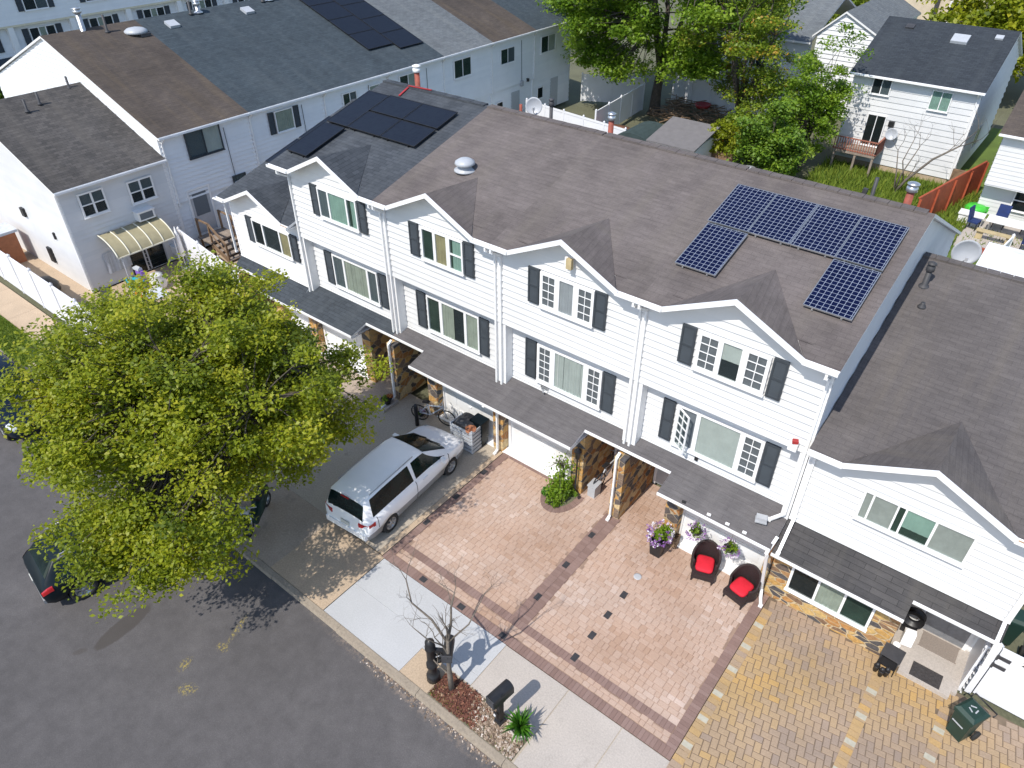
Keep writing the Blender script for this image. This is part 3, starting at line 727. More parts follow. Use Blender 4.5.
# ------------------------------------------------------------------ the front row of houses
YF, YS, YE, YR, YB = 13.8, 14.15, 13.40, 18.9, 27.0
RS = .43
SL = .268
def row_house(label, x0, x1, tall, entry, roof, canopy, upper, lower, shut=True, gw=1.65, ridge_y=None, open_left=False, open_right=False, front='garage', pillar_l=True):
    zE = 7.5 if tall else 5.35
    yr = YR if tall else 20.5
    zR = zE+SL*(yr-YE); xc = (x0+x1)/2; ap = .80 if tall else .76
    h = thing('row_house', label, 'house', ((x0+x1)/2, 18, 0), 0, 'attached white houses of the front row')
    # --- walls
    zJ = 4.87; zlow = zJ if tall else 2.72
    w = MB()
    siding(w, '-y', YF, [(x0,zlow),(x1,zlow),(x1,zE),(x0,zE)])
    siding(w, '-y', YF, [(xc-gw,zE),(xc+gw,zE),(xc+.8*gw,zE+.07),(xc,zE+ap-.11),(xc-.8*gw,zE+.07)])
    if tall:
        w.box(x0,YF+.002,zJ-.03,x1,YS,zJ+.02,1)
        for s in (x0,x1): w.box(s-.0 if s==x0 else s-.07, YF-.028, zJ, s+.07 if s==x0 else s, YF-.001, zE-.1, 1)
    else:
        for s in (x0,x1): w.box(s if s==x0 else s-.09, YF-.03, 2.75, s+.09 if s==x0 else s, YF-.001, zE-.1, 1)
    w.build('upper_wall', [MAT['siding'], MAT['trim']], h)
    if tall:
        w = MB(); siding(w, '-y', YS, [(x0,2.66),(x1,2.66),(x1,zJ),(x0,zJ)]); w.build('middle_wall', [MAT['siding'], MAT['trim']], h)
        for a,b in ((x0,x0+.2),(x1-.2,x1)): w = MB(); w.box(a,YF-.005,2.62,b,YS-.025,zJ-.03); w.build('column', MAT['trim'], h)
    w = MB(); siding(w, '+y', YB, [(x0,0),(x1,0),(x1,zR-RS*(YB-yr)-.1),(x0,zR-RS*(YB-yr)-.1)]); w.build('rear_wall', MAT['siding'], h)
    def sidewall(ax, X):
        w = MB(); siding(w, ax, X, [(YF+.01,0),(YB,0),(YB,zR-RS*(YB-yr)-.1),(yr,zR-.1),(YF+.01,zE+SL*(YF-YE)-.1)])
        w.box(X-.02 if ax=='-x' else X, YF-.02, 2.6, X if ax=='-x' else X+.03, YF+.1, zE-.1, 1); w.build('side_wall', [MAT['siding'], MAT['trim']], h)
    if open_right: sidewall('+x', x1-.03)
    if open_left: sidewall('-x', x0+.03)
    # --- roof
    ov = .12 if open_right else 0; ol = (.4 if tall else .12) if open_left else 0
    r = MB(); a, b = x0-ol, x1+ov
    zF = zE+SL*(YF+.02-YE)
    slab(r, [(a,YE,zE),(xc-gw,YE,zE),(xc-gw,yr,zR),(a,yr,zR)], .09); slab(r, [(xc+gw,YE,zE),(b,YE,zE),(b,yr,zR),(xc+gw,yr,zR)], .09)
    slab(r, [(xc-gw,YF+.02,zF),(xc+gw,YF+.02,zF),(xc+gw,yr,zR),(xc-gw,yr,zR)], .09)
    zb = zR-RS*(YB+.35-yr)
    slab(r, [(a,yr,zR),(b,yr,zR),(b,YB+.35,zb),(a,YB+.35,zb)], .09)
    yi = 15.6; zt = zE+ap; zi = zE+SL*(yi-YE)+.004
    for s in (-1,1):
        P = [(xc,YE-.03,zt+.012),(xc+s*gw,YE-.03,zE+.012),(xc,yi,zi)]
        r.face(P if s < 0 else P[::-1], 0)
        kx = xc+s*gw*(1-(YF+.04-YE)/(yi-YE)); P = [(xc+s*gw,YE,zE),(xc+s*gw,YF+.04,zE+SL*(YF+.04-YE)),(kx,YF+.04,zE+SL*(YF+.04-YE))]
        r.face(P if s > 0 else P[::-1], 0)
    for i in range(int((b-a)/.3)):
        x = a+.15+i*.3; r.box(x-.145,yr-.13,zR-.03,x+.145,yr+.13,zR+.018+.004*(i%2),0)
    ro = r.build('roof', [roof, MAT['trim']], h)
    rt = MB()  # gable rake boards and soffit
    for s in (-1,1):
        A = Vector((xc,YE-.055,zt+.02)); B = Vector((xc+s*(gw+.05),YE-.055,zE-.005))
        for dy0,dy1,dz in ((0,.05,.13),):
            P = [A,B,B-Vector((0,0,dz)),A-Vector((0,0,dz))]; Q = [p+Vector((0,dy1,0)) for p in P]
            rt.face(P if s < 0 else P[::-1]); rt.face(Q[::-1] if s < 0 else Q)
            for i in range(4):
                j=(i+1)%4; F=[P[j],P[i],Q[i],Q[j]]; rt.face(F if s < 0 else F[::-1])
        P = [Vector((xc,YE,zt-.1)),Vector((xc+s*gw,YE,zE-.1)),Vector((xc+s*gw,YF,zE-.1)),Vector((xc,YF,zt-.1))]
        rt.face(P)
    rt.box(x0,YE+.0,zE-.125,xc-gw,YF,zE-.10); rt.box(xc+gw,YE,zE-.125,x1,YF,zE-.10)
    rt.build('gable_trim', MAT['trim'], h)
    gutter(h, a, xc-gw-.0, YE, zE-.01); gutter(h, xc+gw+.0, b, YE, zE-.01, litter=(not tall))
    # --- windows
    Wf = Wall('-y', YF-.042); Ws = Wall('-y', YS-.042)
    if upper:
        window(h, Wf, upper['secs'], upper['z'][0], upper['z'][1])
        for u0,u1 in upper.get('shut',[]): shutter(h, Wf, u0, u1, upper['z'][0]-.05, upper['z'][1]+.08)
    if lower:
        window(h, Ws, lower['secs'], lower['z'][0], lower['z'][1])
        for u0,u1 in lower.get('shut',[]): shutter(h, Ws, u0, u1, lower['z'][0]-.05, lower['z'][1]+.06)
    # --- canopy roof over the ground floor
    c = MB(); yw = YS if tall else YF; zw = 2.79 if tall else 2.80
    yf, zf = (12.86,2.45) if tall else (13.0,2.22)
    k = (zw-zf)/(yw-yf); ye = 13.57 if tall else 13.40; ze = zw-k*(yw-ye)
    if entry == 'R': e0, e1 = x1-1.28 if tall else x1-1.75, x1; g0, g1 = x0, e0
    else: e0, e1 = x0, x0+1.47 if tall else x0+1.9; g0, g1 = e1, x1
    slab(c, [(g0,yf,zf),(g1,yf,zf),(g1,yw,zw),(g0,yw,zw)], .07)
    slab(c, [(e0,ye,ze),(e1,ye,ze),(e1,yw,zw),(e0,yw,zw)], .07)
    c.box(g0,yf+.35,zf-.115,g1,yw+.9,zf-.09,1); c.box(e0,ye+.28,zf-.113,e1,15.6,zf-.088,1)
    c.build('canopy_roof', [canopy, MAT['trim']], h)
    f = MB(); f.box(g0,yf-.03,zf-.075,g1,yf,zf+.008); f.box(e0,ye-.03,ze-.075,e1,ye,ze+.008)
    f.box(g0 if entry=='L' else g1-.03, yf, zf-.12, g0+.03 if entry=='L' else g1, ye-.03, zf-.072)
    f.box(g0,yw-.06,zw+.002,g1,yw-.022,zw+.03); f.box(e0,yw-.06,zw+.002,e1,yw-.022,zw+.03)
    f.build('canopy_fascia', MAT['gutter'], h)
    # --- ground floor
    yg = 13.95
    if entry == 'R': j0, j1 = g1-.42, g1
    else: j0, j1 = g0, g0+.42
    door0, door1 = (x0+.28, j0-.02) if entry=='R' else (j1+.02, x1-.28)
    def stone(nm, *bx):
        m = MB()
        for q in bx: m.box(*q)
        m.build(nm, MAT['stone' if front=='garage' else 'stone_flat'], h)
    if front == 'garage':
        stone('stone_wall', (j0, 13.62, 0, j1, 15.5, 2.34))
        en = (x0,x0+.2) if entry=='R' else (x1-.2,x1); stone('stone_jamb', (en[0],13.62,0,en[1],15.5,2.34))
    else:
        stone('stone_wall', (g0, 13.62, 0, g1, 14.1, .62), (g0,13.62,.62,g0+.5,14.1,2.1), (g1-.55,13.62,.62,g1,14.1,2.1), (g1-.42 if entry=='R' else g0, 14.1, 0, g1 if entry=='R' else g0+.42, 15.0, 2.1))
    ps = (x1-.17,x1) if entry=='R' else (x0,x0+.17)
    stone('stone_pillar', (ps[0], 13.42 if tall or entry=='L' else 15.2, 0, ps[1], 15.5, 2.36 if tall else 2.1))
    gb = MB(); gb.box(e0 if entry=='L' else e0, 15.5, -.01, e1, 15.7, 2.5)
    gb.build('entry_wall', MAT['siding_far'], h)
    if front == 'garage':
        gd = MB(); n = 4; z0, z1 = .02, 2.06
        for i in range(n):
            a_ = z0+(z1-z0)*i/n; b_ = z0+(z1-z0)*(i+1)/n
            gd.box(door0+.03,yg,a_+.006,door1-.03,yg+.05,b_-.006)
            for q in range(4):
                p0 = door0+.06+(door1-door0-.12)*q/4; p1 = door0+.06+(door1-door0-.12)*(q+1)/4
                gd.box(p0+.06,yg-.012,a_+.07,p1-.06,yg+.01,b_-.07)
        gd.cbox(((door0+door1)/2,yg-.03,.85),(.12,.03,.03))
        gd.build('garage_door', MAT['garage'], h)
        fr = MB(); fr.box(door0-.06,yg-.06,0,door0+.03,yg+.1,2.15); fr.box(door1-.03,yg-.06,0,door1+.06,yg+.1,2.15); fr.box(door0+.03,yg-.055,2.06,door1-.03,yg+.1,2.34)
        fr.box(door0-.1,13.6,-.05,door1+.1,yg+.02,.035)
        fr.build('garage_frame', MAT['trim'], h)
    else:
        Wg = Wall('-y', 13.62)
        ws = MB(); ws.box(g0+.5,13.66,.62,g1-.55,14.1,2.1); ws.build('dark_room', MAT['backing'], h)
        a0, a1 = g0+.55, g1-.62; t3 = (a1-a0)/3
        window(h, Wg, [(a0,a0+t3-.03,'plain',{'glass':'glassdark'}),(a0+t3+.03,a0+2*t3-.03,'plain',{'cur':'curtain_sage','fold':.012}),(a0+2*t3+.03,a1,'plain',{'back':'backing_green'})], .72, 1.5, .06)
    # entry door
    dx0, dx1 = (e0+.12, e1-.28) if entry=='R' else (e0+.28, e1-.12)
    if front != 'garage' and entry=='R': dx0, dx1 = e0+.45, e1-.28
    yd = 15.46 if front=='garage' else 15.0
    d = MB(); d.box(dx0,yd,.05,dx1,yd+.04,2.05)
    for a_,b_ in ((.18,.9),(1.0,1.9)):
        d.box(dx0+.14,yd-.015,a_,(dx0+dx1)/2-.05,yd,b_); d.box((dx0+dx1)/2+.05,yd-.015,a_,dx1-.14,yd,b_)
    dd = d.build('door', MAT['door' if front=='garage' else 'storm'], h)
    k_ = MB(); k_.ball((dx0+.09,yd-.05,1.0),.035); k_.build('door_handle', MAT['metal'], dd)
    fr = MB(); fr.box(dx0-.08,yd-.03,0,dx0,yd+.05,2.12); fr.box(dx1,yd-.03,0,dx1+.08,yd+.05,2.12); fr.box(dx0,yd-.03,2.05,dx1,yd+.05,2.12)
    if front != 'garage': fr.box(e0,yd+.05,0,e1,yd+.2,2.3)
    fr.build('door_frame', MAT['trim'], h)
    return h, ro

def W3(a, m, b, left, mid, right): return [(*a,*left),(*m,*mid),(*b,*right)]
gk = ('grid',{'rows':4,'cur':'net','fold':.003}); gk5 = ('grid',{'rows':5,'cur':'net','fold':.003})
B = [-24.6,-20.45,-15.9,-11.35,-6.8,-2.25,2.6]
# fifth house from the right end of this row: low, at the left
hU5, rU5 = row_house('low white end house beside the wooden stairs, dark slate roof and shutters', B[0], B[1], False, 'L', MAT['roof_slate'], MAT['canopy_slate'],
    {'secs':[(-23.15,-22.62,'plain',{'back':'backing','glass':'glassdark'}),(-22.54,-21.62,'plain',{'back':'backing','cur':'orange' if False else None}),(-21.55,-21.05,'plain',{'cur':'curtain_tan','bottom':.0})],'z':(3.82,4.72),'shut':[(-23.6,-23.24),(-20.97,-20.62)]}, None, open_left=True)
hU4, rU4 = row_house('tall white house with dark slate roof, black solar panels and green curtains', B[1], B[2], True, 'R', MAT['roof_slate'], MAT['canopy_slate'],
    {'secs':[(-18.84,-18.42,'plain',{'cur':'screen'}),(-18.35,-17.55,'plain',{'cur':'curtain_green','fold':.012}),(-17.48,-17.1,'plain',{'cur':'curtain_green','back':'backing_green','from':.35})],'z':(6.1,7.03),'shut':[(-19.28,-18.94),(-17.0,-16.66)]},
    {'secs':[(-19.1,-18.62,'plain',{'cur':'screen'}),(-18.53,-17.42,'plain',{'cur':'curtain_sage','fold':.016}),(-17.33,-16.94,'plain',{'cur':'screen'})],'z':(3.26,4.42),'shut':[(-19.6,-19.22),(-16.84,-16.46)]}, open_left=True)
hU3, rU3 = row_house('tall white house with brown roof and plain ungridded windows, behind the white minivan', B[2], B[3], True, 'L', MAT['roof_brown'], MAT['canopy'],
    {'secs':[(-14.2,-13.78,'plain',{'back':'backing_green'}),(-13.68,-13.26,'plain',{'cur':'curtain_tan','fold':.012}),(-13.12,-12.68,'hung',{'cur':'curtain_green','back':'backing_green','bottom':0,'from':.2})],'z':(6.06,7.0),'shut':[(-14.76,-14.4),(-12.6,-12.24)]},
    {'secs':[(-14.55,-14.06,'plain',{'back':'backing_green'}),(-13.94,-13.02,'plain',{'cur':'curtain_sage','to':.52,'fold':.016}),(-12.92,-12.46,'plain',{'cur':'curtain_sage','back':'backing_green'})],'z':(3.2,4.42),'shut':[(-15.08,-14.7),(-12.42,-12.05)]})
hU2, rU2 = row_house('tall white house with gridded windows and a floodlight on its gable', B[3], B[4], True, 'R', MAT['roof_brown'], MAT['canopy'],
    {'secs':[(-9.84,-9.4,*gk),(-9.27,-8.84,'plain',{'cur':'curtain_lav'}),(-8.7,-8.26,*gk)],'z':(6.05,6.99),'shut':[(-10.3,-9.94),(-8.2,-7.84)]},
    {'secs':[(-10.13,-9.7,*gk5),(-9.55,-8.58,'plain',{'cur':'curtain','fold':.016}),(-8.44,-8.02,*gk5)],'z':(3.2,4.41),'shut':[(-10.62,-10.24),(-7.94,-7.56)]})
hU1, rU1 = row_house('tall white end house with blue solar panels and an open casement window', B[4], B[5], True, 'L', MAT['roof_brown'], MAT['canopy'],
    {'secs':[(-5.27,-4.8,*gk),(-4.7,-4.25,'plain',{'cur':'curtain','bottom':.5,'fold':.003}),(-4.12,-3.64,*gk)],'z':(6.05,6.98),'shut':[(-5.76,-5.4),(-3.54,-3.2)]},
    {'secs':[(-5.62,-5.12,'open',{'back':'screen'}),(-5.0,-3.94,'plain',{'cur':'curtain','fold':.003}),(-3.83,-3.37,*gk5)],'z':(3.2,4.42),'shut':[(-6.08,-5.74),(-3.3,-2.94)]}, open_right=True)
hR1, rR1 = row_house('low white house at the right with golden flagstone ledge and a covered front step', B[5]+.02, B[6], False, 'R', MAT['roof_r1'], MAT['canopy_r1'],
    {'secs':[(-.86,-.2,'slide',{'cur':'blind','split':.25,'fold':.003}),(-.16,.56,'slide',{'back':'backing_green','cur':'curtain_green','bottom':.3,'from':.2,'fold':.004,'split':.2}),(.61,1.3,'plain',{'cur':'blind','fold':.003})],'z':(3.85,4.62)}, None, front='window', open_right=True)

# downspouts
def dsp(h, x, z0=7.4, ylow=None):
    downspout(h, [(x,YE-.06,z0-.02),(x,YE-.06,z0-.12),(x,YF-.06,z0-.35),(x,YF-.06,2.62)])
dsp(hU1, -6.74); dsp(hU2, -6.9); dsp(hU2, -11.27); dsp(hU3, -11.46); dsp(hU4, -15.98); dsp(hU3,-15.8); dsp(hU4,-20.36)
downspout(hU1, [(-2.34,YE-.06,7.38),(-2.34,YE-.06,7.25),(-2.34,YF-.06,7.0),(-2.34,YF-.06,2.9),(-2.6,YF-.3,2.72)])
downspout(hU1, [(-2.24,13.2,2.6),(-2.3,12.82,2.3),(-2.28,12.86,2.2),(-2.26,13.44,.35),(-2.2,13.36,.1),(-2.1,13.15,.05)])
downspout(hR1, [(-2.1,YE-.06,5.25),(-2.1,YF-.06,4.9),(-2.1,YF-.06,3.0),(-2.08,13.0,2.3)])
downspout(hR1, [(2.5,YE-.06,5.25),(2.5,YF-.06,4.95),(2.5,YF-.06,2.9),(2.52,13.38,2.5),(2.56,13.34,1.6)])
downspout(hU2, [(-6.86,13.5,2.5),(-6.86,13.34,2.4),(-6.86,13.34,.12),(-6.86,13.22,.04)])
downspout(hU3, [(-15.88,13.5,2.5),(-15.88,13.34,2.4),(-15.88,13.34,.2),(-15.9,12.7,.06)])
downspout(hU2, [(-11.28,12.84,2.35),(-11.28,13.5,2.1),(-11.28,13.5,.12),(-11.28,13.35,.05)])
downspout(hU5, [(-24.85,YE-.06,5.25),(-24.85,YF-.06,4.9),(-24.85,YF-.06,2.9)])
# small fittings on the front walls
m = MB(); m.cbox((-9.0,13.7,7.62),(.2,.14,.26)); m.cbox((-8.93,13.6,7.62),(.16,.1,.28),0,1); m.build('floodlight', [MAT['trim'],MAT['curtain_tan']], hU2)
m = MB(); m.cbox((-2.62,13.7,5.02),(.2,.16,.24)); m.cbox((-2.6,13.66,5.17),(.13,.12,.07),.4,1); m.build('alarm_box', [MAT['trim'],MAT['redplastic']], hU1)
m = MB(); m.cbox((-4.92,14.09,2.98),(.09,.06,.11)); m.build('outlet_cover', MAT['black'], hU1)
m = MB(); m.cbox((-2.75,13.35,2.72),(.28,.2,.05),.3); m.cbox((-2.75,13.35,2.80),(.26,.16,.1),.3); m.build('leaf_box', MAT['silver'], hU1)
for x in (-4.6,-3.9,-3.4,-2.95):
    m = MB(); m.cbox((x,12.93,2.5),(.1,.05,.05),.1); m.build('clip_light', MAT['trim' if x!=-4.6 else 'black'], hU1)
m = MB(); m.tube([(-10.0,14.05,3.0),(-9.85,13.95,2.86),(-9.8,14.0,2.98)],.02,6); m.cbox((-9.9,14.08,2.98),(.25,.05,.06)); m.build('cable_clip', MAT['metal'], hU2)
# roof fittings
def on_roof(x,y,tall=True): return (7.5 if tall else 5.35)+SL*(y-YE)
m = MB(); z = on_roof(0,15.75); c = (-14.25,15.75,z)
m.lathe((c[0],c[1],z-.02),[(.34,0),(.33,.04),(.2,.07),(.19,.2)],18); o = m.build('roof_vent', MAT['silver'], rU3)
m = MB(); m.lathe((c[0],c[1],z+.16),[(.27,0),(.31,.03),(.29,.1),(.18,.17),(.05,.2)],20); m.build('vent_cap', MAT['dish'], o)
vent_pipe(rU3, (-12.45,21.0,8.05), .62, .09, 'pipe_red', True); vent_pipe(rU3, (-14.6,20.6,8.2), .62, .06, 'pipe_dark', True, 'pipe_dark'); vent_pipe(rU3,(-16.6,21.5,7.85),.45,.055,'pipe_red')
vent_pipe(rU1, (-3.1,20.9,8.1), .55, .10, 'pipe_red', True); vent_pipe(rU1, (-3.95,20.6,8.2), .7, .05)
vent_pipe(rU4, (-20.0,19.7,8.6), .65, .10, 'pipe_red', True, 'trim')
m = MB(); m.beam((-19.45,18.22,8.83),(-19.55,18.8,8.98),.07,.03); m.beam((-19.55,18.8,9.03),(-18.5,18.88,9.04),.05,.03); m.build('red_strap', MAT['redplastic'], rU4)
vent_pipe(rR1, (-1.85,19.35,6.92), .45, .07, 'pipe_dark', True, 'pipe_dark')
for x,y in ((-1.65,18.6),): vent_pipe(rR1, (x,y,on_roof(x,y,False)), .12, .05)
# dishes
dish('large pale satellite dish beyond the right end roof ridge', (-1.42,21.6,7.15), (.35,-1,.06), .36, .8, 'satellite dishes', (0,.3,-1), True)
dish('pale satellite dish above the roof ridge, in front of the white yard fences', (-15.85,21.3,8.42), (.6,-1,.25), .30, .7, 'satellite dishes', (0,.1,-1), True)
# solar panels
du = Vector((1,0,0)); dv = Vector((0,1,SL)).normalized(); nr = (0,-SL,1); nr = Vector(nr).normalized()
def panel(x, y, w, h, mat, lab, grp, zE=7.5): solar_panel(lab, (x,y,zE+SL*(y-YE)), du, dv, w, h, mat, grp, nr)
W_, H_ = 1.055, 1.69; G = 'dark blue gridded solar panels'
names = ['leftmost','second from left','third from left','rightmost']
for i in range(4): panel(-6.70+i*1.065, 16.42, W_, H_, 'solar_blue', 'dark blue gridded solar panel in the upper row, '+names[i], G)
panel(-6.64, 14.72, W_, H_, 'solar_blue', 'dark blue gridded solar panel alone at the lower left of the array', G)
panel(-6.70+3*1.065, 14.72, W_, H_, 'solar_blue', 'dark blue gridded solar panel alone at the lower right of the array', G)
G = 'black solar panels on the slate roofs'
panel(-20.72, 14.12, 1.03, 1.80, 'solar_black', 'black solar panel standing upright at the lower left edge of the slate roof', G)
panel(-20.72, 15.95, 1.03, 2.13, 'solar_black', 'black solar panel standing upright near the ridge at the left roof edge', G)
for i,(xx,n) in enumerate(((-19.55,'left'),(-17.62,'right'))):
    w = 1.9 if i == 0 else 1.0
    panel(-19.67+i*1.58, 15.95, 1.56, 1.05, 'solar_black', f'black solar panel lying flat in the lower row, {n} one', G)
    panel(-19.67+i*1.58, 17.03, 1.56, 1.05, 'solar_black', f'black solar panel lying flat in the upper row, {n} one', G)
for i in range(2):
    for j in range(2): panel(-24.55+1.02*j, 15.7+i*1.72, 1.0, 1.68, 'solar_black', 'black solar panel on the lower left roof, '+('nearer the eave' if i==0 else 'nearer the ridge')+(' at the outer edge' if j==0 else ' on the inner side'), G, 5.35)
# ------------------------------------------------------------------ houses at the left and behind
# row A: wall facing +x, seven units along y
XA, XR, XW = -31.85, -40.0, -48.0
ZE, ZR = 5.62, 8.62
ybs = [15.25+4.55*i for i in range(8)]
roofs = ['roof_umber','roof_navy','roof_navy','roof_navy','roof_grey','roof_umber','roof_navy']
labs = ['white gabled end unit with worn brown roof, beside the low corner house',
        'white unit with dark blue grey roof next to the worn brown roof',
        'white unit with dark blue grey roof just behind the slate roofed corner house',
        'white unit carrying a dark array of solar panels on its blue grey roof',
        'white unit with a light grey roof in the left row','white unit with a faded brown roof, sixth along the left row',
        'dark roofed white unit at the far end of the left row']
wins = {0:[(16.5,18.2,4.32,5.46,'slide')],1:[(21.35,22.35,4.25,5.2,'plain')],2:[(25.7,26.6,4.3,5.1,'slide'),(27.6,28.3,4.3,5.1,'plain')],3:[(29.9,31.2,4.2,5.15,'slide')],4:[(34.5,36.0,4.12,5.12,'slide')],5:[(39.0,40.4,4.08,4.95,'slide')],6:[(43.4,45.0,4.0,5.0,'slide')]}
for i in range(7):
    a, b = ybs[i], ybs[i+1]
    h = thing('row_house', labs[i], 'house', (XR,(a+b)/2,0), 0, 'attached white houses of the left row')
    w = MB()
    siding(w,'+x',XA,[(a,2.5),(b,2.5),(b,ZE-.05),(a,ZE-.05)],.2,.05); siding(w,'+x',XA+.0-.06,[(a,0),(b,0),(b,2.5),(a,2.5)],.2,.05)
    if i == 0:
        siding(w,'-y',a,[(XW,0),(XA,0),(XA,ZE-.05),(XR,ZR-.08),(XW,ZE-.05)],.24,.03)
    if i == 6: siding(w,'+y',b,[(XW,0),(XA,0),(XA,ZE-.05),(XR,ZR-.08),(XW,ZE-.05)],.3)
    w.box(XA-.05,a-.03,0,XA+.03,a+.05,ZE-.1,1)
    w.build('wall',[MAT['siding_far'],MAT['trim']],h); w = MB(); siding(w,'-x',XW,[(a,0),(b,0),(b,ZE-.05),(a,ZE-.05)],.3); w.build('rear_wall',MAT['siding_far'],h)
    r = MB(); a_ = a-.12 if i==0 else a
    slab(r,[(XA+.3,a_,ZE),(XA+.3,b,ZE),(XR,b,ZR),(XR,a_,ZR)],.09); slab(r,[(XR,a_,ZR),(XR,b,ZR),(XW-.3,b,ZE),(XW-.3,a_,ZE)],.09)
    ro = r.build('roof',[MAT[roofs[i]],MAT['trim']],h)
    gutter(h, a_, b, -(XA+.3), ZE-.01, axis='y')
    downspout(h,[(XA+.34,a+.12,ZE-.1),(XA+.06,a+.12,ZE-.35),(XA+.06,a+.12,2.4)])
    Wx = Wall('+x',XA+.052)
    for (u0,u1,z0,z1,k) in wins[i]:
        if k=='slide':
            window(h,Wx,[(u0,u1,'slide',{'cur':['curtain','screen','screen','curtain_sage','backing_green','screen','curtain'][i],'from':.5,'fold':.004,'back':'screen' if i==0 else 'backing_green'})],z0,z1,.05,frame='shutter' if i in (0,) else 'trim')
        else:
            window(h,Wx,[(u0+.0,u1,'plain',{'cur':'curtain_sage'})],z0,z1,.05)
            if i==1: shutter(h,Wx,u0-.42,u0-.1,z0-.05,z1+.05); shutter(h,Wx,u1+.1,u1+.42,z0-.05,z1+.05)
    if i == 0:
        fr = MB(); fr.box(XA-.04,15.85,.72,XA+.06,15.93,2.95); fr.box(XA-.04,16.95,.72,XA+.06,17.03,2.95); fr.box(XA-.04,15.93,2.85,XA+.06,16.95,2.95); fr.build('door_frame',MAT['trim'],h)
        d = MB(); d.box(XA-.03,15.93,.75,XA+.02,16.95,2.85); dd = d.build('storm_door',MAT['door'],h)
        g = MB(); g.box(XA+.015,16.08,1.6,XA+.03,16.8,2.7); g.build('pane',MAT['screen'],dd)
        for nm,(x,y) in (('flue',(XR+.1,17.1)),('vent_pipe',(XR+.6,18.0))): vent_pipe(ro,(x,y,ZR-.2),.9 if nm=='flue' else .75,.13 if nm=='flue' else .06,'metal' if nm=='flue' else 'pipe_dark',nm=='flue',name=nm)
        m = MB(); m.lathe((XR+1.0,19.2,ZR-.38),[(.55,0),(.55,.1),(.4,.2),(.1,.26)],18); m.build('skylight_dome',MAT['dish'],ro)
        m = MB(); m.cbox((XR+1.3,21.0-1.6,ZR-.45),(.5,.5,.14)); m.build('roof_vent',MAT['pipe_dark'],ro)
        window(h,Wall('+x',XA+.052),[(18.35,19.0,'plain',{'cur':'screen'})],2.1,2.86,.04,frame='shutter')
    if i in (1,2,4,5):
        m = MB(); m.cbox((XR+1.0,a+1.4,ZR-.3),(.55,.55,.16),0,0,.5,0,.35); m.build('skylight',MAT['dish'],ro)
        vent_pipe(ro,(XR+.4,a+2.9,ZR-.1),.6,.06); vent_pipe(ro,(XR+.3,a+3.4,ZR-.1),.35,.12,'metal',True)
    if i in (0,1,2,3,5):
        m = MB(); m.cbox((XA+.1,a+3.9,2.55),(.16,.14,.2)); m.build('wall_lamp',MAT['black'],h)
        m = MB(); m.tube([(XA+.07,a+3.2,5.2),(XA+.07,a+3.25,2.6)],.015,5); m.build('cable',MAT['pipe_dark'],h)
        m = MB(); m.cbox((XA+.09,a+3.25,2.45),(.12,.26,.34)); m.build('utility_meter',MAT['silver'],h)
    if i >= 4:
        for (y0,y1,z0,z1) in ((a+.6,a+1.2,1.0,1.7),): window(h,Wall('+x',XA-.008),[(y0,y1,'plain',{'glass':'glassdark'})],z0,z1,.05)
        m = MB(); m.box(XA-.05,a+2.2,0,XA+.0,a+3.1,2.05); m.build('back_door',MAT['door' if i!=4 else 'door_dark'],h)
du2 = Vector((0,1,0)); sl = (ZR-ZE)/(XR-(XA+.3)); dv2 = Vector((XR-(XA+.3),0,ZR-ZE)).normalized(); n2 = du2.cross(dv2).normalized()
if n2.z < 0: n2 = -n2
cnt = 0
for r_ in range(5):
    for c_ in range(2):
        if r_ == 0 and c_ == 0 and False: continue
        s = 1.6+r_*1.68+(.55 if c_==0 else 0)
        P = Vector((XA+.3,29.9+c_*1.95-.5,ZE))+dv2*s
        cnt += 1
        ordn = ['lowest','second lowest','middle','second highest','highest'][r_]
        solar_panel(f'dark solar panel on the far left row roof, {ordn} of the {"nearer" if c_==0 else "farther"} column', P, du2, dv2, 1.9, 1.64, 'solar_black', 'dark solar panels on the left row roof', n2)
# low corner house in front of row A
h = thing('corner_house','low white corner house with striped awning, mottled grey brown roof and bright side wall','house',(-37,13,0))
x0,x1,y0,y1 = -43.5,-31.85,10.45,15.22; zE,zR,xr = 4.68,6.95,-37.6
w = MB(); siding(w,'-y',y0,[(x0,0),(x1,0),(x1,zE-.06),(xr,zR-.08),(x0,zE-.06)],.2,.012); siding(w,'+x',x1,[(y0,0),(y1,0),(y1,zE-.06),(y0,zE-.06)])
siding(w,'-x',x0,[(y0,0),(y1,0),(y1,zE),(y0,zE)],.3)
for yy in (y0,y1-.08): w.box(x1-.02,yy,0,x1+.035,yy+.08,zE-.1,1)
w.box(x1-.09,y0-.035,0,x1+.02,y0,zE-.1,1)
w.build('wall',[MAT['siding'],MAT['trim']],h)
r = MB(); slab(r,[(x1+.3,y0-.12,zE),(x1+.3,y1,zE),(xr,y1,zR),(xr,y0-.12,zR)],.09); slab(r,[(xr,y0-.12,zR),(xr,y1,zR),(x0-.3,y1,zE),(x0-.3,y0-.12,zE)],.09)
ro = r.build('roof',[MAT['roof_l1'],MAT['trim']],h); gutter(h,y0-.12,y1,-(x1+.3),zE-.01,axis='y')
for x,y,z in ((xr+.9,12.9,zR-.3),(xr+.2,14.6,zR-.1),(xr+1.2,12.2,zR-.4)): vent_pipe(ro,(x,y,z),.5,.05)
Wx = Wall('+x',x1+.034)
window(h,Wx,[(11.28,11.72,'hung',{'back':'backing','cur':'screen','bottom':.5,'fold':.003}),(11.8,12.24,'hung',{'cur':'screen','bottom':.5,'fold':.003})],3.3,4.2,.07)
window(h,Wx,[(13.38,13.84,'hung',{'cur':'screen','bottom':.5,'fold':.003}),(13.92,14.4,'hung',{'cur':'screen','bottom':.5,'fold':.003})],3.2,4.08,.07)
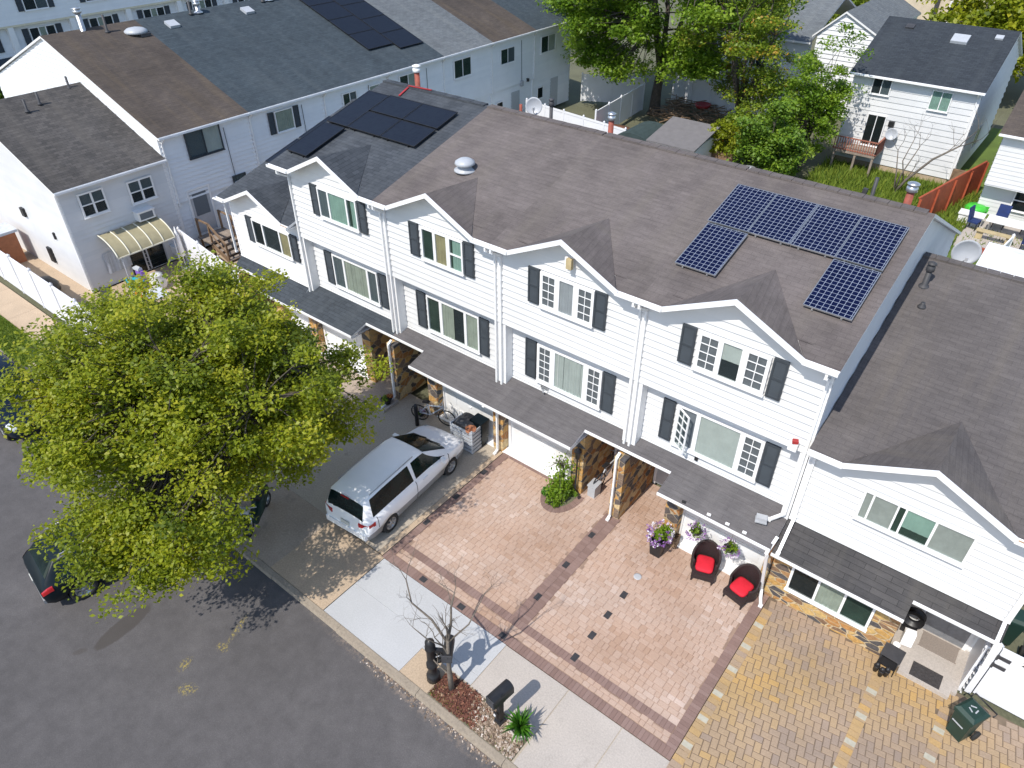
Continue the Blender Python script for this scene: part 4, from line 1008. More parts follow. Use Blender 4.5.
m = MB(); m.box(x1-.02,12.35,0,x1+.036,14.05,2.1); m.build('dark_porch_opening',MAT['backing'],h)
for a,b in ((12.3,13.1),(13.2,14.1)):
    d = MB(); d.box(x1+.04,a+.05,.05,x1+.055,b-.05,2.0); dd = d.build('glass_door',MAT['glassdark'],h)
    f = MB(); f.box(x1+.01,a,.02,x1+.08,a+.06,2.08); f.box(x1+.01,b-.06,.02,x1+.08,b,2.08); f.box(x1+.01,a+.06,2.0,x1+.08,b-.06,2.08); f.build('door_frame',MAT['door'],dd)
for y,z in ((13.6,2.64),(14.75,.55)):
    m = MB(); m.box(x1-.02,y-.38,z-.2,x1+.42,y+.38,z+.2); m.box(x1+.42,y-.3,z-.14,x1+.425,y+.3,z+.14,1); m.box(x1-.05,y-.42,z+.2,x1+.46,y+.42,z+.23); m.build('air_conditioner',[MAT['trim'],MAT['screen']],h)
m = MB()
for k in range(10):
    ya = 11.35+k*.11
    m.face([(x1+.09+.03*math.sin(k*1.7),ya,.55),(x1+.09+.03*math.sin((k+1)*1.7),ya+.11,.55),(x1+.06,ya+.11,1.5),(x1+.06,ya,1.5)])
m.build('plastic_sheet',MAT['pale'],h)
for c_,s_ in (((-33.6,y0-.03,2.2),(.12,.1,.3)),((-36.2,y0-.05,2.6),(.3,.14,.4)),((-34.9,y0-.05,.9),(.35,.12,.7))): m = MB(); m.cbox(c_,s_); m.build('utility_meter',MAT['black'],h)
# striped metal awning
aw = thing('awning','khaki striped metal awning with white ribs over the side porch','awning',(-31.2,12.85,2))
m = MB(); rb = MB(); ya, yb = 11.45, 14.1; n = 12; ns = 6
def ap_(t, y): a = t*R(78); return Vector((-31.8+1.35*math.sin(a)*1.0*(t**.0), y, 2.35-.85*(1-math.cos(a))))
for k in range(n):
    A = ap_(k/n,ya); Bp = ap_((k+1)/n,ya); m.face([A,Bp,Vector((Bp.x,yb,Bp.z)),Vector((A.x,yb,A.z))]); 
    m.face([Vector((A.x,yb,A.z-.02)),Vector((Bp.x,yb,Bp.z-.02)),Bp-Vector((0,0,.02)),A-Vector((0,0,.02))])
m.build('canopy_sheet',MAT['awn'],aw)
for s in range(ns):
    y = ya+(yb-ya)*s/(ns-1); rb.tube([ap_(k/n,y)+Vector((0,0,.015)) for k in range(n+1)],.03,6)
E_ = ap_(1,ya); rb.beam(E_,Vector((E_.x,yb,E_.z)),.05); rb.build('rib',MAT['awnw'],aw)
pp = MB(); pp.beam((E_.x,ya+.15,0),(E_.x,ya+.15,E_.z),.05); pp.beam((E_.x,yb-.1,0),(E_.x,yb-.1,E_.z),.05); pp.build('post',MAT['tealplastic' if False else 'door'],aw)
# wooden stairs
st = thing('wooden_stairs','grey brown wooden stairs with railings up to a back door','stairs',(-30.5,16.4,0))
m = MB(); m.box(-31.7,15.75,.62,-30.6,17.15,.7)
for k in range(4): m.box(-30.6+k*.3,15.9,.5-k*.14,-30.3+k*.3,17.0,.55-k*.14)
m.build('tread',MAT['wood_grey'],st)
m = MB()
for y in (15.85,17.05):
    for x,z in ((-31.6,.7),(-30.65,.7),(-29.5,0)): m.beam((x,y,0),(x,y,z+.95),.08)
    m.beam((-31.6,y,1.62),(-30.65,y,1.62),.07); m.beam((-30.65,y,1.62),(-29.5,y,.92),.08); m.beam((-30.65,y,1.15),(-29.5,y,.45),.05)
    m.beam((-30.7,y,.55),(-29.3,y,-.05),.05,.2); m.build('railing',MAT['wood'],st); m = MB()
# row B, far left, its wall faces +x too
XB = -65.0
for i in range(7):
    a = 13.7+4.55*i; b = a+4.55
    h = thing('row_house',f'{["first","second","third","fourth","fifth","sixth","seventh"][i]} from the left among distant jettied white houses at the top edge','house',(XB-4,(a+b)/2,0),0,'distant white houses at the top left')
    w = MB(); siding(w,'+x',XB,[(a,4.85),(b,4.85),(b,7.6),(a,7.6)],.2,.025); siding(w,'+x',XB-.4,[(a,0),(b,0),(b,4.85),(a,4.85)],.2,.025)
    w.box(XB-.4,a,4.72,XB+.01,b,4.86,2); w.box(XB-.4,a-.2,0,XB-.0,a+.2,4.72,1)
    siding(w,'-y',a+.01,[(XB-9,0),(XB-.42,0),(XB-.42,7.5),(XB-9,7.5)],.3); siding(w,'+y',b-.01,[(XB-9,0),(XB-.42,0),(XB-.42,7.5),(XB-9,7.5)],.3)
    w.build('wall',[MAT['siding_far'],MAT['trim'],MAT['siding_yel']],h)
    r = MB(); slab(r,[(XB+.4,a,7.6),(XB+.4,b,7.6),(XB-5,b,9.2),(XB-5,a,9.2)],.1); slab(r,[(XB-5,a,9.2),(XB-5,b,9.2),(XB-10,b,7.6),(XB-10,a,7.6)],.1); r.build('roof',[MAT['roof_grey'],MAT['trim']],h)
    Wt = Wall('+x',XB+.027); Wl = Wall('+x',XB-.373); c = (a+b)/2
    window(h,Wt,[(c-.8,c+.8,'slide',{'cur':'screen','from':.5})],5.7,6.75,.06); shutter(h,Wt,c-1.3,c-.9,5.65,6.8); shutter(h,Wt,c+.9,c+1.3,5.65,6.8)
    window(h,Wl,[(c-.9,c-.3,'plain',{}),(c-.22,c+.22,'plain',{'cur':'curtain_sage'}),(c+.3,c+.9,'plain',{})],3.2,4.4,.06); shutter(h,Wl,c-1.45,c-1.02,3.15,4.45); shutter(h,Wl,c+1.02,c+1.45,3.15,4.45)
    m = MB(); slab(m,[(XB+.9,a,2.3),(XB+.9,b,2.3),(XB-.4,b,2.75),(XB-.4,a,2.75)],.08); m.build('canopy_roof',[MAT['roof_navy' if i%2 else 'shedgreen'],MAT['trim']],h)
# house behind, right
h = thing('back_house','detached white house with charcoal roof, a red railed deck and a sliding glass door','house',(-8.5,51,0))
x0,x1,y0,y1 = -11.9,-5.25,47.0,57.0; zE,zR = 5.3,7.35
w = MB(); siding(w,'-y',y0,[(x0,.35),(x1,.35),(x1,zE-.05),(x0,zE-.05)],.32,.03); siding(w,'+x',x1,[(y0,.35),(y1,.35),(y1,zE-.05),((y0+y1)/2,zR-.07),(y0,zE-.05)],.34,.09); siding(w,'-x',x0,[(y0,.35),(y1,.35),(y1,zE-.05),((y0+y1)/2,zR-.07),(y0,zE-.05)],.34,.03)
w.box(x0+.02,y0+.02,0,x1-.02,y1,.35,2); w.box(x1-.1,y0-.035,.35,x1+.05,y0,zE-.1,1)
w.build('wall',[MAT['siding'],MAT['trim'],MAT['concrete_tan']],h)
r = MB(); yr = (y0+y1)/2; slab(r,[(x0-.2,y0-.35,zE-.1),(x1+.2,y0-.35,zE-.1),(x1+.2,yr,zR),(x0-.2,yr,zR)],.1); slab(r,[(x0-.2,yr,zR),(x1+.2,yr,zR),(x1+.2,y1+.3,zE-.1),(x0-.2,y1+.3,zE-.1)],.1)
ro = r.build('roof',[MAT['roof_black'],MAT['trim']],h); gutter(h,x0-.2,x1+.2,y0-.35,zE-.12); downspout(h,[(x1-.1,y0-.4,zE-.2),(x1-.1,y0-.06,zE-.5),(x1-.1,y0-.06,.4)])
m = MB(); m.cbox((-7.7,50.6,6.85),(.85,.75,.16),0,0,.5,.36); m.build('skylight',MAT['dish'],ro); m = MB(); m.cbox((-10.6,51.2,7.05),(.45,.4,.14),0,0,.5,.36); m.build('roof_vent',MAT['pipe_dark'],ro); m = MB(); m.cbox((-5.9,51.2,7.05),(.4,.35,.14),0,0,.5,.36); m.build('roof_vent',MAT['dish'],ro)
Wb = Wall('-y',y0-.034)
window(h,Wb,[(-10.75,-9.8,'slide',{'cur':'screen','from':.5})],4.22,5.05,.05); window(h,Wb,[(-7.55,-6.6,'slide',{'cur':'curtain_green'})],3.9,4.85,.05)
window(h,Wb,[(-10.5,-9.55,'slide',{'glass':'glassdark','back':'backing'})],1.35,3.05,.06); window(h,Wall('+x',x1+.047),[(50.2,51.6,'slide',{'glass':'glassdark'})],1.2,2.3,.05)
m = MB(); m.cbox((-9.15,y0-.12,2.75),(.3,.2,.3)); m.build('wall_lamp',MAT['black'],h)
dk = thing('deck','small raised wooden deck with red railing below the sliding glass door','deck',(-10.2,46.2,0))
m = MB(); m.box(-11.6,45.4,1.1,-9.2,46.97,1.22); 
for x in (-11.5,-10.3,-9.3): m.beam((x,45.5,0),(x,45.5,1.1),.12)
m.build('floor',MAT['wood_grey'],dk)
m = MB()
for x in [-11.6+.14*k for k in range(18)]: m.beam((x,45.42,1.22),(x,45.42,1.95),.04)
for y in [45.42+.15*k for k in range(11)]: m.beam((-9.22,y,1.22),(-9.22,y,1.95),.04)
m.beam((-11.65,45.42,1.98),(-9.17,45.42,1.98),.1,.05); m.beam((-9.22,45.42,1.98),(-9.22,46.95,1.98),.1,.05); m.beam((-11.65,45.42,1.3),(-9.17,45.42,1.3),.05)
m.build('railing',MAT['redpaint'],dk)
dish('pale dish on the wall of the charcoal roofed house beside the deck', (-8.95,46.7,2.25), (.2,-1,.3), .33, .3, 'satellite dishes', (0,1,0), False)
# neighbour at right edge
h = thing('side_house','white house cut by the right edge with a grey brown roof and recessed lower window','house',(0,48,0))
x0,x1,y0,y1 = -3.25,6.0,43.4,53.0; zE = 4.35
w = MB(); siding(w,'-y',y0,[(x0,1.75),(x1,1.75),(x1,zE),(x0,zE)],.22,.02); siding(w,'-y',y0+.7,[(x0,0),(x1,0),(x1,1.75),(x0,1.75)],.22,.02); w.box(x0,y0+.01,1.68,x1,y0+.7,1.76,1)
siding(w,'-x',x0,[(y0,1.75),(y1,1.75),(y1,zE),((y0+y1)/2,zE+1.9),(y0,zE)],.22); siding(w,'-x',x0,[(y0+.7,0),(y1,0),(y1,1.75),(y0+.7,1.75)],.22); w.build('wall',[MAT['siding'],MAT['trim']],h)
r = MB(); slab(r,[(x0-.2,y0-.3,zE),(x1,y0-.3,zE),(x1,48.2,zE+2.0),(x0-.2,48.2,zE+2.0)],.1); slab(r,[(x0-.2,48.2,zE+2.0),(x1,48.2,zE+2.0),(x1,53.3,zE),(x0-.2,53.3,zE)],.1); r.build('roof',[MAT['roof_umber'],MAT['trim']],h)
gutter(h,x0-.2,x1,y0-.3,zE-.01)
window(h,Wall('-y',y0+.666),[(-1.75,-.95,'hung',{'glass':'glassdark'}),(-.8,0,'hung',{'glass':'glassdark'})],.55,1.55,.06)
# pale gabled house behind the trees
h = thing('gable_house','pale grey house showing a sided gable end, left of the charcoal roof','house',(-15.5,60,0))
w = MB(); siding(w,'-y',56,[(-17.3,0),(-13.4,0),(-13.4,5.4),(-15.7,6.55),(-17.3,5.0)],.3,.05); siding(w,'+x',-13.4,[(56,0),(66,0),(66,5.4),(56,5.4)],.3); w.build('wall',[MAT['siding_far'],MAT['trim']],h)
r = MB(); slab(r,[(-15.7,55.8,6.65),(-13.2,55.8,5.4),(-13.2,66,5.4),(-15.7,66,6.65)][0:4],.12); slab(r,[(-17.6,55.8,4.95),(-15.7,55.8,6.65),(-15.7,66,6.65),(-17.6,66,4.95)],.12); r.build('roof',[MAT['roof_grey'],MAT['trim']],h)
h = thing('hidden_house','low house with a wavy grey roof and white walls seen through the mixed trees','house',(-21,60,0))
w = MB(); siding(w,'-y',56.5,[(-26,0),(-17.7,0),(-17.7,4.4),(-26,4.4)],.3,.03); w.build('wall',[MAT['siding_far'],MAT['trim']],h)
r = MB(); slab(r,[(-26.3,56.1,4.4),(-17.7,56.1,4.4),(-17.7,62,6.6),(-26.3,62,6.6)],.12); slab(r,[(-26.3,62,6.6),(-17.7,62,6.6),(-17.7,68,4.4),(-26.3,68,4.4)],.12); r.build('roof',[MAT['roof_grey'],MAT['trim']],h)
window(h,Wall('-y',56.46),[(-22,-21,'slide',{})],2.2,3.3,.06)
# pink stucco house at the top edge
h = thing('stucco_house','salmon and cream stucco house at the top edge behind the charcoal roof','house',(-16,80,0))
w = MB(); w.box(-21.5,76,0,-16.6,84,9); w.box(-16.6,75.4,0,-9.5,84,9,1); w.box(-14.2,75.1,3.0,-13.9,75.4,6,2); w.build('wall',[MAT['brickred'],MAT['cream'],MAT['pipe_dark']],h)
window(h,Wall('-y',75.98),[(-19.6,-18.2,'slide',{'cur':'curtain_lav'})],3.9,5.2,.12); window(h,Wall('-y',75.38),[(-13.0,-11.2,'slide',{'glass':'glassdark'})],3.5,4.9,.12); window(h,Wall('-y',75.38),[(-16.2,-15.4,'slide',{})],2.4,3.4,.1)
r = MB(); slab(r,[(-22,75,9),(-9,75,9),(-9,80,10.5),(-22,80,10.5)],.15); slab(r,[(-22,80,10.5),(-9,80,10.5),(-9,85,9),(-22,85,9)],.15); r.build('roof',[MAT['roof_umber'],MAT['trim']],h)
# ------------------------------------------------------------------ vehicles
def bool_cut(o, cutters):
    for c in cutters:
        md = o.modifiers.new('cut','BOOLEAN'); md.object = c; md.operation = 'DIFFERENCE'; md.solver = 'EXACT'
    dg = bpy.context.evaluated_depsgraph_get(); me = bpy.data.meshes.new_from_object(o.evaluated_get(dg))
    o.modifiers.clear(); old = o.data; o.data = me; me.name = old.name
    for c in cutters: bpy.data.objects.remove(c)
class CarSurf:
    """stations: (y, wsill, wbelt, wroof, zsill, zbelt, zroof) ; nose at +y"""
    T = 13
    def __init__(s, st): s.st = st
    def prof(s, i):
        y,ws,wb,wr,zs,zb,zr = s.st[i]
        P = [(ws*.55,zs),(ws*.93,zs+.01),(ws,zs+.07),(wb*1.0,zs+(zb-zs)*.45),(wb*1.003,zs+(zb-zs)*.72),(wb*.985,zb-.03),(wb*.955,zb)]
        for t in (.5,1.0): P.append((wb*.955+(wr-wb*.955)*t, zb+(zr-.07-zb)*t if zr-zb>.12 else zb+(zr-zb)*t*.6))
        P += [(wr*.93,zr-.03 if zr-zb>.12 else zb+(zr-zb)*.75),(wr*.78,zr-.008),(wr*.4,zr+.012),(0,zr+.018)]
        return [Vector((x,y,z)) for x,z in P]
    def S(s, u, t, side=1):
        i = min(int(u), len(s.st)-2); f = u-i; A = s.prof(i); B = s.prof(i+1)
        j = min(int(t), s.T-2); g = t-j
        def cr(k):
            return A[k].lerp(B[k], f)
        p = cr(j).lerp(cr(j+1), g); return Vector((p.x*side,p.y,p.z))
    def body(s, mats, parent, split=None):
        m = MB(); rings = []
        for i in range(len(s.st)):
            P = s.prof(i); rings.append([Vector(p) for p in P]+[Vector((-p.x,p.y,p.z)) for p in P[-2::-1]])
        m.rings(rings, 0, True, True, True)
        # winding: make outward
        me = m.build('body', mats, parent, local=True)
        import bmesh
        bm = bmesh.new(); bm.from_mesh(me.data); bmesh.ops.remove_doubles(bm, verts=bm.verts, dist=.0005); bmesh.ops.recalc_face_normals(bm, faces=bm.faces)
        for f in bm.faces:
            c = f.calc_center_median()
            if split and c.z < split: f.material_index = 1
            f.smooth = True
        bm.to_mesh(me.data); bm.free()
        return me
    def patch(s, mb, u0,u1,t0,t1, side, off=.006, nu=8, nt=6, quadfix=None, mi=0):
        """panel lying on the body surface between (u,t) corners; u0/u1 may be pairs (at t0, at t1)"""
        a0,a1 = u0 if isinstance(u0,tuple) else (u0,u0); b0,b1 = u1 if isinstance(u1,tuple) else (u1,u1)
        G = []
        for k in range(nt+1):
            f = k/nt; row = []
            for q in range(nu+1):
                g = q/nu; u = (a0+(a1-a0)*f)*(1-g)+(b0+(b1-b0)*f)*g; t = t0+(t1-t0)*f
                e = .01; p = s.S(u,t,side); pu = s.S(min(u+e,len(s.st)-1.001),t,side)-s.S(max(u-e,0),t,side); pt = s.S(u,min(t+e,s.T-1.001),side)-s.S(u,max(t-e,0),side)
                n = pu.cross(pt); 
                if n.length < 1e-9: n = Vector((0,0,1))
                n.normalize(); ctr = Vector((0,p.y,.7))
                if n.dot(p-ctr) < 0: n = -n
                row.append(p+n*off)
            G.append(row)
        for k in range(nt):
            for q in range(nu):
                F = [G[k][q],G[k][q+1],G[k+1][q+1],G[k+1][q]]; nn = (F[1]-F[0]).cross(F[2]-F[0])
                if nn.dot(F[0]-Vector((0,F[0].y,.7))) < 0: F = F[::-1]
                mb.face(F, mi)
        for i in range(len(mb.sm)): mb.sm[i] = True
def wheel(parent, x, y, r=.32, w=.21, spokes=7):
    sd = 1 if x > 0 else -1; M = Matrix.Rotation(R(90)*sd,4,'Y')
    t = MB(); t.lathe((x,y,r),[(r*.62,-w/2),(r*.93,-w/2),(r,-w*.36),(r,w*.36),(r*.93,w/2),(r*.66,w/2),(r*.62,w*.3)],24,M=M,caps=False)
    o = t.build('wheel', MAT['rubber'], parent, local=True)
    a = MB(); a.lathe((x,y,r),[(r*.66,w*.30),(r*.66,w*.44),(r*.58,w*.44),(r*.56,w*.2),(.001,w*.18)],24,M=M,caps=False); 
    for k in range(spokes):
        an = 2*math.pi*k/spokes; c = Vector((x+sd*w*.36,y,r)); d = Vector((0,math.cos(an),math.sin(an)))
        a.beam(c+d*.03, c+d*r*.6, .05, .03, up=(1,0,0))
    a.lathe((x,y,r),[(.06,w*.2),(.06,w*.45),(.02,w*.47),(.001,w*.47)],12,M=M)
    a.build('rim', MAT['alloy'], o, local=True); return o
def cutcyl(x, y, r, w, root):
    m = MB(); m.lathe((x,y,r*.93),[(r*1.16,-w/2),(r*1.16,w/2)],28,M=Matrix.Rotation(R(90),4,'Y')); o = m.build('cutter', MAT['black'], None); o.location = (0,0,0)
    return o
def make_car(name, label, cat, st, loc, rz, paint, wb, wr, track, group=None, split=None, lower='cargrey'):
    t = thing(name, label, cat, (0,0,0), 0, group); cs = CarSurf(st)
    b = cs.body([MAT[paint], MAT[lower]], t, split)
    bool_cut(b, [cutcyl(s*(track/2+.08), y, wr, .5, t) for s in (-1,1) for y in wb])
    ar = MB()
    for s in (-1,1):
        for y in wb: ar.lathe((s*(track/2-.14),y,wr*.95),[(.01,-.1),(wr*1.1,-.1),(wr*1.1,.1)],20,M=Matrix.Rotation(R(90)*s,4,'Y'),caps=False)
    ar.build('wheel_well', MAT['black'], t, local=True)
    for s in (-1,1):
        for y in wb: wheel(t, s*track/2, y, wr)
    t.location = loc; t.rotation_euler = (0,0,rz)
    return t, cs
# --- white minivan, nose towards the garage (+y)
st = [(-2.42,.60,.74,.58,.42,.62,.70),(-2.38,.78,.86,.70,.34,.80,.98),(-2.34,.84,.90,.72,.30,.98,1.30),(-2.18,.87,.92,.66,.27,1.02,1.69),(-1.5,.89,.93,.67,.25,1.02,1.74),(-.6,.89,.935,.68,.25,1.01,1.755),(.15,.89,.935,.675,.25,1.0,1.74),(.42,.89,.93,.655,.25,.99,1.69),(1.42,.88,.92,.72,.25,.97,1.09),(1.56,.87,.91,.74,.26,.955,1.02),(1.9,.85,.88,.70,.27,.90,.955),(2.2,.80,.82,.62,.28,.80,.85),(2.36,.70,.72,.54,.32,.68,.72),(2.42,.56,.58,.44,.40,.58,.61)]
van, cs = make_car('minivan','white minivan with grey sills parked nose in beside the paved driveway','minivan',st,(-12.62,10.36,0),R(4.5),'carwhite',(-1.47,1.45),.325,1.62,split=.5)
def part(nm, mat, fn, parent): m = MB(); fn(m); return m.build(nm, MAT[mat], parent, local=True)
for s in (-1,1):
    part('side_window','carglass',lambda m: cs.patch(m,(3.15,3.3),(5.4,5.35),6.3,8.0,s),van)
    part('side_window','carglass',lambda m: cs.patch(m,5.05,(7.95,6.9),6.25,8.05,s),van) if False else None
    part('side_window','carglass',lambda m: cs.patch(m,5.55,(7.8,6.95),6.3,8.0,s),van)
    part('tail_lamp','lampred',lambda m: (m.cbox((s*.70,-2.34,.90),(.34,.09,.15),s*R(14)),m.cbox((s*.885,-2.2,.90),(.06,.24,.15),s*R(-8))),van)
    part('headlight','lampclear',lambda m: cs.patch(m,10.6,11.9,5.2,7.2,s,.01),van)
    def seams(m):
        for u in (5.46,7.9): cs.patch(m,u,u+.03,1.6,6.1,s,.003,1,12)
        cs.patch(m,3.3,3.33,3.2,6.1,s,.003,1,10)
    part('door_seam','black',seams,van)
    part('door_handle','carwhite',lambda m: m.cbox((s*.945,.15,.93),(.03,.2,.04)),van)
    part('wing_mirror','carwhite',lambda m: (m.cbox((s*1.02,.98,1.06),(.2,.12,.15)), m.cbox((s*.92,1.0,1.02),(.12,.05,.05))),van)
def both(u0,u1,t0,t1,off=.006):
    def f(m):
        cs.patch(m,u0,u1,t0,t1,1,off); cs.patch(m,u0,u1,t0,t1,-1,off)
    return f
part('windshield','carglass',both(6.95,8.1,8.6,11.999),van)
part('rear_window','carglass',both(1.5,2.8,8.3,11.999),van)
part('rear_bumper','carwhite',lambda m: m.cbox((0,-2.40,.50),(1.62,.12,.2)),van)
part('number_plate','plate',lambda m: m.cbox((0,-2.44,.74),(.34,.02,.16)),van)
part('brake_lamp','lampred',lambda m: m.cbox((0,-2.27,1.66),(.3,.03,.03)),van)
for s in (-1,1): part('roof_rail','cargrey',lambda m: m.tube([(s*.62,-1.9,1.75),(s*.62,.0,1.77)],.014,6),van)
for a_,b_ in (((-.5,-2.36,1.12),(.05,-2.33,1.18)),((.5,1.45,1.11),(.0,1.3,1.2)),((-.1,1.45,1.11),(-.55,1.28,1.2))): part('wiper','black',lambda m: m.beam(a_,b_,.02),van)
van.scale = (.94,.97,.95); van.location.x += .1
# --- dark crossover under the tree, tail towards us
st2 = [(-2.3,.62,.74,.6,.5,.8,.88),(-2.26,.80,.88,.74,.38,.92,1.02),(-2.1,.88,.93,.76,.32,1.02,1.14),(-1.72,.92,.96,.66,.28,1.06,1.58),(-1.1,.93,.965,.66,.27,1.05,1.66),(-.3,.93,.965,.665,.27,1.03,1.68),(.25,.93,.96,.65,.27,1.01,1.63),(1.0,.92,.94,.72,.27,.99,1.10),(1.3,.9,.93,.76,.28,.97,1.03),(1.9,.87,.89,.7,.3,.9,.96),(2.2,.78,.8,.6,.34,.78,.82),(2.32,.6,.62,.46,.42,.64,.67)]
suv, cs = make_car('crossover_car','dark teal crossover seen from behind under the big street tree','car',st2,(-17.0,3.85,RZ),R(-8),'cardark',(-1.4,1.38),.36,1.66,split=.40,lower='black')
for s in (-1,1):
    part('side_window','carglass',lambda m: cs.patch(m,(3.0,3.3),(6.9,6.1),6.3,8.0,s),suv)
    part('tail_lamp','lampred',lambda m: cs.patch(m,.95,2.3,4.3,6.0,s,.012),suv)
    part('wing_mirror','cardark',lambda m: m.cbox((s*1.04,.75,1.08),(.2,.12,.14)),suv)
    part('roof_rail','alloy',lambda m: m.tube([(s*.6,-1.5,1.66),(s*.6,.1,1.70)],.018,6),suv)
part('rear_window','carglass',both(2.15,2.95,9.0,11.999),suv); part('windshield','carglass',both(6.1,6.95,9.15,11.999),suv)
part('number_plate','plate',lambda m: m.cbox((0,-2.31,.78),(.34,.02,.16)),suv)
part('rear_bumper','cargrey',lambda m: m.cbox((0,-2.27,.47),(1.5,.1,.14)),suv)
suv.scale = (.95,.97,.95)
# --- dark navy car cut by the left edge, nose towards +x
car, cs = make_car('parked_car','dark navy car parked along the kerb, cut by the left edge of the picture','car',st2,(-26.1,4.72,RZ),R(-90),'carblue',(-1.4,1.38),.34,1.64,split=.38,lower='black')
for s in (-1,1):
    part('side_window','carglass',lambda m: cs.patch(m,(3.0,3.3),(6.9,6.1),6.3,8.0,s),car)
    part('headlight','lampclear',lambda m: cs.patch(m,9.2,10.3,4.8,7.4,s,.012),car)
    part('wing_mirror','carblue',lambda m: m.cbox((s*1.04,.75,1.08),(.2,.12,.14)),car)
part('windshield','carglass',both(6.1,6.95,9.15,11.999),car)
part('hood_seam','black',lambda m: (cs.patch(m,7.2,9.4,8.6,8.66,1,.003,12,1),cs.patch(m,7.2,9.4,8.6,8.66,-1,.003,12,1)),car)
part('grille','black',lambda m: m.cbox((0,2.28,.62),(1.0,.08,.16)),car)
# ------------------------------------------------------------------ street furniture and yard things
def mailbox(label, x, y, rz, ornate, group):
    t = thing('mailbox', label, 'mailbox', (x,y,0), rz, group)
    p = MB()
    if ornate:
        p.lathe((0,0,0),[(.17,0),(.17,.18),(.15,.23),(.11,.27),(.11,.5),(.14,.55),(.14,.66),(.10,.7),(.11,.95),(.10,1.2),(.13,1.24),(.13,1.32),(.10,1.36),(.115,1.5),(.06,1.56),(.01,1.6)],12)
    else:
        p.box(-.06,-.06,0,.06,.06,1.0); p.box(-.1,-.1,0,.1,.1,.12); p.box(-.09,-.09,.9,.09,.09,1.0)
    p.build('post', MAT['black'], t, local=True)
    b = MB(); n = 10; L_ = .56; w = .115; ox = .42 if ornate else 0; z0 = 1.05 if not ornate else 1.18
    pr = [(-w,0),(w,0)]+[(w*math.cos(a),.13+w*math.sin(a)) for a in [math.pi*k/n for k in range(n+1)]]
    if ornate: r0=[Vector((ox+u,-L_/2,z0+v)) for u,v in pr]; r1=[Vector((ox+u,L_/2,z0+v)) for u,v in pr]
    else: r0=[Vector((u*1.25,-L_/2,z0+v*1.25)) for u,v in pr]; r1=[Vector((u*1.25,L_/2+.02,z0+v*1.25)) for u,v in pr]
    b.rings([r0,r1],0,True,True,False); box = b.build('box', MAT['black'], t, local=True)
    f = MB()
    f.cbox((ox,-L_/2-.012,z0+.12),(w*2.1,.02,.26)); f.cbox((ox,-L_/2-.03,z0+.2),(.04,.03,.02)); f.build('door', MAT['pipe_dark'], box, local=True)
    if ornate:
        a = MB(); a.beam((.05,0,1.2),(ox+.05,0,1.16),.1,.08); a.tube([(.06,0,.7),(.2,0,.76),(.31,0,.92),(.38,0,1.14)],.05,8); a.tube([(.1,0,.98),(.19,0,1.04),(.15,0,1.13),(.08,0,1.08)],.035,6); a.tube([(.1,0,.82),(.2,0,.9),(.26,0,1.06)],.03,6); a.build('bracket', MAT['black'], t, local=True)
    else:
        a = MB(); a.cbox((.12,-.02,z0+.2),(.015,.05,.16)); a.cbox((-.02,-.12,.42),(.12,.03,.2)); a.cbox((-.03,-.14,.42),(.06,.02,.06),0,1); a.build('flag_and_tag', [MAT['black'],MAT['trim']], t, local=True)
    return t
mailbox('plain black mailbox on a square post between gravel and spiky potted plant', -5.50, 6.52, R(-8), False, 'kerbside mailboxes')
mailbox('black mailbox on an ornate turned post beside the bare sapling', -7.43, 6.36, R(35), True, 'kerbside mailboxes')
# leaf scatter helper
def leaf_quad(m, c, s, tint, up=.3):
    a = Vector((random.gauss(0,1),random.gauss(0,1),random.gauss(0,1)+up)).normalized(); b = a.orthogonal().normalized(); b.rotate(Matrix.Rotation(random.random()*6.28,3,a)); d = a.cross(b)
    m.face([c-b*s*.5, c-d*s*.32+b*.05*s, c+b*s*.6, c+d*s*.32+b*.05*s], 0, tint)
def bush(parent, c, rx, ry, rz, n, s, mat, nm='foliage', hollow=.35, local=False):
    m = MB(); cl = [(random.gauss(0,.5),random.gauss(0,.5),random.uniform(-.7,.9)) for _ in range(max(5,n//90))]
    for i in range(n):
        q = random.choice(cl); v = Vector((q[0]+random.gauss(0,.22),q[1]+random.gauss(0,.22),q[2]+random.gauss(0,.22)))
        if v.length > 1.05: v = v.normalized()*random.uniform(.7,1.0)
        leaf_quad(m, Vector((c[0]+v.x*rx,c[1]+v.y*ry,c[2]+v.z*rz)), s*random.uniform(.6,1.3), min(1,max(0,.5+.25*q[2]*.5+random.gauss(0,.22))))
    return m.build(nm, MAT[mat], parent, local=local)
# spiky plant in a pale pot
t = thing('potted_plant','bright green spiky plant in a pale round pot by the kerb','potted plant',(-4.97,6.58,0))
m = MB(); m.lathe((-4.97,6.58,0),[(.16,0),(.24,.3),(.26,.32),(.26,.36),(.22,.36),(.2,.3),(.001,.3)],18,caps=False); m.build('pot', MAT['concrete_beige'], t)
m = MB()
for i in range(90):
    a = random.random()*6.28; el = random.uniform(.2,1.35); L_ = random.uniform(.34,.58); d = Vector((math.cos(a)*math.cos(el),math.sin(a)*math.cos(el),math.sin(el))); s = d.cross(Vector((0,0,1))).normalized()*.022; b = Vector((-4.97,6.58,.32))
    q = b+d*L_*.6; e = b+d*L_+Vector((0,0,-.12*math.cos(el))); tn = min(1,max(0,random.gauss(.5,.25)))
    m.face([b-s*.6,b+s*.6,q+s,q-s],0,tn); m.face([q-s,q+s,e],0,tn)
m.build('leaves', MAT['leaf_spike'], t)
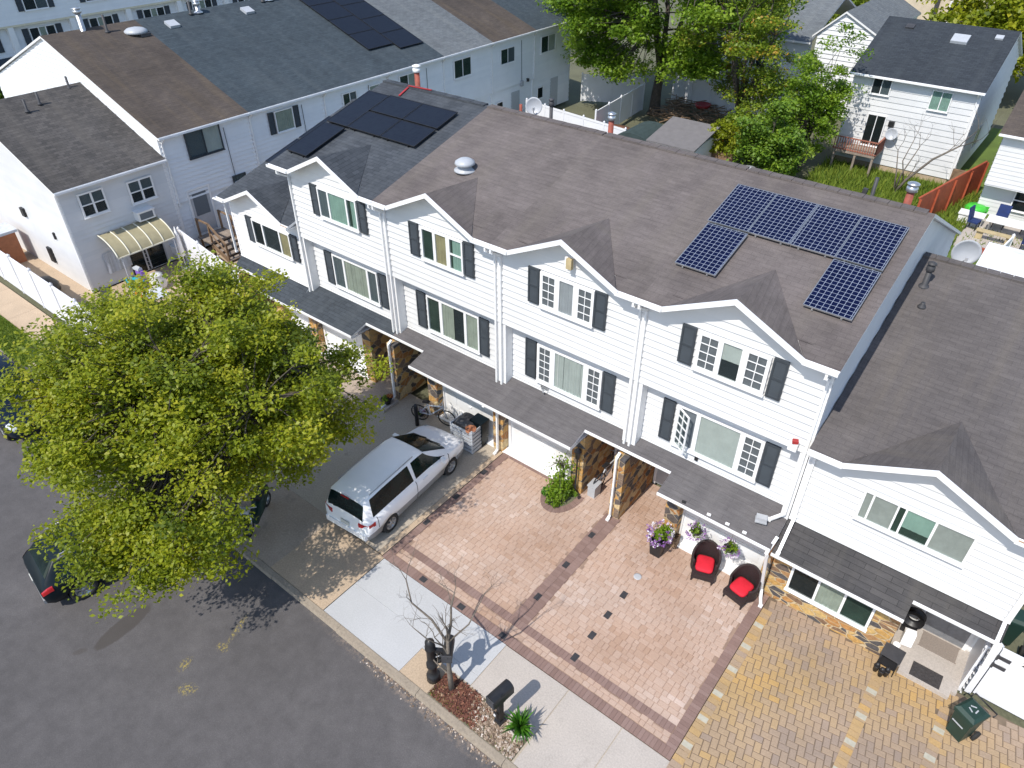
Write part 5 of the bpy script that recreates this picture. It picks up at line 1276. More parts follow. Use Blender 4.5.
# wicker tub chairs
def chair(x,y,rz,label):
    t = thing('wicker_chair', label, 'chair', (x,y,0), rz, 'red cushioned wicker chairs')
    m = MB(); n = 20; r0, r1 = .37, .31
    def pt(a,z,r): k = 1+.10*z; return Vector((r*k*math.cos(a),r*k*math.sin(a)*.97,z))
    A0, A1 = R(-38), R(218); top = lambda a: .56+.30*max(0,math.sin(a))**1.0
    for i in range(n):
        a = A0+(A1-A0)*i/n; b = A0+(A1-A0)*(i+1)/n; zs = 5
        for k in range(zs):
            za0=.18+(top(a)-.18)*k/zs; za1=.18+(top(a)-.18)*(k+1)/zs; zb0=.18+(top(b)-.18)*k/zs; zb1=.18+(top(b)-.18)*(k+1)/zs
            m.face([pt(a,za0,r0),pt(b,zb0,r0),pt(b,zb1,r0),pt(a,za1,r0)]); m.face([pt(a,za1,r1),pt(b,zb1,r1),pt(b,zb0,r1),pt(a,za0,r1)])
        m.face([pt(a,top(a),r1),pt(a,top(a),r0),pt(b,top(b),r0),pt(b,top(b),r1)])
    for a,f in ((A0,0),(A1,1)):
        P = [pt(a,.18,r0),pt(a,.18,r1),pt(a,top(a),r1),pt(a,top(a),r0)]; m.face(P if f else P[::-1])
    m.tube([pt(A0+(A1-A0)*i/24,top(A0+(A1-A0)*i/24),(r0+r1)/2) for i in range(25)],.035,8)
    m.build('backrest', MAT['wicker'], t, local=True)
    b = MB(); b.lathe((0,0,.18),[(.30,0),(.33,.03),(.33,.14),(.28,.16)],18); b.box(-.30,-.44,.16,.30,-.1,.32); b.build('seat', MAT['wicker'], t, local=True)
    c = MB(); N_ = 24; prof = [(.21,.0),(.235,.02),(.24,.06),(.235,.10),(.19,.12),(.001,.125)]
    rings = []
    for r,z in prof: rings.append([Vector((r*math.copysign(abs(math.cos(2*math.pi*k/N_))**.42,math.cos(2*math.pi*k/N_)), -.08+r*1.15*math.copysign(abs(math.sin(2*math.pi*k/N_))**.42,math.sin(2*math.pi*k/N_)), .335+z)) for k in range(N_)])
    c.rings(rings,0,True,True,True); c.build('cushion', MAT['redcushion'], t, local=True)
    for px,py in ((-.27,-.4),(.27,-.4),(-.24,.24),(.24,.24)):
        l = MB(); l.tube([(px,py,0),(px*.98,py*.98,.2)],[.022,.03],8); l.build('leg', MAT['wicker'], t, local=True)
chair(-3.80,13.28,R(18),'dark wicker tub chair with red cushion, nearer the tall flower planter')
chair(-2.66,13.2,R(-12),'dark wicker tub chair with red cushion, by the downspout and flagstone ledge')
# tall black planter with silk flowers
t = thing('flower_planter','tall black square planter of purple, white and green flowers','planter',(-5.12,13.05,0))
m = MB(); B0=[(-.17,-.17),(.17,-.17),(.17,.17),(-.17,.17)]
m.rings([[Vector((-5.12+x*.85,13.05+y*.85,0)) for x,y in B0],[Vector((-5.12+x*1.15,13.05+y*1.15,.6)) for x,y in B0],[Vector((-5.12+x*.98,13.05+y*.98,.6)) for x,y in B0],[Vector((-5.12+x*.9,13.05+y*.9,.5)) for x,y in B0]],0,True,True,False); m.build('pot', MAT['black'], t)
bush(t,(-5.12,13.05,.82),.33,.33,.34,520,.10,'leaf_green','leaves')
m = MB()
for i in range(75):
    a = random.random()*6.28; z = random.uniform(.55,1.1); r = .33*math.sqrt(max(.1,1-((z-.8)/.42)**2)); c = Vector((-5.12+r*math.cos(a),13.05+r*math.sin(a),z)); tn = random.random()
    for k in range(7): leaf_quad(m, c+Vector((random.gauss(0,.03),random.gauss(0,.03),random.gauss(0,.03))), .065, min(1,max(0,tn+random.gauss(0,.1))), 1)
m.build('flowers', MAT['petal'], t)
# wooden crate bench behind it, hanging baskets
t = thing('wooden_crate','small brown wooden crate behind the tall flower planter','crate',(-4.95,13.62,0))
m = MB()
for k in range(4): m.box(-5.12,13.48,.02+k*.1,-4.78,13.5,.1+k*.1); m.box(-5.12,13.72,.02+k*.1,-4.78,13.74,.1+k*.1); m.box(-5.12,13.5,.02+k*.1,-5.1,13.72,.1+k*.1); m.box(-4.8,13.5,.02+k*.1,-4.78,13.72,.1+k*.1)
m.build('slats', MAT['wood'], t)
def basket(x,label):
    t = thing('hanging_basket', label, 'flower basket', (x,13.25,2.3), 0, 'hanging flower baskets')
    m = MB(); m.lathe((x,13.25,1.25),[(.02,0),(.11,.05),(.16,.14),(.15,.15),(.1,.1)],14); m.build('pot', MAT['black'], t)
    c = MB()
    for k in range(3): a = 2.1*k; c.tube([(x+.15*math.cos(a),13.25+.15*math.sin(a),1.4),(x,13.25,1.85),(x,13.25,2.32)],.006,5)
    c.build('chain', MAT['metal'], t)
    bush(t,(x,13.25,1.38),.24,.22,.2,260,.07,'leaf_green','leaves')
    f = MB()
    for i in range(34):
        v = Vector((random.gauss(0,1),random.gauss(0,1),random.gauss(0,.8))).normalized(); p = Vector((x,13.25,1.36))+Vector((v.x*.26,v.y*.24,v.z*.24)); tn = random.uniform(0,.75)
        for k in range(5): leaf_quad(f,p+Vector((random.gauss(0,.025),random.gauss(0,.025),random.gauss(0,.025))),.06,tn,0)
    f.build('flowers', MAT['petal'], t)
basket(-4.22,'hanging basket of mauve flowers before the white garage door, left one'); basket(-3.28,'hanging basket of mauve flowers before the white garage door, right one')
# island bed planting
t = thing('weeping_shrub','drooping green shrub with white blossoms in the small rounded bed','shrub',(-8.6,13.35,0))
m = MB(); m.tube([(-8.6,13.35,0),(-8.62,13.33,.5),(-8.58,13.36,1.15)],[.03,.025,.015],6,tint=.5)
for i in range(6): m.tube([(-8.6,13.35,1.0),(-8.6+random.gauss(0,.15),13.35+random.gauss(0,.15),1.25),(-8.6+random.gauss(0,.35),13.35+random.gauss(0,.35),1.1)],[.015,.01,.005],5)
m.build('trunk', MAT['bark'], t)
m = MB()
for i in range(60):
    a = random.random()*6.28; r = random.uniform(.08,.38); x = -8.55+r*math.cos(a); y = 13.15+r*math.sin(a)*1.2; zt = .95-r*.9
    for k in range(16): z = zt*(1-k/16); leaf_quad(m,Vector((x+random.gauss(0,.03),y+random.gauss(0,.03)-.0*k,z)),.1,min(1,max(0,random.gauss(.5,.2))),.6)
for i in range(160): leaf_quad(m,Vector((-8.62+random.gauss(0,.2),13.4+random.gauss(0,.2),1.08+random.gauss(0,.12))),.1,random.random())
m.build('crown', MAT['leaf_green'], t)
m = MB()
for i in range(60): leaf_quad(m,Vector((-8.85+random.gauss(0,.14),13.35+random.gauss(0,.14),.95+random.gauss(0,.15))),.07,.9,.5)
m.build('blossoms', MAT['petal'], t)
for (x,y,r,mt,lb) in ((-8.5,12.72,.24,'leaf_green','low light green shrub at the front of the rounded bed'),(-8.2,13.2,.24,'leaf_dark','low dark green shrub at the right of the rounded bed'),(-8.85,12.95,.2,'leaf_spike','low bright green shrub at the left of the rounded bed')):
    t = thing('low_shrub', lb, 'shrub', (x,y,0), 0, 'low shrubs in the island bed'); bush(t,(x,y,r*.8),r,r,r*.8,420,.07,mt)
m = MB()
for i in range(24):
    a = 2*math.pi*i/24; m.face([(-8.5,13.3,.006),(-8.5+.42*math.cos(a),13.35+.72*math.sin(a),.006),(-8.5+.42*math.cos(a+.2618),13.35+.72*math.sin(a+.2618),.006)])
struct(m.build('island_soil', MAT['earth']))
t = thing('garden_lantern','black iron lantern post at the corner of the stone garage jamb','lantern',(-8.22,13.5,0))
m = MB(); m.lathe((-8.22,13.5,0),[(.1,0),(.1,.06),(.03,.1),(.025,1.45),(.05,1.5)],12); m.build('post', MAT['black'], t)
m = MB(); m.lathe((-8.22,13.5,1.5),[(.07,0),(.09,.26),(.13,.28),(.02,.4),(.01,.46)],6); m.build('lamp_head', MAT['pipe_dark'], t)
# stored bicycles and things in the entry
def bicycle(label, x, y, rz, frame, group, z=0, tilt=0):
    t = thing('bicycle', label, 'bicycle', (x,y,z), rz, group)
    for s in (-.5,.5):
        w = MB(); w.tube([(s+.31*math.cos(2*math.pi*k/22),0,.33+.31*math.sin(2*math.pi*k/22)) for k in range(23)],.022,6,caps=False)
        for k in range(8): a = math.pi*k/8; w.beam((s+.3*math.cos(a),0,.33+.3*math.sin(a)),(s-.3*math.cos(a),0,.33-.3*math.sin(a)),.006)
        w.build('wheel', MAT['rubber'], t, local=True)
    f = MB()
    for a,b in (((-.5,0,.33),(-.1,0,.33)),((-.1,0,.33),(-.2,0,.8)),((-.5,0,.33),(-.18,0,.72)),((-.18,0,.72),(.34,0,.78)),((-.1,0,.33),(.34,0,.72)),((.36,0,.85),(.5,0,.33))): f.beam(a,b,.035)
    f.build('frame', MAT[frame], t, local=True)
    h = MB(); h.tube([(.3,-.27,.97),(.36,-.1,.98),(.36,.1,.98),(.3,.27,.97)],.016,6); h.beam((.36,0,.85),(.36,0,.98),.03); h.build('handlebar', MAT['metal'], t, local=True)
    s = MB(); s.cbox((-.22,0,.86),(.25,.12,.05)); s.build('saddle', MAT['black'], t, local=True)
bicycle('silver bicycle stored against the stone wall of the entry', -7.72, 14.6, R(85), 'silver', 'bicycles')
t = thing('storage_box','small grey lidded box standing in the stone entry','box',(-7.75,13.85,0))
m = MB(); m.box(-7.9,13.7,0,-7.65,14.05,.4); m.box(-7.92,13.68,.4,-7.63,14.07,.45,0); m.build('bin', MAT['silver'], t)
t = thing('porch_sign','tall dark red porch board with white lettering HOME leaning in the entry','sign',(-7.66,15.3,0))
m = MB(); m.cbox((-7.66,15.34,.85),(.26,.03,1.7),0,0,.5,R(-4)); bd = m.build('board', MAT['pipe_red'], t)
for i,ch in enumerate('HOME'):
    M_ = Matrix.Translation((0,15.30-15.3-.0,1.45-i*.36)) @ Matrix.Rotation(R(90-4),4,'X'); text_mesh(ch,.34,'lettering',MAT['trim'],bd,Matrix.Translation((0,.0,0))@M_)
# slatted screen with covered bins in front of the brown roofed garage
t = thing('slatted_enclosure','pale grey slatted planter box enclosure in front of the minivan','enclosure',(-12.3,13.15,0),R(2))
m = MB()
for k in range(6):
    z = .04+k*.155; m.box(-.46,-.28,z,.46,-.25,z+.105); m.box(.43,-.25,z,.46,.32,z+.105); m.box(-.46,-.25,z,-.43,.32,z+.105)
for x,y in ((-.43,-.24),(.42,-.24),(.42,.3),(-.43,.3)): m.box(x-.025,y-.025,0,x+.025,y+.025,.96)
m.build('slats', MAT['dish'], t, local=True)
t = thing('covered_bin','grey black lidded bin rising out of the slatted enclosure','bin',(-12.45,13.35,0))
m = MB(); P=[(-.3,-.26),(.3,-.26),(.3,.26),(-.3,.26)]; m.rings([[Vector((-12.45+x*.8,13.3+y*.8,0)) for x,y in P],[Vector((-12.45+x,13.3+y,.8)) for x,y in P]],0,True,True,False); m.build('body', MAT['pipe_dark'], t)
m = MB(); rr=[]
for k in range(9): a = math.pi*k/8; rr.append((.34*math.cos(a),.16*math.sin(a)))
m.rings([[Vector((-12.45+u,13.3-.32,.8+v)) for u,v in rr],[Vector((-12.45+u,13.3+.3,.8+v)) for u,v in rr]],0,True,True,True); m.build('lid', MAT['pipe_dark'], t)
t = thing('clay_pot','orange clay pot in the right end of the slatted enclosure','pot',(-12.02,13.05,0)); m = MB(); m.lathe((-12.02,13.05,0),[(.12,0),(.16,.85),(.19,.86),(.19,.93),(.15,.93),(.13,.85)],14); m.build('pot', MAT['skin'], t)
t = thing('wheelie_bin','dark blue grey bin beside the covered bin','bin',(-12.0,13.5,0)); m = MB(); m.rings([[Vector((-12.02+x*.6,13.52+y*.6,0)) for x,y in P],[Vector((-12.02+x*.8,13.52+y*.7,.95)) for x,y in P]],0,True,True,False); m.box(-12.28,13.3,.95,-11.78,13.72,1.02); m.build('body', MAT['cardark'], t)
t = thing('bollard','short black bollard on the drive by the stone pillar','bollard',(-14.3,12.85,0)); m = MB(); m.lathe((-14.3,12.85,0),[(.07,0),(.07,.85),(.05,.9),(.001,.92)],12); m.build('post', MAT['black'], t)
bicycle('grey bicycle leaning by the stone pillar behind the bollard', -13.95, 13.3, R(20), 'pale', 'bicycles')
for i,(x,y,mt,r,lb) in enumerate(((-15.95,13.0,'petal_red',.2,'dark bowl of red and purple flowers beside the white downspout'),(-14.55,13.3,'petal',.12,'little purple flower pot against the brown stone wall'))):
    t = thing('flower_pot', lb, 'flower pot', (x,y,0), 0, 'flower pots by the stone pillars'); m = MB(); m.lathe((x,y,0),[(r*.6,0),(r,r*1.1),(r*1.05,r*1.2),(r*.8,r*1.1)],16); m.build('pot', MAT['black'], t)
    bush(t,(x,y,r*1.5),r*1.2,r*1.2,r*.6,160,.06,mt,'flowers'); bush(t,(x,y,r*1.3),r,r,r*.5,90,.07,'leaf_green','leaves')
t = thing('splash_block','pale concrete splash block under the downspout','splash block',(-15.8,12.95,0)); m = MB(); m.box(-15.98,12.6,0,-15.68,13.3,.06); m.box(-15.98,12.6,.06,-15.93,13.3,.1); m.box(-15.73,12.6,.06,-15.68,13.3,.1); m.build('block', MAT['concrete_beige'], t)
# scooter under the tree
t = thing('motor_scooter','dark green scooter with a silver rimmed wheel, half hidden under the tree','scooter',(-14.95,6.85,0),R(-60))
for s in (-.6,.6):
    w = MB(); w.lathe((s,0,.24),[(.15,-.05),(.23,-.05),(.25,0),(.23,.05),(.15,.05)],18,M=Matrix.Rotation(R(90),4,'X'),caps=False); wo = w.build('wheel', MAT['rubber'], t, local=True)
    w = MB(); w.lathe((s,0,.24),[(.15,-.045),(.15,.045),(.05,.04),(.001,.04)],14,M=Matrix.Rotation(R(90),4,'X'),caps=False); w.build('rim', MAT['alloy'], wo, local=True)
m = MB(); m.rings([[Vector((-.75+.0,y*.6,z)) for y,z in ((-.12,.45),(.12,.45),(.12,.7),(-.12,.7))],[Vector((-.2,y,z)) for y,z in ((-.16,.3),(.16,.3),(.15,.72),(-.15,.72))],[Vector((.1,y,z)) for y,z in ((-.16,.26),(.16,.26),(.16,.34),(-.16,.34))],[Vector((.38,y,z)) for y,z in ((-.2,.26),(.2,.26),(.2,.4),(-.2,.4))],[Vector((.5,y,z)) for y,z in ((-.2,.45),(.2,.45),(.18,.9),(-.18,.9))]],0,True,True,True); m.build('body', MAT['greenplastic'], t, local=True)
m = MB(); m.cbox((-.38,0,.76),(.62,.26,.09)); m.build('seat', MAT['black'], t, local=True); m = MB(); m.tube([(.4,-.32,1.02),(.5,0,1.0),(.4,.32,1.02)],.018,8); m.cbox((.52,0,.94),(.12,.24,.16)); m.build('handlebar', MAT['silver'], t, local=True)
m = MB(); m.tube([(.62,.12,.24),(.5,.13,.8)],.025,8); m.tube([(.62,-.12,.24),(.5,-.13,.8)],.025,8); m.build('fork', MAT['metal'], t, local=True)
# right hand house: step, mats, table, gate, bin
t = thing('front_step','pale concrete front step with rounded corners under the charcoal canopy','step',(1.75,14.2,0))
m = MB(); m.box(1.07,13.62,-.02,2.5,15.0,.12); m.box(1.25,13.42,-.02,2.38,13.62,.12); m.box(.9,13.7,-.02,1.07,15.0,.118); m.build('slab', MAT['concrete_beige'], t)
m = MB(); m.box(1.48,13.47,.12,2.15,13.9,.135); 
for k in range(7):
    for q in range(4): m.cbox((1.53+k*.095,13.53+q*.105,.14),(.06,.06,.01),R(45))
tag(m.build('doormat', MAT['mat_dark']), 'small charcoal patterned mat at the outer edge of the step','doormat','doormats')
m = MB(); m.box(1.45,14.45,.12,2.28,14.92,.135); m.box(1.43,14.43,.12,2.3,14.45,.14); m.box(1.43,14.92,.12,2.3,14.94,.14); tag(m.build('doormat', MAT['mat_tan']), 'larger taupe mat directly at the grey storm door','doormat','doormats')
t = thing('side_table','small dark folding table on the golden pavers beside the step','table',(1.0,13.42,0),R(-4))
m = MB(); m.cbox((0,0,.58),(.46,.42,.03)); m.build('tabletop', MAT['pipe_dark'], t, local=True)
for sx,sy in ((-1,-1),(1,-1),(1,1),(-1,1)): l = MB(); l.tube([(sx*.2,sy*.18,0),(sx*.19,sy*.17,.57)],.014,6); l.build('leg', MAT['black'], t, local=True)
m = MB(); m.box(-.2,-.17,.2,.2,.17,.22); m.build('shelf', MAT['black'], t, local=True)
t = thing('plant_stand','tangle of small dark pots on a low stand below the table edge','plant stand',(.92,13.12,0)); 
m = MB()
for x,y in ((.82,13.15),(.95,13.08),(1.05,13.16)): m.lathe((x,y,.0),[(.05,0),(.07,.2),(.075,.21),(.05,.2)],10); m.ball((x,y,.26),.06,0,8)
m.build('pot', MAT['black'], t)
t = thing('hose_rack','dark hose reel and tools stacked in the corner of the covered step','hose reel',(1.1,14.6,0))
m = MB(); M_ = Matrix.Rotation(R(90),4,'X'); m.lathe((1.12,14.75,.6),[(.26,-.1),(.26,-.06),(.14,-.05),(.14,.05),(.26,.06),(.26,.1)],18,M=M_,caps=False); m.box(.95,14.6,0,1.3,14.9,.3); m.build('reel', MAT['black'], t)
t = thing('paper_sack','folded white sack leaning by the dark hose reel','sack',(1.15,14.25,0)); m = MB(); m.cbox((1.18,14.28,.36),(.26,.16,.44),.2,0,.5,R(-8)); m.cbox((1.18,14.3,.6),(.22,.05,.08),.2); m.build('bag', MAT['trim'], t)
m = MB(); m.lathe((1.02,14.0,.12),[(.07,0),(.09,.14),(.07,.14),(.06,.02)],12); tag(m.build('white_bowl', MAT['trim']),'small white bowl on the step beside the stone ledge','bowl')
# vinyl gate and return panel
t = thing('vinyl_gate','white vinyl gate with two dark strap hinges and house number 2','gate',(3.4,14.0,0))
m = MB(); m.box(2.8,13.98,.06,4.6,14.02,1.56); m.box(2.8,13.95,1.56,4.6,14.05,1.78); m.box(2.8,13.95,.06,4.6,14.05,.2); m.box(2.8,13.95,.2,2.9,14.05,1.56); m.build('panel', MAT['pvc'], t)
m = MB(); m.box(2.64,13.92,0,2.77,14.08,1.84); m.lathe((2.705,14.0,1.84),[(.1,0),(.1,.03),(.01,.1)],4); m.build('post', MAT['pvc'], t)
for z in (1.25,1.55): m = MB(); m.box(2.75,13.93,z-.05,3.05,13.948,z+.05); m.cbox((2.79,13.92,z),(.05,.04,.16)); m.build('hinge', MAT['pipe_dark'], t)
text_mesh('2',.19,'house_number',MAT['black'],t,Matrix.Translation((3.28-3.4,-.06,1.67))@Matrix.Rotation(R(90),4,'X'))
t = thing('vinyl_fence','white vinyl fence panel with pale blue lattice top beside the covered step','fence',(2.52,14.3,0))
m = MB(); m.box(2.5,13.85,0,2.56,15.15,1.5); m.box(2.48,13.85,1.72,2.58,15.15,1.8)
for k in range(9): m.box(2.51,13.85+k*.15,1.5,2.55,13.89+k*.15,1.72)
m.build('panel', MAT['pvc'], t)
def bin_(label,x,y,rz,mat,group,lidmark=True):
    t = thing('wheeled_bin', label, 'bin', (x,y,0), rz, group); P=[(-.22,-.24),(.22,-.24),(.22,.24),(-.22,.24)]
    m = MB(); m.rings([[Vector((a*.78,b*.72+.03,.04)) for a,b in P],[Vector((a*.95,b*.95,.85)) for a,b in P],[Vector((a*1.05,b*1.05,.87)) for a,b in P],[Vector((a*1.05,b*1.05,.95)) for a,b in P]],0,True,True,False); m.build('body', MAT[mat], t, local=True)
    l = MB(); l.rings([[Vector((a*1.1,b*1.12-.01,.955)) for a,b in P],[Vector((a*1.08,b*1.1-.01,1.0)) for a,b in P],[Vector((a*.8,b*.8,1.05)) for a,b in P]],0,True,True,False); lo = l.build('lid', MAT[mat], t, local=True)
    h = MB(); h.tube([(-.27,.31,.95),(-.27,.42,.98),(.27,.42,.98),(.27,.31,.95)],.018,8); h.build('handle', MAT['black'], t, local=True)
    for s in (-1,1): w = MB(); w.lathe((s*.24,.26,.13),[(.05,-.03),(.13,-.03),(.13,.03),(.05,.03)],16,M=Matrix.Rotation(R(90),4,'Y')); w.build('wheel', MAT['rubber'], t, local=True)
    if lidmark:
        k = MB()
        for i in range(3):
            a = R(90+120*i); k.beam((.09*math.cos(a),.09*math.sin(a),1.052),(.09*math.cos(a+1.4),.09*math.sin(a+1.4),1.052),.028,.004)
        k.build('lid_symbol', MAT['silver'], lo, local=True)
        k = MB(); k.cbox((0,-.318,.7),(.26,.012,.03)); k.build('front_bar', MAT['silver'], t, local=True)
bin_('dark green wheeled bin standing alone on the golden pavers',2.74,12.68,R(-28),'greenplastic','wheeled bins')
bin_('dark green wheeled bin behind the white gate at the right edge',3.05,16.0,R(8),'greenplastic','wheeled bins',False)
bin_('navy blue wheeled bin behind the white gate, beside the green one',3.75,15.6,R(5),'navyfabric','wheeled bins',False)
# left side: fences
def vfence(label, pts, h, group=None, mat='pvc', sec=1.85, post=.11, grp='white vinyl fences'):
    t = thing('vinyl_fence', label, 'fence', (*pts[0],0), 0, grp); p = MB(); q = MB()
    for a,b in zip(pts,pts[1:]):
        A = Vector((*a,0)); Bv = Vector((*b,0)); n = max(1,round((Bv-A).length/sec))
        for k in range(n):
            u = A.lerp(Bv,k/n); v = A.lerp(Bv,(k+1)/n); d = (v-u).normalized()
            p.beam(u+d*post*.5+Vector((0,0,h/2+.03)), v-d*post*.5+Vector((0,0,h/2+.03)), .03, h-.1)
            p.beam(u+d*post*.5+Vector((0,0,h-.04)), v-d*post*.5+Vector((0,0,h-.04)), .07, .12); p.beam(u+d*post*.5+Vector((0,0,.1)), v-d*post*.5+Vector((0,0,.1)), .07, .14)
            L0 = (v-u).length
            for s in range(1,int(L0/.2)):
                w = u+d*(s*.2); p.cbox((w.x,w.y,h/2),(.012,.036,h-.24),math.atan2(d.y,d.x))
            q = MB(); q.cbox((u.x,u.y,(h+.06)/2),(post,post,h+.06),math.atan2(d.y,d.x)); q.lathe((u.x,u.y,h+.06),[(post*.72,0),(post*.72,.03),(.01,.1)],4); q.build('post', MAT[mat], t)
        q = MB(); q.cbox((Bv.x,Bv.y,(h+.06)/2),(post,post,h+.06)); q.lathe((Bv.x,Bv.y,h+.06),[(post*.72,0),(post*.72,.03),(.01,.1)],4); q.build('post', MAT[mat], t)
    p.build('panel', MAT[mat], t); return t
vfence('long white vinyl fence along the far left pavement', [(-42,8.62),(-26.3,8.5)], 1.75)
vfence('white vinyl fence running from the wooden stairs to the low end house', [(-30.9,14.55),(-25.05,13.75)], 1.75)
vfence('short white vinyl return fence beside the flag', [(-25.1,13.6),(-26.2,12.1)], 1.2)
t = thing('national_flag','stars and stripes flag on a short pole at the low end house canopy','flag',(-23.95,13.0,2.75))
m = MB(); m.tube([(-24.0,13.75,2.45),(-23.95,12.15,3.15)],.015,8); m.build('pole', MAT['metal'], t)
f = MB(); n = 13
for i in range(n):
    a = i/n; b = (i+1)/n; 
    def fp(s,z): return Vector((-23.95+.03*math.sin(s*9+z*2), 12.2+.62*s*.9, 3.02-z+(-.25*s+.05)))
    z0, z1 = 0, 1.0
    for k in range(6):
        za = z0+(z1-z0)*k/6; zb = z0+(z1-z0)*(k+1)/6
        mi = 2 if (k < 2 and i < 7) else (0 if i%2==0 else 1)
        P = [fp(a,zb),fp(b,zb),fp(b,za),fp(a,za)]; f.face(P,mi); f.face([p+Vector((-.006,0,0)) for p in P[::-1]],mi)
f.build('cloth', [MAT['flagred'],MAT['flagwhite'],MAT['flagblue']], t)
t = thing('street_sign','small pale green sign on a post at the kerb, almost hidden by leaves','sign',(-23.66,6.1,0)); m = MB(); m.tube([(-23.66,6.1,0),(-23.66,6.1,2.2)],.03,8); m.build('post', MAT['metal'], t); m = MB(); m.cbox((-23.66,6.06,2.05),(.36,.02,.46),R(25)); m.build('plate', MAT['curtain_green'], t)
# clutter in the side yard
def lump(name,label,cat,c,r,rz,mat,grp=None,sq=.6):
    t = thing(name,label,cat,(c[0],c[1],0),0,grp); m = MB(); m.lathe((c[0],c[1],0),[(r*.8,0),(r,rz*.2),(r*.95,rz*.6),(r*.6,rz*.92),(.01,rz)],14); m.build('cover',MAT[mat],t); return t
lump('covered_grill','round black covered grill on the side path by the white fence','grill',(-33.3,9.2),.55,.75,'black')
lump('rubbish_bag','black rubbish bag beside the covered grill','bag',(-32.2,9.05),.32,.5,'black','black rubbish bags'); lump('rubbish_bag','black rubbish bag nearest the corner of the bright side wall','bag',(-31.3,9.1),.3,.55,'black','black rubbish bags')
t = thing('garden_chair','dark brown garden chair on the tan side yard','chair',(-29.9,10.1,0),R(30))
m = MB(); m.cbox((0,0,.4),(.5,.5,.06)); m.build('seat',MAT['pipe_dark'],t,local=True); m = MB(); m.cbox((0,.24,.68),(.5,.05,.52),0,0,.5,R(-12)); m.build('backrest',MAT['pipe_dark'],t,local=True)
for sx,sy in ((-1,-1),(1,-1),(1,1),(-1,1)): l = MB(); l.beam((sx*.22,sy*.22,0),(sx*.22,sy*.22,.38),.05); l.build('leg',MAT['pipe_dark'],t,local=True)
t = thing('toy_kitchen','turquoise and violet plastic toy bench in front of the porch','toy',(-30.6,11.9,0)); m = MB(); m.box(-30.95,11.6,0,-30.3,12.1,.4,0); m.box(-30.9,12.1,0,-30.35,12.25,.8,1); m.cbox((-30.6,11.75,.46),(.5,.3,.1),.3,0); m.cbox((-30.7,12.15,.85),(.4,.2,.1),.1,2); m.build('shell',[MAT['tealplastic'],MAT['purpleplastic'],MAT['pale']],t)
t = thing('storage_sack','crumpled white sack beside the plastic toy bench','sack',(-29.9,12.5,0)); m = MB(); m.lathe((-29.9,12.5,0),[(.3,0),(.36,.2),(.33,.5),(.25,.62),(.28,.68),(.1,.66)],12,caps=True); m.build('bag',MAT['curtain'],t)
t = thing('toy_slide','small orange and yellow toy near the white sack','toy',(-29.6,11.6,0)); m = MB(); m.cbox((-29.6,11.6,.2),(.5,.4,.3),.3); m.tube([(-29.8,11.5,.4),(-29.6,11.6,.6),(-29.4,11.7,.4)],.04,8); m.build('frame',MAT['orange'],t)
t = thing('parasol','closed white parasol standing by the side porch','parasol',(-30.6,14.25,0)); m = MB(); m.lathe((-30.6,14.25,.0),[(.2,0),(.2,.06),(.02,.08),(.02,.6),(.14,.7),(.09,1.7),(.01,2.1)],12); m.build('canopy',MAT['tent'],t)
t = thing('glass_table','pale folding table on the side yard under the branches','table',(-28.3,11.6,0)); m = MB(); m.box(-28.8,11.2,.68,-27.8,12.0,.72); m.build('tabletop',MAT['pale'],t)
for sx,sy in ((-28.7,11.3),(-27.9,11.3),(-27.9,11.9),(-28.7,11.9)): l = MB(); l.beam((sx,sy,0),(sx,sy,.68),.04); l.build('leg',MAT['metal'],t)
t = thing('garden_shed_box','pale blue topped storage cabinet at the far left edge','cabinet',(-37.6,9.6,0)); m = MB(); m.box(-38.2,9.2,0,-37.2,10.0,1.5); m.box(-38.3,9.1,1.5,-37.1,10.1,1.62,1); m.build('case',[MAT['skin'],MAT['pale']],t)
# ------------------------------------------------------------------ back yards
vfence('white vinyl yard fence behind the ridge, left of the pipes', [(-30.6,40.3),(-22.2,39.2)], 1.75)
vfence('white vinyl fence corner around the grey shed', [(-20.6,37.4),(-16.9,36.6)], 1.7)
vfence('white vinyl fence panel with a pipe in front, left of the green canvas gazebo', [(-24.9,37.6),(-22.0,37.0)], 1.75)
vfence('shaded white vinyl fence running away towards the big tree', [(-25.5,41),(-26.3,48.5)], 1.8)
vfence('tall white vinyl fence behind the brushwood pile', [(-31,47.6),(-27.0,49.5)], 1.9); vfence('far white vinyl fence dappled with tree shade', [(-25.8,52.2),(-17.5,50.5)], 1.9)
vfence('slim white fence rail beside the tent', [(-1.75,31.5),(-.95,38.5)], 1.3)
t = thing('shed','grey roofed garden shed inside the white fence','shed',(-18.4,39.4,0)); m = MB(); m.box(-19.9,38.2,0,-17.2,40.9,1.9,1); slab(m,[(-20.1,38.0,1.9),(-17.0,38.0,1.9),(-17.0,41.1,2.5),(-20.1,41.1,2.5)],.08,0,0); m.build('hut',[MAT['shed'],MAT['siding_far']],t)
t = thing('canvas_gazebo','dark green canvas covered frame left of the grey shed','gazebo',(-21.3,40,0)); m = MB()
pr = [(-1.3*math.cos(a),1.1+.75*math.sin(a)) for a in [math.pi*k/10 for k in range(11)]]
m.rings([[Vector((-21.4+u,38.6,0)) if False else Vector((-21.4+u,38.6,v)) for u,v in [(-1.3,0)]+pr+[(1.3,0)]],[Vector((-21.4+u,41.4,v)) for u,v in [(-1.3,0)]+pr+[(1.3,0)]]],0,True,True,False); m.build('cover',MAT['shedgreen'],t)
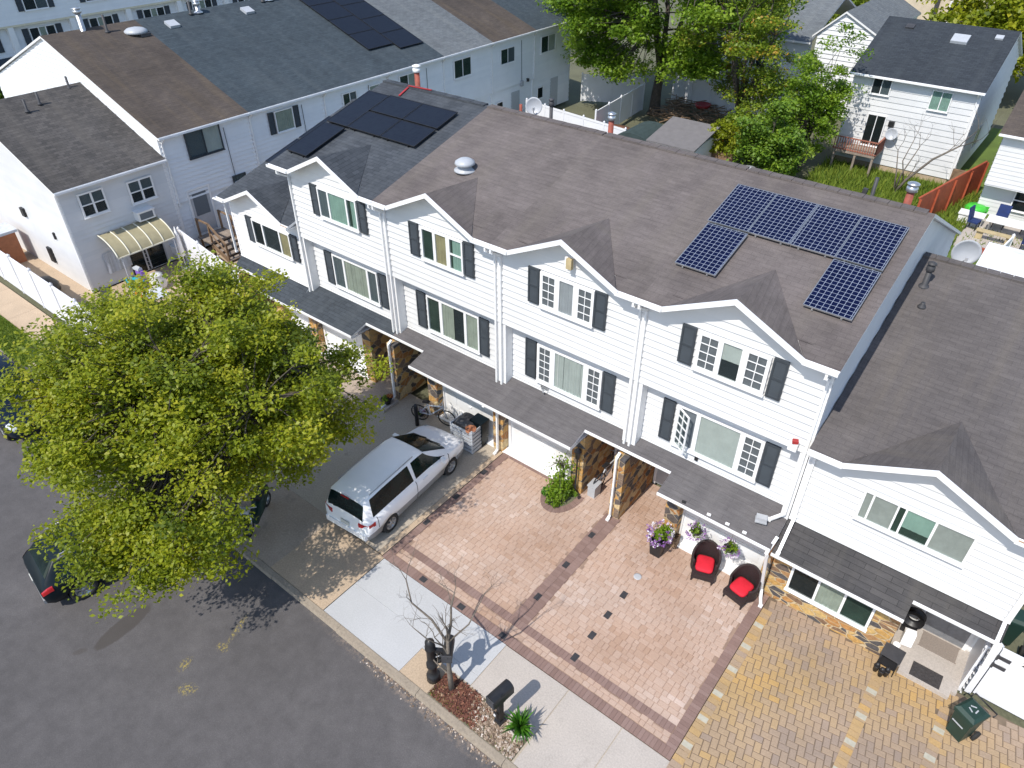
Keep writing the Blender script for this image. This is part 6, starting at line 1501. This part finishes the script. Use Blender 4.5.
t = thing('garden_table','tan round topped garden table behind the pipes','table',(-24.3,41.5,0)); m = MB(); m.lathe((-24.3,41.5,.7),[(1.1,0),(1.1,.05),(.001,.05)],20); m.lathe((-24.3,41.5,0),[(.3,0),(.06,.1),(.06,.7)],10); m.build('tabletop',MAT['skin'],t)
t = thing('kiddie_pool','bright blue tarp bundle by the fence','tarp',(-27.6,36.2,0)); m = MB(); m.lathe((-27.6,36.2,0),[(.8,0),(.9,.8),(.5,1.15),(.1,1.3)],12); m.build('cover',MAT['bluepvc'],t)
t = thing('red_tub','red plastic tub on the brushwood pile','tub',(-22.4,50.3,0)); m = MB(); m.lathe((-22.4,50.3,.4),[(.4,0),(.6,.3),(.55,.32),(.3,.1)],14); m.build('tub',MAT['redplastic'],t)
m = MB()
for i in range(240):
    x = random.uniform(-25,-20.5); y = random.uniform(47,51.5); a = random.random()*3.14; L_ = random.uniform(.5,1.6); z = random.uniform(.05,.6); d = Vector((math.cos(a),math.sin(a),random.gauss(0,.15)))*L_/2
    m.tube([Vector((x,y,z))-d,Vector((x,y,z))+d],random.uniform(.01,.04),5)
stuff(m.build('brushwood',MAT['wood']),'heap of brown brushwood under the big green tree','brushwood')
t = thing('yard_toy','orange and white plastic toy beside the olive tree','toy',(-17.6,43.4,0)); m = MB(); m.lathe((-17.6,43.4,0),[(.3,0),(.35,.7),(.2,1.1),(.3,1.4),(.05,1.6)],12); m.build('shell',MAT['orange'],t)
t = thing('wooden_bench','dark brown wooden bench below the olive tree','bench',(-17.0,40.8,0)); m = MB(); m.box(-18.2,40.4,.5,-15.9,41.0,.58); m.build('seat',MAT['wood'],t); m = MB(); m.box(-18.2,41.0,.58,-15.9,41.08,1.1); m.build('backrest',MAT['wood'],t)
for x in (-18.1,-16.0): l = MB(); l.box(x-.05,40.45,0,x+.05,41.0,.5); l.build('leg',MAT['wood'],t)
t = thing('steel_drum','pale curved tank behind the ridge next to the bush','tank',(-13.9,38.5,0)); m = MB(); m.lathe((-13.9,38.5,0),[(.5,0),(.5,1.3),(.35,1.55),(.01,1.6)],16); m.build('tank',MAT['silver'],t)
# red wooden fence and patio
t = thing('wooden_fence','red stained board fence running back beside the patio','fence',(-4.4,43,0)); m = MB(); A = Vector((-5.3,39.0,0)); Bv = Vector((-3.75,46.6,0)); n = 52
for k in range(n):
    p = A.lerp(Bv,k/n); q = A.lerp(Bv,(k+.94)/n); m.beam(p+Vector((0,0,.92)),q+Vector((0,0,.92)),.03,1.82+.03*(k%2))
m.build('boards',MAT['wood_red'],t); m = MB(); m.beam(A+Vector((-.04,0,1.86)),Bv+Vector((-.04,0,1.86)),.1,.05)
for k in range(5): p = A.lerp(Bv,k/4); m.beam(p+Vector((.06,0,0)),p+Vector((.06,0,1.8)),.09)
m.build('rail_and_posts',MAT['wood_red'],t)
flat('patio',[(-4.4,39),(2,39),(2,43.4),(-3.3,43.4)],.0,MAT['concrete_beige'])
t = thing('patio_table','long white patio table among navy chairs','table',(-1.2,41.6,0)); m = MB(); m.box(-2.4,41.2,.7,.6,42.1,.76); m.build('tabletop',MAT['trim'],t)
for x,y in ((-2.2,41.3),(.4,41.3),(.4,42.0),(-2.2,42.0)): l = MB(); l.beam((x,y,0),(x,y,.7),.06); l.build('leg',MAT['metal'],t)
def pchair(x,y,rz,label):
    t = thing('patio_chair',label,'chair',(x,y,0),rz,'navy patio chairs'); m = MB(); m.cbox((0,0,.42),(.55,.5,.08)); m.build('seat',MAT['navyfabric'],t,local=True); m = MB(); m.cbox((0,.25,.78),(.55,.07,.66),0,0,.5,R(-12)); m.build('backrest',MAT['navyfabric'],t,local=True)
    for sx,sy in ((-1,-1),(1,-1),(1,1),(-1,1)): l = MB(); l.beam((sx*.24,sy*.22,0),(sx*.24,sy*.22,.4),.04); l.build('leg',MAT['black'],t,local=True)
for i,(x,y,rz,lb) in enumerate(((-2.9,41.6,R(80),'navy patio chair at the left end of the white table'),(-1.9,42.6,0,'navy patio chair behind the white table, nearest the white wall corner'),(-.6,42.6,0,'navy patio chair behind the white table, further right'),(-.3,40.5,R(180),'navy patio chair in front of the white table, by the red edging'))): pchair(x,y,rz,lb)
t = thing('yellow_bench','tan wooden slatted bench in front of the white patio table','bench',(-1.6,40.6,0)); m = MB()
for k in range(3): m.box(-2.6,40.4+k*.14,.42,-.9,40.5+k*.14,.46)
m.build('seat',MAT['curtain_tan'],t); 
for x in (-2.4,-1.1): l = MB(); l.beam((x,40.55,0),(x,40.55,.42),.08,.3); l.build('leg',MAT['curtain_tan'],t)
m = MB(); m.lathe((-3.25,43.9,0),[(.5,0),(.55,.25),(.4,.4),(.1,.42)],14); m.cbox((-2.9,44.2,.2),(.7,.4,.35),.4); t = thing('ride_on_toy','bright green plastic turtle shaped sand box by the red fence','toy',(-3.2,44,0)); m.build('shell',MAT['lime'],t)
t = thing('storage_bench','white low storage bench at the patio corner','bench',(-3.1,42.3,0)); m = MB(); m.box(-3.7,41.9,0,-2.6,42.5,.5); m.box(-3.75,41.85,.5,-2.55,42.55,.56); m.build('chest',MAT['trim'],t)
t = thing('red_edging','low red timber edging between grass and tent','edging',(-1,38.8,0)); m = MB(); m.box(-2.2,38.6,0,1.5,38.75,.35); m.build('board',MAT['wood_red'],t)
t = thing('canopy_tent','white peaked canvas tent at the right edge beyond the roof','tent',(.6,32.6,0)); m = MB(); c = Vector((.8,32.8,3.0)); Q=[(-1.6,30.6),(3.0,30.6),(3.0,35.0),(-1.6,35.0)]
for i in range(4):
    a = Vector((*Q[i],2.2)); b = Vector((*Q[(i+1)%4],2.2)); n=6
    for k in range(n):
        t0,t1=k/n,(k+1)/n; s0=t0**1.25; s1=t1**1.25
        P=[a.lerp(c,t0),b.lerp(c,t0),b.lerp(c,t1),a.lerp(c,t1)]
        P=[p+Vector((0,0,-.15*math.sin(math.pi*tt))) for p,tt in zip(P,(t0,t0,t1,t1))]; m.face(P)
    m.face([a-Vector((0,0,.3)),b-Vector((0,0,.3)),b,a])
m.build('canopy',MAT['tent'],t); m = MB()
for x,y in Q: m.beam((x,y,0),(x,y,2.2),.05)
m.build('pole',MAT['metal'],t)
t = thing('yard_flue','rusty red chimney pipe with a ribbed steel cap behind the ridge','flue',(-6.2,40,0)) if False else None
m = MB(); m.box(-5.2,46.3,0,-3.9,46.4,1.2); t = thing('wood_panel','small brown lattice panel beside the white house corner','panel',(-4.5,46.4,0)); m.build('panel',MAT['wood'],t)
t = thing('fence_post','single dark leaning post rising from the tall grass','post',(-7.9,38.5,0)); m = MB(); m.beam((-7.9,38.5,0),(-7.75,38.5,1.9),.22,.22); m.build('post',MAT['pipe_dark'],t)
# ------------------------------------------------------------------ trees
def leafmesh(name, parent, P, S, Tn, mat, org, flat=.0, seed=1):
    """P (n,3) leaf centres, S sizes, Tn tints -> folded rhombus leaves in one mesh"""
    rg = np.random.default_rng(seed); n = len(P)
    a = rg.normal(size=(n,3)); a[:,2] = np.abs(a[:,2])+flat; a /= np.linalg.norm(a,axis=1)[:,None]
    r = rg.normal(size=(n,3)); b = np.cross(a,r); b /= np.linalg.norm(b,axis=1)[:,None]; d = np.cross(a,b)
    s = S[:,None]
    V = np.stack([P-b*s*.55, P-d*s*.34+a*s*.07, P+b*s*.62-a*s*.08, P+d*s*.34+a*s*.07],1).reshape(-1,3)-np.array(org)
    me = bpy.data.meshes.new(name); me.vertices.add(n*4); me.vertices.foreach_set('co', V.astype(np.float32).ravel())
    me.loops.add(n*4); me.loops.foreach_set('vertex_index', np.arange(n*4,dtype=np.int32)); me.polygons.add(n)
    me.polygons.foreach_set('loop_start', np.arange(0,n*4,4,dtype=np.int32)); me.polygons.foreach_set('loop_total', np.full(n,4,dtype=np.int32))
    me.materials.append(mat); at = me.attributes.new('tint','FLOAT','FACE'); at.data.foreach_set('value', np.clip(Tn,0,1).astype(np.float32))
    me.update(calc_edges=True); me.validate()
    o = bpy.data.objects.new(name, me); COL.objects.link(o); o.parent = parent; return o
def tree(name, label, base, c, rad, mat, nclump, nleaf, size, bark='bark', r0=.16, group=None, seed=1, cl=.55, lobes=None, shell=.55, tint_sd=.2, cat='tree', branchy=1.0, zmin=None, boughs=False, per=11, bl=1.2, bw=.42, extra=None, thin=None, flat=.35):
    rnd = random.Random(seed); rg = np.random.default_rng(seed)
    t = thing(name, label, cat, base, 0, group); B = Vector(base); C = Vector(c)
    cents = []; tries = 0
    if boughs:
        while len(cents) < nclump and tries < nclump*20:
            if tries % per == 0:
                v = Vector((rnd.gauss(0,1),rnd.gauss(0,1),rnd.gauss(.25,.9))).normalized(); k = rnd.uniform(.5,.98); b0 = Vector((v.x*rad[0]*k,v.y*rad[1]*k,v.z*rad[2]*k))+C; dr = Vector((v.x,v.y,v.z*.35+.12)).normalized(); ln = rnd.uniform(.5,1.0)*bl
            tries += 1; u = rnd.uniform(-1,1); p = b0+dr*u*ln+Vector((rnd.gauss(0,bw),rnd.gauss(0,bw),rnd.gauss(0,bw*.55)))
            if p.z < (zmin or 0) or (thin and ((p.x > thin and rnd.random() < .64) or (p.y > 8.5 and p.z > 5.3 and p.x > -16.2) or (p.x < -16.9 and p.y > 8.0))): continue
            q = p-C
            if (q.x/rad[0])**2+(q.y/rad[1])**2+(q.z/rad[2])**2 > 1.25: continue
            cents.append(p)
        for q in (extra or []):
            for _ in range(q[2]): cents.append(Vector(q[0])+Vector((rnd.gauss(0,q[1][0]),rnd.gauss(0,q[1][1]),rnd.gauss(0,q[1][2]))))
    while len(cents) < nclump and tries < nclump*60:
        tries += 1
        v = Vector((rnd.gauss(0,1),rnd.gauss(0,1),rnd.gauss(0,1))).normalized(); u = rnd.random()
        rr = shell+(1-shell)*u**.6 if rnd.random() < .78 else u*shell
        bumpy = .80+.24*math.sin(v.x*4.1+seed)*math.cos(v.y*3.7-seed)+.16*math.sin(v.z*6+v.x*5+seed*2)
        p = Vector((v.x*rad[0]*rr*bumpy, v.y*rad[1]*rr*bumpy, v.z*rad[2]*rr*bumpy))+C
        if lobes:
            if min(sum(((p-Vector(q[0]))[i]/q[1][i])**2 for i in range(3)) for q in lobes) > 1: continue
        if p.z < (zmin if zmin is not None else B.z+1.0): continue
        cents.append(p)
    # limbs: each clump hangs on the nearest of a few main limbs
    tr = MB(); fork = B.lerp(Vector((C.x,C.y,C.z-rad[2]*.55)),.6); fork.z = max(fork.z, B.z+1.2)
    tr.tube([B+Vector((0,0,-.1)),B+Vector((0,0,.12)),B.lerp(fork,.5)+Vector((rnd.gauss(0,.06),rnd.gauss(0,.06),0)),fork],[r0*1.5,r0*1.12,r0*.9,r0*.75],10)
    nl = max(4,int(5*branchy)+2); limbs = []
    for k in range(nl):
        a = 2*math.pi*k/nl+rnd.random()*.5; el = rnd.uniform(.35,1.25)
        e = C+Vector((math.cos(a)*math.cos(el)*rad[0]*.62,math.sin(a)*math.cos(el)*rad[1]*.62,math.sin(el)*rad[2]*.6-rad[2]*.1))
        m1 = fork.lerp(e,.4)+Vector((rnd.gauss(0,.15),rnd.gauss(0,.15),rad[2]*.06)); m2 = fork.lerp(e,.72)+Vector((rnd.gauss(0,.15),rnd.gauss(0,.15),rad[2]*.05))
        pts = [fork,m1,m2,e]; limbs.append(pts); tr.tube(pts,[r0*.55,r0*.4,r0*.27,r0*.13],7)
    for p in cents:
        best = min(((q-p).length+ (0 if q.z < p.z else .6),q) for l in limbs for q in (l[1],l[2],l[3],l[1].lerp(l[2],.5),l[2].lerp(l[3],.5)))[1]
        mid = best.lerp(p,.55)+Vector((rnd.gauss(0,.1),rnd.gauss(0,.1),rnd.gauss(0.05,.1))); tr.tube([best,mid,p],[r0*.14,r0*.08,r0*.03],5,caps=False)
    tr.build('trunk', MAT[bark], t)
    CP = np.array([tuple(p) for p in cents]); w = rg.uniform(.45,1.5,len(CP)); idx = rg.choice(len(CP),nleaf,p=w/w.sum())
    csz = rg.uniform(.6,1.25,len(CP))*cl
    off = rg.normal(size=(nleaf,3)); off /= np.linalg.norm(off,axis=1)[:,None]; off *= (rg.random(nleaf)**.5)[:,None]; off *= csz[idx][:,None]*np.array([1.15,1.15,.62])
    P = CP[idx]+off; ct = rg.normal(.5,tint_sd*.75,len(CP))
    T_ = ct[idx]+rg.normal(0,tint_sd*.7,nleaf); S = rg.uniform(.6,1.35,nleaf)*size
    leafmesh('crown', t, P, S, T_, MAT[mat], base, flat, seed); return t
def bare_tree(name, label, base, spec, r0, mat='bark_grey', seed=3, group=None, leaves=None, depth=4):
    rnd = random.Random(seed); t = thing(name, label, 'tree', base, 0, group); m = MB(); tw = MB(); tips = []
    def grow(p, d, L_, r, k):
        n = 4; pts = [p]; rr = [r]; q = p.copy(); dd = d.copy()
        for i in range(n):
            dd = (dd+Vector((rnd.gauss(0,.16),rnd.gauss(0,.16),rnd.gauss(.05,.1)))).normalized(); q = q+dd*L_/n; pts.append(q.copy()); rr.append(r*(1-.5*(i+1)/n))
        (m if r > .012 else tw).tube(pts, rr, 7 if r > .012 else 4, caps=False)
        if k == 0: tips.append(q); return
        for i in range(rnd.choice((2,3,3)) if k > 1 else 3):
            s = pts[rnd.choice((2,3,4,4))]; v = (dd+Vector((rnd.gauss(0,.6),rnd.gauss(0,.6),rnd.gauss(.1,.35)))).normalized(); grow(s, v, L_*rnd.uniform(.5,.78), r*.48, k-1)
    B = Vector(base)
    for (pts, r) in spec:
        P = [B+Vector(p) for p in pts]; m.tube(P,[r*(1-.55*i/(len(P)-1)) for i in range(len(P))],9)
        for i in range(1,len(P)):
            if len(pts) > 3 or i == len(P)-1:
                d = (P[i]-P[i-1]).normalized()
                for q in range(2 if i == len(P)-1 else 1): grow(P[i], (d+Vector((rnd.gauss(0,.5),rnd.gauss(0,.5),rnd.gauss(.1,.3)))).normalized(), rnd.uniform(.5,.8)*(P[-1]-P[0]).length*.55, r*.32, depth-2)
    m.build('trunk', MAT[mat], t); tw.build('twigs', MAT[mat], t)
    return t
# the big street tree
tree('street_tree','big spreading yellow green street tree in front of the low end houses',(-15.6,6.35,0),(-14.8,6.35,4.75),(3.5,4.2,3.15),'leaf_yel',860,215000,.088,'bark',.2,seed=14,thin=-13.5,flat=.9,cl=.5,tint_sd=.22,zmin=1.9,boughs=True,extra=[((-14.6,3.6,3.2),(.7,.5,.45),22),((-14.0,2.75,3.5),(.5,.4,.35),20),((-12.6,3.6,3.2),(.5,.45,.4),22),((-13.4,8.5,3.1),(.45,.8,.45),20),((-16.7,8.6,5.9),(.45,.45,.5),16)])
# sapling in the mulch bed
bare_tree('bare_sapling','bare grey sapling leaning in the red mulch bed by the kerb',(-6.9,6.42,0),[([(0,0,-.05),(-.02,.0,.6),(-.06,.03,1.3),(-.05,.06,1.9)],.075),([(-.05,.06,1.75),(-.55,.1,2.15),(-1.05,.0,2.45),(-1.25,.1,3.0)],.032),([(-.05,.06,1.85),(.0,.15,2.4),(-.05,.25,2.9),(-.02,.35,3.3)],.034),([(-.05,.06,1.8),(.25,.45,2.3),(.35,.8,2.9)],.024),([(-.05,.05,1.6),(-.3,-.3,2.1),(-.5,-.5,2.6)],.02)],.07,seed=5)
# back yard trees
tree('shade_tree','large fresh green tree with dark trunk behind the ridge and white fences',(-25.3,48.6,0),(-24.8,48.0,8.2),(7.6,6.2,6.4),'leaf_green',420,90000,.21,'bark',.38,seed=21,flat=.8,cl=1.0,tint_sd=.26,zmin=2.6,boughs=True,bl=2.0,bw=.8,extra=[((-28.8,45.8,4.3),(1.2,.9,.7),26),((-29.3,47.5,7.0),(1.0,1.0,1.0),22),((-29.5,49,10),(1.2,1.2,1.4),20),((-22.5,46.5,5.0),(1.2,.9,.8),22),((-26.5,45.5,3.6),(.9,.6,.5),14)])
tree('thin_tree','thin olive and rust coloured tree with forked trunk right of the shade tree',(-18.3,46.5,0),(-18.3,46.8,5.7),(4.0,3.6,5.2),'leaf_mix',230,22000,.15,'bark',.22,seed=31,flat=.8,cl=.62,tint_sd=.3,boughs=True,bl=1.5,bw=.5,zmin=.8)
tree('young_tree','bright green young tree left of the charcoal roofed house',(-13.0,44.3,0),(-13.0,44.4,3.9),(2.5,2.4,3.6),'leaf_green',150,17000,.15,'bark',.14,seed=41,flat=.8,cl=.6,tint_sd=.22)
tree('round_bush','dense rounded dark green bush rising behind the roof ridge',(-13.6,40.5,0),(-13.6,40.5,2.3),(2.2,2.0,2.3),'leaf_dark',150,17000,.17,'bark',.1,seed=51,flat=.8,cl=.6,zmin=.3,cat='bush')
tree('yellow_bush','small yellow green bush beside the grey shed',(-16.6,41.5,0),(-16.6,41.5,1.9),(1.2,1.1,1.4),'leaf_yel',50,4500,.16,'bark',.06,seed=61,cl=.45,zmin=.4,cat='bush')
tree('olive_bush','olive green undergrowth between the thin tree and the round bush',(-15.9,43.6,0),(-15.9,43.6,1.6),(2.0,1.4,1.7),'leaf_mix',60,5500,.18,'bark',.06,seed=62,flat=.8,cl=.55,zmin=.2,cat='bush')
tree('corner_tree','broad yellow green tree at the top right corner',(-6.8,69,0),(-6.6,69,5.0),(7.0,5.0,4.6),'leaf_yel',140,20000,.36,'bark',.3,seed=71,cl=1.3)
tree('far_tree','small light green tree at the top edge beside the salmon house',(-19.5,70,0),(-19.5,70,4.0),(1.9,1.9,3.4),'leaf_mix',50,5000,.3,'bark',.12,seed=81,cl=.8)
tree('left_hedge','dark green shrub at the far left edge behind the gabled end unit',(-60.5,19.5,0),(-60.5,19.5,1.5),(2.2,3.4,1.5),'leaf_dark',60,6000,.3,'bark',.1,seed=91,cl=.8,zmin=.2,cat='bush')
bare_tree('bare_shrub','bare multi stemmed shrub against the white wall of the charcoal roofed house',(-7.35,43.8,0),[([(0,0,0),(.4,.1,.9),(1.3,.2,2.2),(2.3,.3,3.1)],.09),([(0,0,0),(-.2,.1,1.1),(-.5,.2,2.3)],.05),([(0,0,0),(.1,-.1,1.2),(.5,.1,2.7)],.05),([(.3,.1,.7),(-.1,.2,1.8),(0.1,.3,3.0)],.04)],.08,seed=9,depth=4)
# ------------------------------------------------------------------ light, sky, camera
wd = bpy.data.worlds.new('World'); SC.world = wd; wd.use_nodes = True
nt = wd.node_tree; bg = nt.nodes['Background']; sky = nt.nodes.new('ShaderNodeTexSky'); sky.sky_type = 'NISHITA'; sky.sun_disc = False
EL = R(52.5); sdir = Vector((-.03,-math.cos(EL),math.sin(EL))).normalized()   # towards the sun
sky.sun_elevation = EL; sky.sun_rotation = math.atan2(sdir.x, sdir.y); sky.air_density = 1.0; sky.dust_density = .6; sky.ozone_density = 1.2
L(nt, sky.outputs[0], bg.inputs['Color']); bg.inputs['Strength'].default_value = .15
sl = bpy.data.lights.new('sun','SUN'); sl.energy = 3.4; sl.angle = R(.53); sl.color = (1,.95,.87)
so = bpy.data.objects.new('sun', sl); COL.objects.link(so); so.rotation_euler = (-sdir).to_track_quat('-Z','Y').to_euler(); so.location = (-5,-30,40)
cd = bpy.data.cameras.new('camera'); co = bpy.data.objects.new('camera', cd); COL.objects.link(co); SC.camera = co
co.location = (0,0,16.2); co.rotation_euler = (R(90)-.650835, 0, .669301); cd.sensor_width = 36; cd.lens = 725.8586/1024*36; cd.clip_end = 1500; cd.clip_start = .1
SC.view_settings.view_transform = 'Standard'; SC.view_settings.look = 'None'; SC.view_settings.gamma = 1; SC.view_settings.use_curve_mapping = False; SC.view_settings.exposure = .46
SC.render.resolution_x = 1024; SC.render.resolution_y = 768
